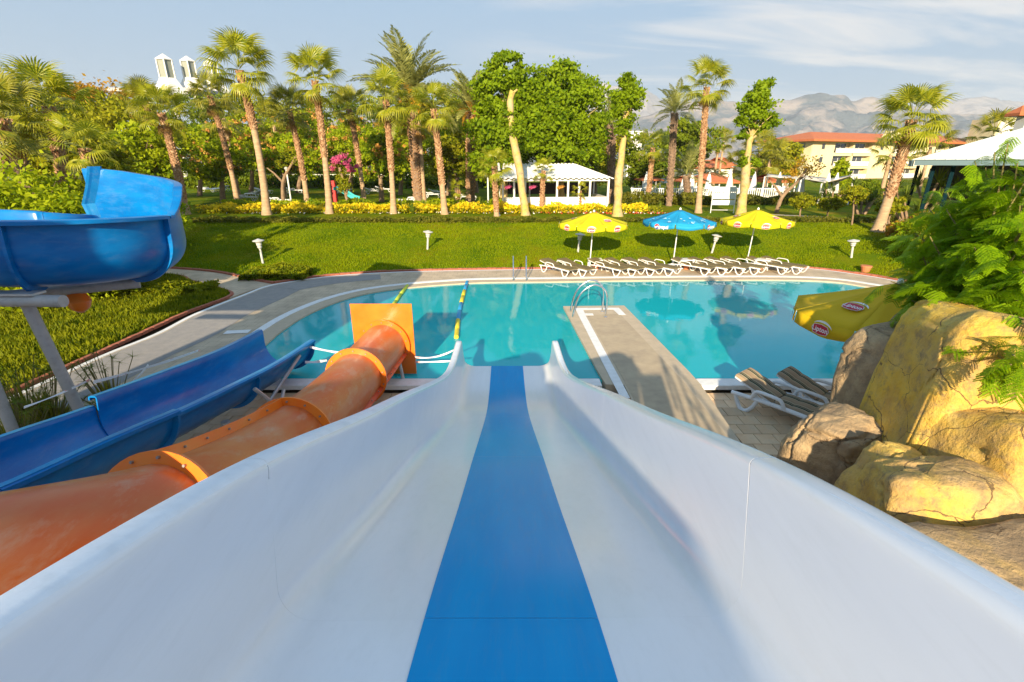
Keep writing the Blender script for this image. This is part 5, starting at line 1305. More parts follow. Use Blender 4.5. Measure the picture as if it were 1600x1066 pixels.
# ============================================================ MOUNTAINS
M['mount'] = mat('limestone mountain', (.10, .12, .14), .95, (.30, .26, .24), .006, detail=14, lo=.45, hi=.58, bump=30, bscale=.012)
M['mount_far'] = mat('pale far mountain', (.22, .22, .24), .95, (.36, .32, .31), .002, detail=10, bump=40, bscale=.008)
def mountains(name, sky_px, Y, depth, m, seed, rough):
    xs = [atY(px, py, Y) for px, py in sky_px]; X = np.array([p.x for p in xs]); Z = np.array([p.z for p in xs])
    nx, ny = 520, 64; x0, x1 = X.min(), X.max(); v = []; f = []
    for i in range(nx + 1):
        x = x0 + (x1 - x0) * i / nx; top = float(np.interp(x, X, Z))
        for j in range(ny + 1):
            s = j / ny; y = Y - depth * (1 - s) if s <= 1 else Y
            q = Vector((x / depth * 2.2, y / depth * 2.2, seed))
            rg = noise.ridged_multi_fractal(q * 1.3, 1.0, 2.1, 6, 1.0, 2.0) * .5
            h = top * (s ** 1.15) * (1 - rough * .55 * (1 - s)) + top * rough * (rg - .7) * math.sin(pi * min(1, s * .97)) * .8
            if j > ny - 3: h += top * (.05 * noise.noise(Vector((x / depth * 9, 0, seed))) + .03 * noise.noise(Vector((x / depth * 31, 0, seed))))
            h += top * .05 * math.sin(pi * s) * noise.noise(q * 14)
            v.append((x + depth * .06 * noise.noise(q * 2), y, max(h, 0) if j else -5))
    for i in range(nx):
        for j in range(ny): a = i * (ny + 1) + j; f.append((a, a + ny + 1, a + ny + 2, a + 1))
    # back slope
    b0 = len(v)
    for i in range(nx + 1): v.append((x0 + (x1 - x0) * i / nx, Y + depth, 0))
    for i in range(nx): a = i * (ny + 1) + ny; f.append((a, a + ny + 1, b0 + i + 1, b0 + i))
    o = obj(name, pymesh(name, v, f, m, True)); o['kind'] = 'structure'
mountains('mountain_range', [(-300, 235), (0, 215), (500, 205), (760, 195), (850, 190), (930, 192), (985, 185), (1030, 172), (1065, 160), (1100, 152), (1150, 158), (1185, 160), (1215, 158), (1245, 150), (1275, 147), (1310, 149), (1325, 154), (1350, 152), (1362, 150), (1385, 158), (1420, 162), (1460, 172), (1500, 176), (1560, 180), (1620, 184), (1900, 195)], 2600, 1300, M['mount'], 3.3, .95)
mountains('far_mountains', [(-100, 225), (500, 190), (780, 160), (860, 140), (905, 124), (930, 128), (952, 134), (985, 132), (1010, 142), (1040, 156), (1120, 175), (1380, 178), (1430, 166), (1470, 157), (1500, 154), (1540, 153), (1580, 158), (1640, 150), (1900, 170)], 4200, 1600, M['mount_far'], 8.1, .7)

# ============================================================ BUILDINGS
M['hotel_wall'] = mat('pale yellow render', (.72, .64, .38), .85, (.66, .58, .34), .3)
M['hotel_white'] = mat('white balcony', (.74, .72, .66), .8)
M['roof_tile'] = mat('orange roof tiles', (.50, .15, .05), .85, (.42, .12, .045), 1.5, bump=.02, bscale=6)
M['chim_pane'] = mat('dusty lantern pane', (.24, .26, .22), .5); M['glass_dark'] = mat('dark window glass', (.05, .055, .06), .15, spec=.8)
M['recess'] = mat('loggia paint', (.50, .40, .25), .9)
M['metal_roof'] = mat('white metal roofing', (.60, .66, .66), .5, (.55, .62, .62), .6)
M['teal'] = mat('blue green fascia', (.11, .18, .22), .6); M['dark_wood'] = mat('dark timber', (.05, .04, .035), .8)
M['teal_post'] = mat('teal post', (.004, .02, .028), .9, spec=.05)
A = Vector((atY(1255, 300, 112).x, 112, ZU)); Bp = Vector((atY(1510, 300, 132).x, 132, ZU))
d = (Bp - A); Lh = Vector((d.x, d.y)).length; ang = math.atan2(d.y, d.x)
hotel = empty('hotel_building', A, ang, 'pale yellow hotel block with red tiled roof and rows of recessed balconies', 'building')
zt = (atY(1262, 218, 112).z - ZU)
D_ = 12
bays = [(0.0, .14, 'w')]
# facade columns as a share of the length: plain strips and balcony pairs
ncol = 9; fh = zt / 3.0
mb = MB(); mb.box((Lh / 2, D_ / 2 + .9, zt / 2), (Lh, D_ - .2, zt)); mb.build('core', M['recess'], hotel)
plain = [(0, .115), (.32, .445), (.62, .70), (.86, .92), (.99, 1.0)]
balc = [(.115, .32), (.445, .62), (.70, .86), (.92, .99)]
for a, b in plain:
    mb = MB(); mb.box(((a + b) / 2 * Lh, .45, zt / 2), ((b - a) * Lh - .01, 1.1, zt)); mb.build('wall', M['hotel_wall'], hotel)
mb = MB(); mb.box((-.06, D_ / 2, zt / 2), (.1, D_, zt)); mb.build('side_wall', M['hotel_wall'], hotel)
for fl in range(3):
    z0 = fl * fh
    for a, b in balc:
        mb = MB(); mb.box(((a + b) / 2 * Lh, .45, z0 + fh - .28), ((b - a) * Lh - .02, 1.1, .55)); mb.build('floor_band', M['hotel_wall'], hotel)
        mb = MB(); mb.box(((a + b) / 2 * Lh, -.25, z0 + .52), ((b - a) * Lh * .94, .12, .95)); mb.box(((a + b) / 2 * Lh, .1, z0 + .06), ((b - a) * Lh * .94, .8, .12)); mb.build('balcony', M['hotel_white'], hotel)
        w = (b - a) * Lh; npair = 2 if w > 5 else 1
        for k in range(npair):
            cx_ = a * Lh + w * (k + .5) / npair
            mb = MB(); mb.box((cx_, .98, z0 + fh * .42), (w / npair * .62, .06, fh * .72)); wd = mb.build('window', M['glass_dark'], hotel)
            mb = MB()
            for q in (-.5, 0, .5): mb.box((cx_ + q * w / npair * .60, .93, z0 + fh * .42), (.10, .05, fh * .72))
            mb.box((cx_, .93, z0 + fh * .78), (w / npair * .62, .05, .1)); mb.build('frame', M['white_paint'], wd)
            if k < npair - 1:
                mb = MB(); mb.box((a * Lh + w * (k + 1) / npair, .4, z0 + fh / 2), (.5, 1.0, fh - .02)); mb.build('pier', M['hotel_wall'], hotel)
    for cx_ in (.055 * Lh, .375 * Lh) if fl else ():
        mb = MB(); mb.box((cx_, -.12, z0 + fh * .5), (.9, .06, 1.1)); mb.build('window', M['glass_dark'], hotel)
for k in range(3):
    for fl in range(3):
        mb = MB(); mb.box((-.14, 2.2 + k * 3.4, fl * fh + fh * .5), (.06, .9, 1.3)); mb.build('window', M['glass_dark'], hotel)
# hipped roof
def hip(name, x0, x1, y0, y1, z, h, m, parent, ridge=None, inset=None, th=.25):
    ins = inset if inset is not None else (y1 - y0) / 2; ym = (y0 + y1) / 2
    v = [(x0, y0, z), (x1, y0, z), (x1, y1, z), (x0, y1, z), (x0 + ins, ym, z + h), (x1 - ins, ym, z + h)]
    f = [(0, 1, 5, 4), (1, 2, 5), (2, 3, 4, 5), (3, 0, 4)]
    v += [(a, b, c - th) for a, b, c in v[:4]]; f += [(1, 0, 6, 7), (2, 1, 7, 8), (3, 2, 8, 9), (0, 3, 9, 6), (6, 9, 8, 7)]
    return obj(name, pymesh(name, v, f, m), parent)
hip('roof', -2.0, Lh + 1.5, -1.8, D_ + 1.8, zt + .02, 1.9, M['roof_tile'], hotel, th=.4)
mb = MB(); v = [(.40 * Lh, -1.2, zt + .3), (.455 * Lh, -1.2, zt + .3), (.4275 * Lh, -1.2, zt + 2.2), (.40 * Lh, 2, zt + .3), (.455 * Lh, 2, zt + .3), (.4275 * Lh, 2, zt + 2.2)]
mb.add(v, [(0, 1, 2), (1, 4, 5, 2), (0, 2, 5, 3)]); mb.build('dormer_gable', M['hotel_wall'], hotel)
# cream stair tower far right and a white block in the centre
def block(name, px0, px1, pyt, Y, depth, m, label, cat='building', extra=None):
    a = atY(px0, 280, Y); b = atY(px1, 280, Y); zt_ = atY((px0 + px1) / 2, pyt, Y).z
    t = empty(name, (a.x, Y, ZU), 0, label, cat); w = b.x - a.x
    mb = MB(); mb.box((w / 2, depth / 2, (zt_ - ZU) / 2), (w, depth, zt_ - ZU)); mb.build('wall', m, t)
    return t, w, zt_ - ZU
t, w, h = block('tower_block', 1532, 1574, 184, 120, 7, M['hotel_wall'], 'plain cream tower block rising behind the white metal roof')
mb = MB(); mb.box((w * .5, -.05, h - 2.2), (w * .8, .12, 3.6)); mb.build('panel', M['hotel_white'], t)
t, w, h = block('white_block', 978, 998, 207, 130, 8, M['white_paint'], 'plain white block showing between the pollarded tree and the dark trees')
mb = MB(); mb.box((w / 2, 4, h + .15), (w + .4, 8.4, .3)); mb.build('parapet', M['white_paint'], t)
# small houses with red roofs
for i, (x0, x1, ye, yr, Y, lb) in enumerate([(1020, 1048, 262, 250, 90, 'small white gabled house left of the tall slim palm'), (1078, 1136, 262, 250, 95, 'small white house with orange roof above the terrace'), (1198, 1232, 262, 250, 100, 'red roofed white house left of the yellow hotel'), (1112, 1140, 258, 246, 110, 'orange roofed house peeking behind the terrace')]):
    a = atY(x0, 300, Y); b = atY(x1, 300, Y); ze = atY(x0, ye, Y).z - ZU; zr = atY(x0, yr, Y).z - ZU; w = b.x - a.x
    t = empty('small_house', (a.x, Y, ZU), 0, lb, 'house', 'small houses behind the terrace')
    mb = MB(); mb.box((w / 2, 3, ze / 2), (w, 6, ze)); mb.build('wall', M['white_paint'], t)
    hip('roof', -.5, w + .5, -.5, 6.5, ze + .01, zr - ze, M['roof_tile'], t, th=.15)
    for k in range(2): mb = MB(); mb.box((w * (.3 + .4 * k), -.03, ze * .55), (.9, .08, 1.2)); mb.build('window', M['glass_dark'], t)
# terrace restaurant roofs on posts
def canopy(x0, x1, pe, pr, Y, dep, label, m, name='canopy'):
    a = atY(x0, 300, Y); b = atY(x1, 300, Y); ze = atY(x0, pe, Y).z - ZU; zr = atY(x0, pr, Y).z - ZU; w = b.x - a.x
    t = empty(name, (a.x, Y, ZU), 0, label, 'canopy', 'terrace canopies')
    hip('roof', 0, w, 0, dep, ze, zr - ze, m, t, inset=dep * .35, th=.12)
    for x in np.linspace(.3, w - .3, 5):
        for y in (.3, dep - .3): mb = MB(); mb.tube([(x, y, -.05), (x, y, ze - .13)], .07, 8); mb.build('post', M['white_paint'], t)
    return t
canopy(1088, 1160, 285, 270, 60, 7, 'orange tiled roof of the terrace behind the tall slim palm', M['roof_tile'])
canopy(1062, 1092, 283, 276, 56, 5, 'small dull red roof left of the orange terrace roof', M['roof_tile'])
canopy(1000, 1036, 281, 276, 54, 5, 'dark red flat canopy left of the yellow folded parasol', M['roof_tile'])
canopy(1195, 1235, 284, 274, 62, 6, 'brown red terrace roof right of the pollarded tree', M['roof_tile'])
# white rail fence of the terrace and distant garden rail
def rail(name, px0, px1, Y, h, label, n):
    a = atY(px0, 300, Y); b = atY(px1, 300, Y); t = empty(name, (a.x, Y, ZU), 0, label, 'fence'); w = b.x - a.x
    for z in (.15, h): mb = MB(); mb.box((w / 2, 0, z), (w, .06, .08)); mb.build('rail', M['white_paint'], t)
    me = MB().box((0, 0, h / 2), (.09, .05, h)).mesh('slat', M['white_paint'])
    for k in range(n): obj('slat', me, t, loc=(w * (k + .5) / n, -.06, 0))
rail('white_fence', 345, 640, 92, 1.4, 'long white slatted fence far behind the palms', 90)
rail('terrace_fence', 985, 1250, 50, .95, 'white terrace railing behind the hedge', 80)
mb = MB(); a = atY(270, 300, 96); b = atY(760, 300, 96); mb.box(((a.x + b.x) / 2, 96, ZU + 1.6), (b.x - a.x, 1.0, 3.2))
strip('far_hedge', a.x - 12, b.x + 2, 94, 96, 4.0, 12000, .30, M['tree_dark'], 'tall dark hedge closing the garden behind the white fence', 'hedge', 30, .2)
# white chimney lantern structure at the left
ch = atY(268, 300, 85); T = empty('lantern_towers', (ch.x, 85, ZU), 0, 'white steel roof structure with three lantern shaped chimneys above the palms', 'building')
CH = Vector((ch.x, 85, ZU))
for i, px in enumerate((254, 291, 327)):
    Yc = 85 + i * 3; t0 = atY(px, 84 + i * 3.5, Yc) - CH; s = 1.08 - .07 * i; c = Vector((t0.x, Yc - 85, t0.z))
    mb = MB(); mb.lathe([(1.15 * s, -.85 * s), (1.2 * s, -.75 * s), (.06, 0)], c, 6); mb.build('cap', M['white_paint'], T)
    mb = MB()
    for k in range(6): a = 2 * pi * (k + .5) / 6 * 1.0; p = c + Vector((cos(2 * pi * k / 6) * 1.08 * s, sin(2 * pi * k / 6) * 1.08 * s, 0)); mb.tube([p + Vector((0, 0, -3.2 * s)), p + Vector((0, 0, -.8 * s))], .10, 6)
    mb.build('lantern_frame', M['white_paint'], T)
    mb = MB(); mb.lathe([(.98 * s, -3.2 * s), (.98 * s, -.85 * s)], c, 6); mb.build('pane', M['chim_pane'], T)
    mb = MB(); mb.lathe([(2.5 * s, -5.6 * s), (2.5 * s, -5.2 * s), (1.1 * s, -3.1 * s)], c, 4 if 0 else 6); mb.build('hood', M['white_paint'], T)
tb = atY(290, 135, 88).z - ZU
mb = MB(); mb.box((1.5, 3, tb - .9), (15, 7, .5)); mb.build('deck_beam', M['pipe_grey'], T)
for x in (-2, 2, 6, 9): mb = MB(); mb.tube([(x - 1, 3, -.1), (x, 3, tb - 1.2)], .3, 8); mb.build('column', M['white_paint'], T)
mb = MB()
for k in range(4): mb.tube([(1 + k * 2, 1, tb - 5), (3 + k * 2, 1, tb - 1.2)], .14, 6)
mb.build('brace', M['white_paint'], T)
# white metal roofed pavilion at the right
pr = atY(1430, 250, 27); rp = empty('metal_roof_pavilion', (pr.x, 27, ZU), R(-33), 'open pavilion with white ribbed metal roof and blue green fascia at the right', 'pavilion')
ze = pr.z - ZU; Wd = 12; Dp = 8
v = [(0, 0, ze), (Wd, -1.5, ze), (Wd, Dp, ze), (0.5, Dp, ze), (6.2, 4.2, ze + 2.15), (Wd, 3.6, ze + 2.3)]
obj('roof', pymesh('roof', v, [(0, 1, 5, 4), (1, 2, 5), (2, 3, 4, 5), (3, 0, 4)], M['metal_roof']), rp)
mb = MB()
for k in range(1, 30):
    s = k / 30; a = Vector(v[0]).lerp(Vector(v[1]), s); b = Vector(v[4]).lerp(Vector(v[5]), s); 
    mb.tube([a + Vector((0, 0, .02)), b + Vector((0, 0, .02))], .022, 4)
for k in range(1, 12):
    s = k / 12; a = Vector(v[0]).lerp(Vector(v[3]), s); b = Vector(v[0]).lerp(Vector(v[4]), min(1, s * 2)) if s < .5 else Vector(v[4]).lerp(Vector(v[3]), s * 2 - 1); mb.tube([a + Vector((0, 0, .02)), b + Vector((0, 0, .02))], .022, 4)
o = mb.build('roof_ribs', M['metal_roof'], rp); o['kind'] = 'stuff'
def beam(a, b, w, h, m, name, par): 
    a, b = Vector(a), Vector(b); mb = MB(); L = (b - a).length; mb.box((a + b) / 2, (L, w, h), math.atan2(b.y - a.y, b.x - a.x)); return mb.build(name, m, par)
beam((0, -.06, ze - .17), (Wd, -1.56, ze - .12), .08, .24, M['teal'], 'fascia', rp); beam((-.06, .05, ze - .17), (.44, Dp, ze - .17), .08, .34, M['teal'], 'fascia', rp)
for x, y in ((.9, .6), (1.7, .6), (4.5, .3), (8, 0), (.9, 7.5), (5, 7.5), (9, 7.5)):
    mb = MB(); mb.box((x, y, ze / 2 - .15), (.17, .17, ze - .3)); mb.build('post', M['teal_post'], rp)
mb = MB(); mb.box((6.5, 6.5, 1.6), (10, .2, 3.2)); mb.build('back_wall', M['dark_wood'], rp)
a = atY(1593, 180, 40); t = empty('tiled_roof_house', (a.x, 40, ZU), 0, 'corner of a red tiled roof cut by the right edge above the metal roof', 'building')
hz_ = atY(1586, 176, 40).z - ZU; hip('roof', 0, 9, 0, 1.2, hz_, .55, M['roof_tile'], t, th=.2); mb = MB(); mb.box((4.6, .6, hz_ / 2 - .1), (7.6, .8, hz_ - .22)); mb.build('wall', M['white_paint'], t)

# ============================================================ WHITE GARDEN PAVILION
pa = on_ground(786, 331); pbx = atY(941, 300, 37.5)
pv = empty('white_pavilion', (pa.x, 36.2, ZU), R(4), 'white timber garden pavilion with corrugated roof and half height walls', 'pavilion')
Wp = pbx.x - pa.x + .3; Dp = 4.6; he = atY(850, 279, 36).z - ZU; hr = atY(850, 256, 38).z - ZU
mb = MB(); v = []
# corrugated sheet roof with hipped right end
nx = 60; x0r = .5
def roofpt(x, s):   # s 0 eave..1 ridge
    xe = -.15 + (Wp + .45) * x; xr = .15 + (Wp - 2.2) * x
    return Vector((xe + (xr - xe) * s, -.35 + (Dp / 2 + .35) * s, he + (hr - he) * s + .05 * sin(x * 2 * pi * 20)))
for i in range(nx * 4 + 1):
    for s in (0, 1): v.append(roofpt(i / (nx * 4), s))
f = [(2 * i, 2 * i + 2, 2 * i + 3, 2 * i + 1) for i in range(nx * 4)]
k = len(v); v += [Vector((-.15, Dp + .35, he)), Vector((Wp + .3, Dp + .35, he)), Vector((Wp - 2.05, Dp / 2, hr)), Vector((.15, Dp / 2, hr)), Vector((Wp + .3, -.35, he))]
f += [(k + 1, k, k + 3, k + 2), (k + 4, k + 1, k + 2)]
mb.add(v, f); mb.build('roof', M['white_paint'], pv)
mb = MB(); mb.box((Wp / 2, 0, .5), (Wp - .2, .08, 1.0)); mb.build('front_wall', M['white_paint'], pv)
mb = MB(); mb.box((0, Dp / 2, .3), (.08, Dp, .6)); mb.build('side_wall', M['white_paint'], pv)
mb = MB(); mb.box((Wp, Dp / 2, .5), (.08, Dp, 1.0)); mb.build('side_wall', M['white_paint'], pv)
mb = MB(); mb.box((Wp / 2, Dp, 1.4), (Wp, .08, .9)); mb.build('counter', M['dark_wood'], pv)
mb = MB(); mb.box((Wp / 2, Dp / 2, .04), (Wp, Dp, .08)); mb.build('floor', M['coping'], pv)
for x in (0, .8, 1.6, 2.9, 3.9, 4.7, 5.5, 6.3, Wp):
    if x <= Wp: mb = MB(); mb.box((x, -.02 if x not in (0, Wp) else 0, he / 2), (.13, .13, he - .02)); mb.build('post', M['white_paint'], pv)
for x in (0, 2.4, 4.8, Wp): mb = MB(); mb.box((x, Dp, he / 2), (.13, .13, he - .02)); mb.build('post', M['white_paint'], pv)
mb = MB(); mb.box((Wp / 2, -.02, he - .1), (Wp + .1, .1, .18)); mb.build('beam', M['white_paint'], pv)
for y0, y1, z0, z1 in ((-.3, Dp / 2, he, hr), (Dp + .3, Dp / 2, he, hr)):
    mb = MB(); mb.tube([(-.2, y0, z0), (-.2, y1, z1)], .09, 6); mb.build('gable_beam', M['white_paint'], pv)
for yy in (1.1, 2.3, 3.5): mb = MB(); mb.box((-.12, yy, he + .3), (.07, .07, .9 if yy == 2.3 else .5)); mb.build('gable_strut', M['white_paint'], pv)
for x, c in ((.35, 'magenta'), (2.1, 'magenta'), (4.1, 'blossom')):
    o = obj('flower_basket', crown_mesh('flower_basket', [(0, 0, 0, .18, .18, .16)], 140, .06, M[c], 3, .4, 8), loc=Vector((pa.x, 36.2, ZU)) + Vector((x, -.28 + x * .07, he - .55)))
    tag(o, 'hanging flower basket at the %s of the white pavilion' % ('left corner', 'third post', 'middle')[int(x / 1.7)], 'flower basket')
# ============================================================ PARASOLS
M['yellow_cloth'] = mat('yellow parasol cloth', (.86, .74, .004), .75, (.82, .70, .004), 2)
M['gold_cloth'] = mat('golden yellow parasol cloth', (.80, .56, .002), .75, (.76, .52, .002), 2)
M['cyan_cloth'] = mat('sky blue parasol cloth', (.01, .36, .68), .7, (.015, .40, .72), 2)
M['white_cloth'] = mat('white cloth', (.75, .75, .74), .85)
M['logo_red'] = mat('logo red', (.48, .008, .03), .6); M['logo_white'] = mat('logo white', (.78, .78, .78), .6); M['logo_blue'] = mat('logo dark blue', (.01, .05, .30), .6); M['logo_pale'] = mat('pale bubble print', (.30, .60, .78), .6)
M['wood'] = mat('varnished pole', (.30, .17, .08), .6)
def cloth_trans(m):
    t = m.node_tree; p = next(n for n in t.nodes if n.type == 'BSDF_PRINCIPLED'); o = next(n for n in t.nodes if n.type == 'OUTPUT_MATERIAL')
    tr = N(t, 'ShaderNodeBsdfTranslucent'); mx = N(t, 'ShaderNodeMixShader'); mx.inputs[0].default_value = .32
    lk(t, p.inputs['Base Color'].links[0].from_socket, tr.inputs[0]); lk(t, p.outputs[0], mx.inputs[1]); lk(t, tr.outputs[0], mx.inputs[2]); lk(t, mx.outputs[0], o.inputs[0])
for k in ('yellow_cloth', 'gold_cloth', 'cyan_cloth'): cloth_trans(M[k])
def text_mesh(s, size, m, bold=.0):
    c = bpy.data.curves.new('lettering', 'FONT'); c.body = s; c.size = size; c.align_x = 'CENTER'; c.align_y = 'CENTER'; c.offset = bold; c.resolution_u = 2
    o = bpy.data.objects.new('tmp', c); COL.objects.link(o); dg = bpy.context.evaluated_depsgraph_get(); me = bpy.data.meshes.new_from_object(o.evaluated_get(dg)); bpy.data.objects.remove(o); bpy.data.curves.remove(c)
    me.materials.clear(); me.materials.append(m); return me
def disc(name, r, m, n=20, sx=1, sy=1, a0=0, a1=2 * pi, bulge=None):
    v = [(cos(a0 + (a1 - a0) * k / n) * r * sx, sin(a0 + (a1 - a0) * k / n) * r * sy, 0) for k in range(n + 1)]
    return pymesh(name, v, [tuple(range(n + 1))], m)
def lipton_logo(w):
    """red flattened hexagon with white lettering and swoosh: list of (mesh, dz)"""
    h = w * .42; v = [(-w / 2, 0, 0), (-w * .38, -h / 2, 0), (0, -h * .62, 0), (w * .38, -h / 2, 0), (w / 2, 0, 0), (w * .38, h / 2, 0), (0, h * .62, 0), (-w * .38, h / 2, 0)]
    vb = [(a * 1.05, b * 1.08, 0) for a, b, c in v]
    sw = []; n = 14; f = []
    for k in range(n + 1):
        a = R(20 + 120 * k / n); th = .05 * w * sin(pi * k / n) + .002
        for r_ in (-th, th): sw.append((cos(a) * (w * .62 + r_) + w * .05, sin(a) * (h * .95 + r_) + h * .05, 0))
    for k in range(n): f.append((2 * k, 2 * k + 1, 2 * k + 3, 2 * k + 2))
    return [(pymesh('logo_swoosh', sw, f, M['logo_white']), .000), (pymesh('logo_border', vb, [tuple(range(8))], M['logo_white']), .002), (pymesh('logo_panel', v, [tuple(range(8))], M['logo_red']), .004), (text_mesh('Lipton', w * .36, M['logo_white'], w * .006), .006)]
def pepsi_logo(w):
    r = w * .17; L = []
    n = 24; L.append((disc('logo_disc', r * 1.08, M['logo_white']), 0, -w * .36))
    top = [(cos(a) * r, sin(a) * r, 0) for a in [R(10 + 175 * k / 14) for k in range(15)]] + [(-r * .3, r * .12, 0), (r * .3, r * .40, 0)]
    bot = [(cos(a) * r, sin(a) * r, 0) for a in [R(205 + 130 * k / 14) for k in range(15)]] + [(r * .35, -r * .15, 0), (-r * .3, -r * .42, 0)]
    L.append((pymesh('logo_red_wave', top, [tuple(range(17))], M['logo_red']), .002, -w * .36)); L.append((pymesh('logo_blue_wave', bot, [tuple(range(17))], M['logo_blue']), .002, -w * .36))
    L.append((text_mesh('pepsi', w * .34, M['logo_white'], w * .008), .002, w * .14)); return L
def place_flat(me, name, parent, c, xdir, nrm, lift, dx=0):
    z = nrm.normalized(); x = (xdir - z * xdir.dot(z)).normalized(); y = z.cross(x)
    o = obj(name, me, parent); Mx = Matrix((x, y, z)).transposed().to_4x4(); Mx.translation = c + x * dx + z * (lift + .012); o.matrix_local = Mx; return o
def parasol(base, rad, hpole, rise, cloth, label, seg=8, rot=0, logo=None, tilt=(0, 0), val=.20, group=None, lean=(0, 0)):
    base = Vector(base); t = empty('parasol', base, 0, label, 'parasol', group)
    apex = Vector((lean[0], lean[1], hpole + rise)); zv = hpole; pts = []
    mb = MB(); mb.tube([(0, 0, 0), (lean[0] * .97, lean[1] * .97, hpole + rise - .02)], .024, 10); mb.build('pole', M['white_plastic'], t)
    mb = MB(); mb.lathe([(.26, 0), (.26, .05), (.20, .09), (.05, .12), (.04, .35)], (0, 0, 0), 16); mb.build('base', M['white_plastic'], t)
    mb = MB(); mb.lathe([(.05, 0), (.045, .05), (.02, .09)], apex - Vector((0, 0, .01)), 10); mb.build('finial', M['white_plastic'], t)
    tx, ty = tilt
    def T(p): return Vector((p.x, p.y, p.z + (p.x - lean[0]) * tx + (p.y - lean[1]) * ty))
    rim = [T(Vector((lean[0] + rad * cos(rot + 2 * pi * k / seg), lean[1] + rad * sin(rot + 2 * pi * k / seg), zv))) for k in range(seg)]
    for k in range(seg):
        a, b = rim[k], rim[(k + 1) % seg]; n = 6; v = []; f = []
        for i in range(n + 1):
            s = i / n
            for j in range(n + 1):
                q = j / n; e = a.lerp(b, q); p = apex.lerp(e, s); sag = .045 * math.sin(pi * s) * (.4 + .6 * math.sin(pi * q)) * rad / 1.4 + .05 * s * s * math.sin(pi * q)
                v.append(p - Vector((0, 0, sag)))
        for i in range(n):
            for j in range(n): c = i * (n + 1) + j; f.append((c, c + n + 1, c + n + 2, c + 1))
        me = pymesh('canopy_panel', v, f, cloth, True); pn = obj('canopy_panel', me, t); so_ = pn.modifiers.new('thick', 'SOLIDIFY'); so_.thickness = .004
        v = []; f = []; out_ = ((a + b) / 2 - Vector((lean[0], lean[1], (a.z + b.z) / 2))).normalized()
        for j in range(9):
            q = .02 + .96 * j / 8; e = a.lerp(b, q) - Vector((0, 0, .05 * math.sin(pi * q))); dr = val * (.82 + .18 * math.sin(pi * q)); w_ = out_ * (.02 + .015 * sin(q * 14))
            v += [e, e - Vector((0, 0, dr)) + w_]
        for j in range(8): f.append((2 * j, 2 * j + 1, 2 * j + 3, 2 * j + 2))
        o = obj('valance_flap', pymesh('valance_flap', v, f, cloth, True), t); so_ = o.modifiers.new('thick', 'SOLIDIFY'); so_.thickness = .003
        mb = MB(); mb.tube([apex - Vector((0, 0, .06)), apex.lerp((a), .5) - Vector((0, 0, .03)), a - Vector((0, 0, .02))], .008, 5); mb.build('rib', M['white_plastic'], t)
        if logo:
            mid = (a + b) / 2; xd = (b - a).normalized(); vn = out_; 
            if vn.cross(Vector((0, 0, 1))).dot(xd) > 0: xd = -xd
            face = (mid - apex).cross(xd); face = face if face.z > 0 else -face
            wdt = (b - a).length
            fl_c = mid - Vector((0, 0, .05 + val * .48)) + vn * .03
            sl_c = apex.lerp(mid, .62) - Vector((0, 0, .035))
            if logo == 'lipton':
                for me_, dz in lipton_logo(wdt * .28): place_flat(me_, me_.name.split('.')[0], o, fl_c, xd, vn, dz)
                if k % 3 == 0:
                    for me_, dz in lipton_logo(wdt * .30): place_flat(me_, me_.name.split('.')[0], pn, sl_c, xd, face, dz + .006)
            else:
                if k % 2 == 0:
                    for me_, dz, dx in pepsi_logo(wdt * .52): place_flat(me_, me_.name.split('.')[0], o, fl_c, xd, vn, dz, dx)
                g_ = random.Random(k)
                for q in range(7):
                    rr_ = g_.uniform(.02, .07); cpt = apex.lerp(a.lerp(b, g_.uniform(.2, .8)), g_.uniform(.55, .93)) - Vector((0, 0, .015))
                    place_flat(disc('bubble_print', rr_, M['logo_pale'], 12), 'bubble_print', pn, cpt, xd, face, .004)
    return t
u1 = at(921, 421); u2 = at(1051, 416); u3 = at(1166, 414)
parasol(u1, 1.52, 2.02, .45, M['yellow_cloth'], 'yellow parasol with red logos, leftmost of the three open parasols beside the pool', rot=R(10), logo='lipton', lean=(.06, 0), group='open parasols in the far poolside row')
parasol(u2, 1.55, 2.02, .48, M['cyan_cloth'], 'sky blue parasol with white lettering and bubbles between the two yellow ones', rot=R(22), logo='pepsi', lean=(.05, 0), group='open parasols in the far poolside row')
parasol(u3, 1.53, 2.03, .45, M['yellow_cloth'], 'yellow parasol with red logos, rightmost of the three open parasols beside the pool', rot=R(12), logo='lipton', lean=(.12, 0), group='open parasols in the far poolside row')
parasol((6.6, 8.05, -.155), 1.55, 2.10, .55, M['gold_cloth'], 'golden yellow parasol with red logos standing behind the rocks at the right', rot=R(37), logo='lipton', val=.24)
# folded parasols
def folded(base, h, cloth, label, pole=.9, r=.16):
    t = empty('folded_parasol', base, 0, label, 'parasol', 'folded parasols')
    mb = MB(); mb.tube([(0, 0, 0), (0, 0, h)], .022, 8); mb.build('pole', M['white_plastic'], t)
    mb = MB(); n = 16; v = []
    for z, rr_ in ((pole, r), (pole + .1, r * 1.05), (pole + (h - pole) * .6, r * .62), (h, .03)):
        v += [(rr_ * (1 + .22 * (k % 2)) * cos(2 * pi * k / n), rr_ * (1 + .22 * (k % 2)) * sin(2 * pi * k / n), z) for k in range(n)]
    f = [(i * n + k, i * n + (k + 1) % n, (i + 1) * n + (k + 1) % n, (i + 1) * n + k) for i in range(3) for k in range(n)]; mb.add(v, f); mb.build('folded_cloth', cloth, t)
    mb = MB(); mb.lathe([(.22, 0), (.2, .07), (.04, .1)], (0, 0, 0), 12); mb.build('base', M['fan' if 0 else 'white_plastic'], t)
folded(on_ground(777, 337), atY(777, 283, 33).z - ZU, M['yellow_cloth'], 'yellow folded parasol in front of the small palm left of the pavilion', .9, .12)
folded(on_ground(1042, 320), 2.1, M['yellow_cloth'], 'yellow folded parasol left of the white frame panel', .75, .26)
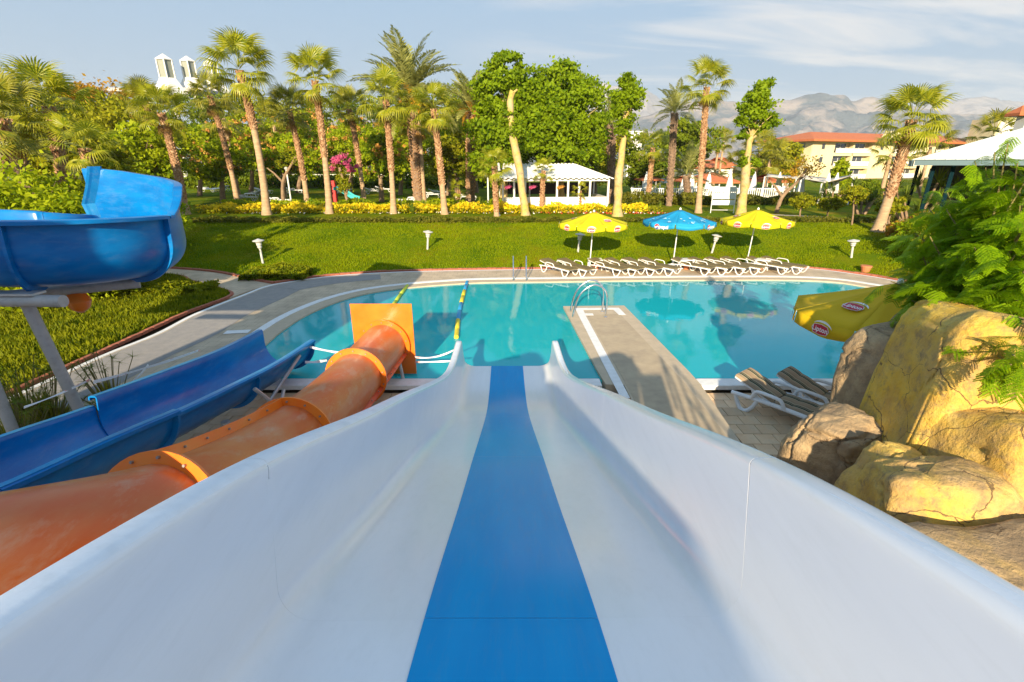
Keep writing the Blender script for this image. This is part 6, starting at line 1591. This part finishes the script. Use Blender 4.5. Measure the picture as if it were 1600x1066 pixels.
for i, (px, Y, lb) in enumerate([(1008, 53, 'white folded parasol leftmost on the terrace'), (1067, 52, 'white folded parasol beside the tall slim palm'), (1079, 54, 'white folded parasol second from the left by the palm'), (1105, 55, 'white folded parasol under the orange roof'), (1138, 55, 'white folded parasol right of the white frame panel'), (1175, 52, 'white folded parasol right of the pollarded trunk'), (1214, 50, 'white folded parasol left of the crooked tree'), (1250, 47, 'white folded parasol under the sails at their left'), (1290, 46, 'white folded parasol under the middle of the sails'), (1303, 47, 'white folded parasol at the right end of the sails')]):
    p = atY(px, 300, Y); folded(Vector((p.x, Y, ZU)), 2.5, M['white_cloth'], lb, .7, .28)

# ============================================================ SUN LOUNGERS
def stripemat():
    m, t = newmat('striped cushion'); o = N(t, 'ShaderNodeOutputMaterial'); p = N(t, 'ShaderNodeBsdfPrincipled'); lk(t, p.outputs[0], o.inputs[0]); p.inputs['Roughness'].default_value = .9
    co = N(t, 'ShaderNodeTexCoord'); s = N(t, 'ShaderNodeSeparateXYZ'); lk(t, co.outputs['Object'], s.inputs[0])
    a = mth('MULTIPLY_ADD', s.outputs[1], 1 / .285, t); t.nodes[-1].inputs[2].default_value = 10.0; fr = mth('FRACT', a, None, t)
    r = N(t, 'ShaderNodeValToRGB'); r.color_ramp.interpolation = 'CONSTANT'; e = r.color_ramp.elements
    tan, gr, cr_ = (.30, .22, .14), (.012, .035, .02), (.50, .44, .30)
    e[0].position = 0; e[0].color = (*tan, 1); e[1].position = .30; e[1].color = (*cr_, 1)
    for q, c in ((.34, gr), (.50, tan), (.56, gr), (.66, cr_), (.70, tan), (.84, (.22, .15, .09)), (.90, tan)): x = e.new(q); x.color = (*c, 1)
    lk(t, fr, r.inputs[0]); lk(t, r.outputs[0], p.inputs['Base Color']); return m
M['stripe'] = stripemat()
M['olive_cushion'] = mat('olive brown cushion', (.13, .10, .04), .9, (.17, .135, .06), 3)
def lounger_proto(cushion, label, back=28, group=None, tk=1.0):
    """length along +X, foot end at +X; x from -0.95 to 0.95"""
    t = empty('sun_lounger', (0, 0, 0), 0, label, 'sun lounger', group)
    H = .30; hb = Vector((-.18, 0, H)); ba = R(back); Lb = .78
    bt = hb + Vector((-cos(ba) * Lb, 0, sin(ba) * Lb))
    for s in (-1, 1):
        y = s * .31
        mb = MB(); mb.tube(smooth_line([(-.9, y, H - .03), (-.3, y, H), (.3, y, H), (.92, y, H - .03)], 4), .028 * tk, 8); mb.build('side_rail', M['white_plastic'], t, smooth=True)
        for x in (-.62, .68):
            pts = [(x - .22, y, H - .02), (x - .14, y, .10), (x - .06, y * 1.06, .02), (x + .04, y * 1.06, .02), (x + .13, y, .12), (x + .20, y, H - .02)]
            mb = MB(); mb.tube(smooth_line(pts, 4), .026 * tk, 8); mb.build('leg', M['white_plastic'], t, smooth=True)
        pts = [(-.52, y * 1.08, H), (-.47, y * 1.12, H + .13), (-.38, y * 1.12, H + .17), (-.08, y * 1.12, H + .16), (.0, y * 1.12, H + .12), (.06, y * 1.08, H)]
        mb = MB(); mb.tube(smooth_line(pts, 4), .022 * tk, 8); mb.build('armrest', M['white_plastic'], t, smooth=True)
    me = MB().box((0, 0, 0), (.05, .58, .018)).mesh('slat', M['white_plastic'])
    for k in range(10): obj('slat', me, t, loc=(-.10 + k * .105, 0, H))
    mb = MB(); c = (hb + bt) / 2; mb.box(c, (Lb, .56, .03), rot=Matrix.Rotation(ba, 3, 'Y')); mb.build('backrest', M['white_plastic'], t, bevel=.008)
    def pad(name, a, b, nseg):
        v = []; f = []; d = (b - a); L = d.length; d.normalize(); nrm = Vector((-d.z, 0, d.x)); nrm = nrm if nrm.z > 0 else -nrm; W2 = .285; nn = nseg * 5
        for i in range(nn + 1):
            q = i / nn; puff = .038 + .014 * abs(math.sin(pi * q * nseg)) ** .5; p = a + d * L * q
            v += [p + nrm * .02 + Vector((0, -W2, 0)), p + nrm * (.012 + puff) + Vector((0, -W2 + .03, 0)), p + nrm * (.02 + puff), p + nrm * (.012 + puff) + Vector((0, W2 - .03, 0)), p + nrm * .02 + Vector((0, W2, 0))]
        for i in range(nn):
            for k in range(4): c = i * 5 + k; f.append((c, c + 1, c + 6, c + 5))
            c = i * 5; f.append((c + 4, c, c + 5, c + 9))
        f += [(0, 4, 3, 2, 1), tuple(nn * 5 + k for k in range(5))]
        mb = MB(); mb.add(v, f); mb.build(name, cushion, t, smooth=True)
    pad('seat_cushion', hb + Vector((.02, 0, .0)), Vector((.90, 0, H - .01)), 4); pad('back_cushion', bt + Vector((0, 0, .01)), hb + Vector((-.01, 0, .01)), 3)
    return t
pr1 = lounger_proto(M['stripe'], 'near sun lounger with brown and green striped cushion, left of the two by the rocks', 20, 'striped sun loungers by the rocks', 1.45)
pr1.location = (5.22, 8.12, -.155); pr1.rotation_euler = (0, 0, R(-52)); pr1.scale = (1.06,) * 3
c = copy_tree(pr1); c.location = (6.08, 8.2, -.155); c['label'] = 'near striped sun lounger partly hidden by the rock, right of the two'
# far row
far = lounger_proto(M['olive_cushion'], 'x', 12, 'sun loungers in the far poolside row', .85)
fx = [876, 903, 953, 977, 1005, 1032, 1085, 1111, 1138, 1162, 1203, 1226]
desc = ['leftmost sun lounger of the far row, left of the first yellow parasol pole', 'second sun lounger of the far row, by the left yellow parasol pole', 'third sun lounger of the far row, first right of the left white side table', 'fourth sun lounger of the far row, second right of the left side table', 'fifth sun lounger of the far row, second left of the blue parasol pole', 'sixth sun lounger of the far row, next to the blue parasol pole on its left', 'seventh sun lounger of the far row, first right of the middle side table', 'eighth sun lounger of the far row, second right of the middle table', 'ninth sun lounger of the far row, second left of the right yellow parasol pole', 'tenth sun lounger of the far row, at the pole of the right yellow parasol', 'eleventh sun lounger of the far row, just right of the last side table', 'rightmost sun lounger of the far poolside row']
rg = random.Random(4)
for i, px in enumerate(fx):
    o = far if i == 0 else copy_tree(far); p = at(px - 3, 427.5 - (px - 876) * .012); o.location = p; o.rotation_euler = (0, 0, R(-49 + rg.uniform(-4, 4))); o.scale = (.98,) * 3; o['label'] = desc[i]
# lawn loungers (white, no cushion)
lw = lounger_proto(M['white_plastic'], 'x', 20, 'white sun loungers on the upper lawn')
LW = [(325, 300, 5, 'white lounger pair member left under the rounded tree, left end'), (346, 299, 170, 'white lounger right of the little tree trunk on the far lawn'), (385, 314, 15, 'white lounger on the lawn left of the tallest leaning palm'), (398, 308, 160, 'white lounger behind the one left of the tallest leaning palm'), (436, 319, 20, 'white lounger by the bare forked tree'), (536, 305, 200, 'white lounger beside the turquoise play slide'), (585, 303, 10, 'white lounger right of the bougainvillea palm'), (600, 300, 10, 'white lounger far behind the slender palm'), (638, 318, 190, 'white lounger left of the big date palm base'), (676, 309, 20, 'white lounger right of the big date palm base'), (684, 305, 15, 'white lounger behind the one right of the big date palm'), (728, 313, 10, 'white lounger behind the orange skirted date palm'), (412, 303, 0, 'shaded white lounger behind the tallest leaning palm'), (460, 302, 10, 'shaded white lounger behind the white lamp post')]
for i, (px, py, a, lb) in enumerate(LW):
    o = lw if i == 0 else copy_tree(lw); o.location = at(px, py, ZU); o.rotation_euler = (0, 0, R(a)); o['label'] = lb; o.scale = (1.1,) * 3
# side tables, terracotta pots
for i, (px, lb) in enumerate([(925, 'small white side table at the left yellow parasol'), (1066, 'small white side table right of the blue parasol pole'), (1181, 'small white side table right of the right yellow parasol pole')]):
    p = at(px + 4, 421); t = empty('side_table', p, 0, lb, 'side table', 'white side tables in the far row')
    mb = MB(); mb.box((0, 0, .44), (.62, .55, .035)); mb.build('table_top', M['white_plastic'], t, bevel=.01)
    for sx in (-.25, .25):
        for sy in (-.2, .2): mb = MB(); mb.tube([(sx * 1.1, sy * 1.1, 0), (sx, sy, .43)], .025, 6); mb.build('leg', M['white_plastic'], t)
    if i < 2 or 1:
        mb = MB(); mb.lathe([(.10, 0), (.14, .2), (.155, .2), (.155, .25), (.13, .25)], (0, 0, 0), 14); o = mb.build('terracotta_pot', M['terracotta'], loc=p + Vector((.05, .0, .001))); tag(o, 'terracotta ash pot under the %s side table' % ('left', 'middle', 'right')[i], 'pot', 'terracotta pots on the pool deck')
mb = MB(); mb.lathe([(.14, 0), (.19, .26), (.215, .26), (.215, .33), (.18, .33)], (0, 0, 0), 16); o = mb.build('terracotta_pot', M['terracotta'], loc=at(1351, 427)); tag(o, 'lone terracotta pot at the foot of the bank on the right', 'pot', 'terracotta pots on the pool deck')

# ============================================================ GARDEN LAMPS
def lamp(bx, by, tx, ty, label):
    b = on_ground(bx, by); top = atY(tx, ty, b.y + .0) - b; t = empty('garden_lamp', b, 0, label, 'garden lamp', 'mushroom lamps on the grass bank')
    d = top.normalized(); L = top.length; Q = Vector((0, 0, 1)).rotation_difference(d).to_matrix()
    def lz(name, prof, m):
        mb = MB(); mb.lathe(prof, (0, 0, 0), 16); mb.v = [tuple(Q @ Vector(x)) for x in mb.v]; mb.build(name, m, t, smooth=True)
    lz('post', [(.05, -.1), (.045, L * .62)], M['lamp_grey']); lz('collar', [(.06, L * .60), (.10, L * .66), (.085, L * .70), (.12, L * .75), (.11, L * .80), (.14, L * .86), (.05, L * .88)], M['lamp_grey'])
    lz('shade', [(.05, L * .86), (.24, L * .90), (.24, L * .93), (.10, L * .97), (.02, L)], M['lamp_grey'])
lamp(411, 412, 403, 373, 'mushroom shaped garden lamp at the left, nearest the side path')
lamp(668, 390, 669, 360, 'mushroom shaped garden lamp in the middle of the grass bank')
lamp(903, 394, 907, 364, 'mushroom shaped garden lamp in the shadow of the left yellow parasol')
lamp(1112, 396, 1121, 366, 'mushroom shaped garden lamp with bluish cap right of the blue parasol')
lamp(1330, 403, 1334, 374, 'mushroom shaped garden lamp at the right end of the bank')
# white lamp posts on the upper lawn
for px, by, ty, lb in ((456, 322, 265, 'white pole behind the flower bed between two palms'), (763, 325, 272, 'thin white pole left of the pavilion')):
    b = on_ground(px, by); h = atY(px, ty, b.y).z - b.z; t = empty('lamp_post', b, 0, lb, 'post', 'white poles on the upper lawn')
    mb = MB(); mb.tube([(0, 0, -.05), (0, 0, h)], .06, 10); mb.build('pole', M['white_paint'], t); mb = MB(); mb.lathe([(.12, h), (.16, h + .12), (.05, h + .2)], (0, 0, 0), 10); mb.build('lamp_head', M['lamp_grey'], t)

# ============================================================ POOL LADDERS, RAILS, FLOATS
def ladder(c, ang, label, steps=True, s=1.0, name='pool_ladder'):
    t = empty(name, c, ang, label, 'pool ladder')
    for y in (-.26, .26):
        pts = [(-.55, y, 0), (-.55, y, .55), (-.42, y, .80), (-.15, y, .86), (.15, y, .62), (.30, y, .15), (.34, y, -.5), (.36, y, -.9)]
        mb = MB(); mb.tube([Vector(p) * s for p in smooth_line(pts, 5)], .024, 8); mb.build('rail', M['chrome'], t, smooth=True)
        mb = MB(); mb.lathe([(.055, 0), (.055, .02), (.03, .03)], (-.55 * s, y * s, 0), 12); mb.build('foot_flange', M['chrome'], t)
    if steps:
        for z in (-.18, -.45, -.72): mb = MB(); mb.box((.35 * s, 0, z), (.10, .5 * s, .03)); mb.build('step', M['chrome'], t)
    return t
p = at(812, 437); ladder(Vector((p.x, p.y + .1, .015)), R(-90), 'stainless steel pool ladder at the far edge of the pool')
ladder(Vector((2.2, 14.25, .03)), R(180), 'curved stainless steel handrails at the head of the jetty', s=1.15)
def float_line(pts, cols, label, r=.055):
    P = smooth_line(pts, 8); t = empty('float_line', P[0], 0, label, 'float line'); n = len(cols)
    for i, c in enumerate(cols):
        a, b = P[int(i * (len(P) - 1) / n)], P[int((i + 1) * (len(P) - 1) / n)]; mb = MB(); d = (b - a); mb.tube([a + d * .02 - P[0], a + d * .06 - P[0], b - d * .06 - P[0], b - d * .02 - P[0]], [r * .6, r, r, r * .6], 8); mb.build('float', M[c], t, smooth=True)
M['float_blue'] = mat('blue float', (.02, .30, .58), .5); M['float_yellow'] = mat('yellow float', (.75, .58, .03), .5); M['float_lime'] = mat('lime float', (.50, .60, .05), .5)
float_line([at(713, 528, -.01), at(717, 490, -.01), at(724, 460, -.01), at(730, 440, -.01)], ['float_yellow', 'float_yellow', 'float_blue', 'float_blue', 'float_yellow', 'float_yellow', 'float_blue', 'float_blue'], 'blue and yellow float line across the pool left of the white slide', .065)
float_line([at(612, 480, -.01), at(626, 460, -.01), at(637, 446, -.01)], ['float_lime'] * 4, 'lime yellow float line behind the orange end plate', .06)
# lifebuoy like hanging orange lantern under the raised slide
t = empty('hanging_float', (-7.05, 7.6, 2.28), 0, 'orange and clear float hanging under the raised slide beam', 'float')
mb = MB(); mb.lathe([(.02, .20), (.12, .14), (.17, .02), (.13, -.10), (.03, -.18)], (0, 0, 0), 16); mb.build('shell', M['orange'], t, smooth=True)
mb = MB(); mb.tube([(0, 0, .18), (0, 0, .34)], .006, 5); mb.build('cord', M['white_plastic'], t)
# notice painted on the deck
p = at(371, 519, 0.0)
o = flat('deck_notice', [[(-.32, -.14), (.32, -.14), (.32, .14), (-.32, .14)]], 0, M['white_line'], None, None, .004); o.location = p + Vector((0, 0, .012)); o.rotation_euler = (0, 0, R(8)); tag(o, 'small white and blue depth notice on the deck by the blue slide end', 'notice')
# white frame panel (board on legs)
p = on_ground(1110, 333); t = empty('white_board', p, R(-6), 'white mesh board on a metal frame behind the blue parasol', 'board'); w = atY(1142, 300, p.y).x - atY(1107, 300, p.y).x; h = atY(1124, 292, p.y).z - p.z
for x in (0, w): mb = MB(); mb.tube([(x, 0, 0), (x + .05, .25, h)], .03, 6); mb.build('leg', M['white_paint'], t)
for k, (z0, z1) in enumerate(((.30, .5), (.53, .78), (.80, 1.0))): mb = MB(); mb.box((w / 2, .12 + .1 * z0, h * (z0 + z1) / 2), (w, .03, h * (z1 - z0) * .95)); mb.build('panel', M['metal_roof'], t)
mb = MB(); mb.tube([(0, 0, h * .12), (w, 0, h * .12)], .02, 6); mb.build('cross_bar', M['white_paint'], t)
# play slide on the lawn
p = at(519, 318, ZU); t = empty('play_slide', p, 0, 'small red and turquoise children play slide on the upper lawn', 'play slide')
M['play_red'] = mat('red play plastic', (.50, .02, .02), .4); M['play_teal'] = mat('turquoise play plastic', (.02, .42, .45), .4)
mb = MB(); mb.box((.15, 0, .95), (.7, .5, 1.9)); mb.build('ladder_tower', M['play_red'], t, bevel=.04)
v, f = sweep([Vector((.45, -.3, 1.15)), Vector((1.1, -.3, .95)), Vector((1.9, -.35, .45)), Vector((2.4, -.35, .3))], shell([(-.4, .3), (-.4, .05), (-.3, 0), (.3, 0), (.4, .05), (.4, .3)], -.03)); mb = MB(); mb.add(v, f); mb.build('chute', M['play_teal'], t)
# shade sails
M['sail'] = mat('beige shade sail', (.62, .56, .46), .9)
def sail(pts, label):
    P = [Vector(p) for p in pts]; c = sum(P, Vector()) / len(P); t = empty('shade_sail', c, 0, label, 'shade sail', 'shade sails by the hotel'); n = 8; v = []; f = []
    for i in range(n + 1):
        for j in range(n + 1):
            a, b = i / n, j / n; e = P[0].lerp(P[1], a).lerp(P[3].lerp(P[2], a), b); pin = .12 * (math.sin(pi * a) + math.sin(pi * b)); e = e.lerp(c, pin * .8) - Vector((0, 0, .35 * math.sin(pi * a) * math.sin(pi * b))); v.append(e - c)
    for i in range(n):
        for j in range(n): q = i * (n + 1) + j; f.append((q, q + n + 1, q + n + 2, q + 1))
    o = obj('cloth', pymesh('cloth', v, f, M['sail'], True), t); s = o.modifiers.new('thick', 'SOLIDIFY'); s.thickness = .01
    for p in P: mb = MB(); mb.tube([Vector((p.x, p.y, ZU - .05)) - c, p - c], .06, 8); mb.build('mast', M['white_paint'], t)
sail([atY(1252, 279, 44), atY(1292, 286, 42), atY(1296, 278, 49), atY(1258, 274, 50)], 'left beige shade sail in front of the hotel')
sail([atY(1284, 287, 42), atY(1335, 273, 42), atY(1338, 272, 49), atY(1290, 280, 50)], 'right beige shade sail rising to a tall mast')
sail([atY(1195, 276, 48), atY(1250, 280, 47), atY(1245, 275, 54), atY(1200, 272, 54)], 'pale sail stretched behind the crooked bare tree')
# upper right garden path
pp = [at(1185, 335, ZU + .006), at(1260, 338, ZU + .006), at(1330, 343, ZU + .006), at(1400, 351, ZU + .006), at(1500, 362, ZU + .006)]
pl = smooth_line(pp, 5); band('upper_path', offs(pl, -.35), offs(pl, .35), ZU + .008, M['coping'])
# terrace furniture: low white chairs
ch_ = empty('terrace_chair', (0, 0, 0), 0, 'x', 'chair', 'white chairs on the terrace')
mb = MB(); mb.box((0, 0, .42), (.5, .5, .05)); mb.build('seat', M['white_plastic'], ch_); mb = MB(); mb.box((0, .25, .68), (.5, .05, .5)); mb.build('backrest', M['white_plastic'], ch_)
for sx in (-.2, .2):
    for sy in (-.2, .2): mb = MB(); mb.tube([(sx, sy, 0), (sx, sy, .4)], .03, 5); mb.build('leg', M['white_plastic'], ch_)
gg = random.Random(9); k = 0
for px in list(range(992, 1240, 11)):
    o = ch_ if k == 0 else copy_tree(ch_); Y = gg.uniform(51.5, 57); p = atY(px + gg.uniform(-4, 4), 300, Y); o.location = (p.x, Y, ZU); o.rotation_euler = (0, 0, gg.uniform(0, 6.28)); o['label'] = 'white plastic chair among the others on the terrace behind the railing'; k += 1

# ============================================================ HAZE
mh, th_ = newmat('haze air'); o = N(th_, 'ShaderNodeOutputMaterial'); pv_ = N(th_, 'ShaderNodeVolumePrincipled'); pv_.inputs['Color'].default_value = (.74, .86, 1.0, 1); pv_.inputs['Density'].default_value = HAZE; pv_.inputs['Anisotropy'].default_value = 0.0; lk(th_, pv_.outputs[0], o.inputs['Volume'])
mb = MB(); mb.box((0, 4600, 323), (19000, 11200, 651)); hb = mb.build('haze', mh); hb['kind'] = 'stuff'; hb['label'] = 'thin pale haze in front of the mountains'; hb['category'] = 'haze'
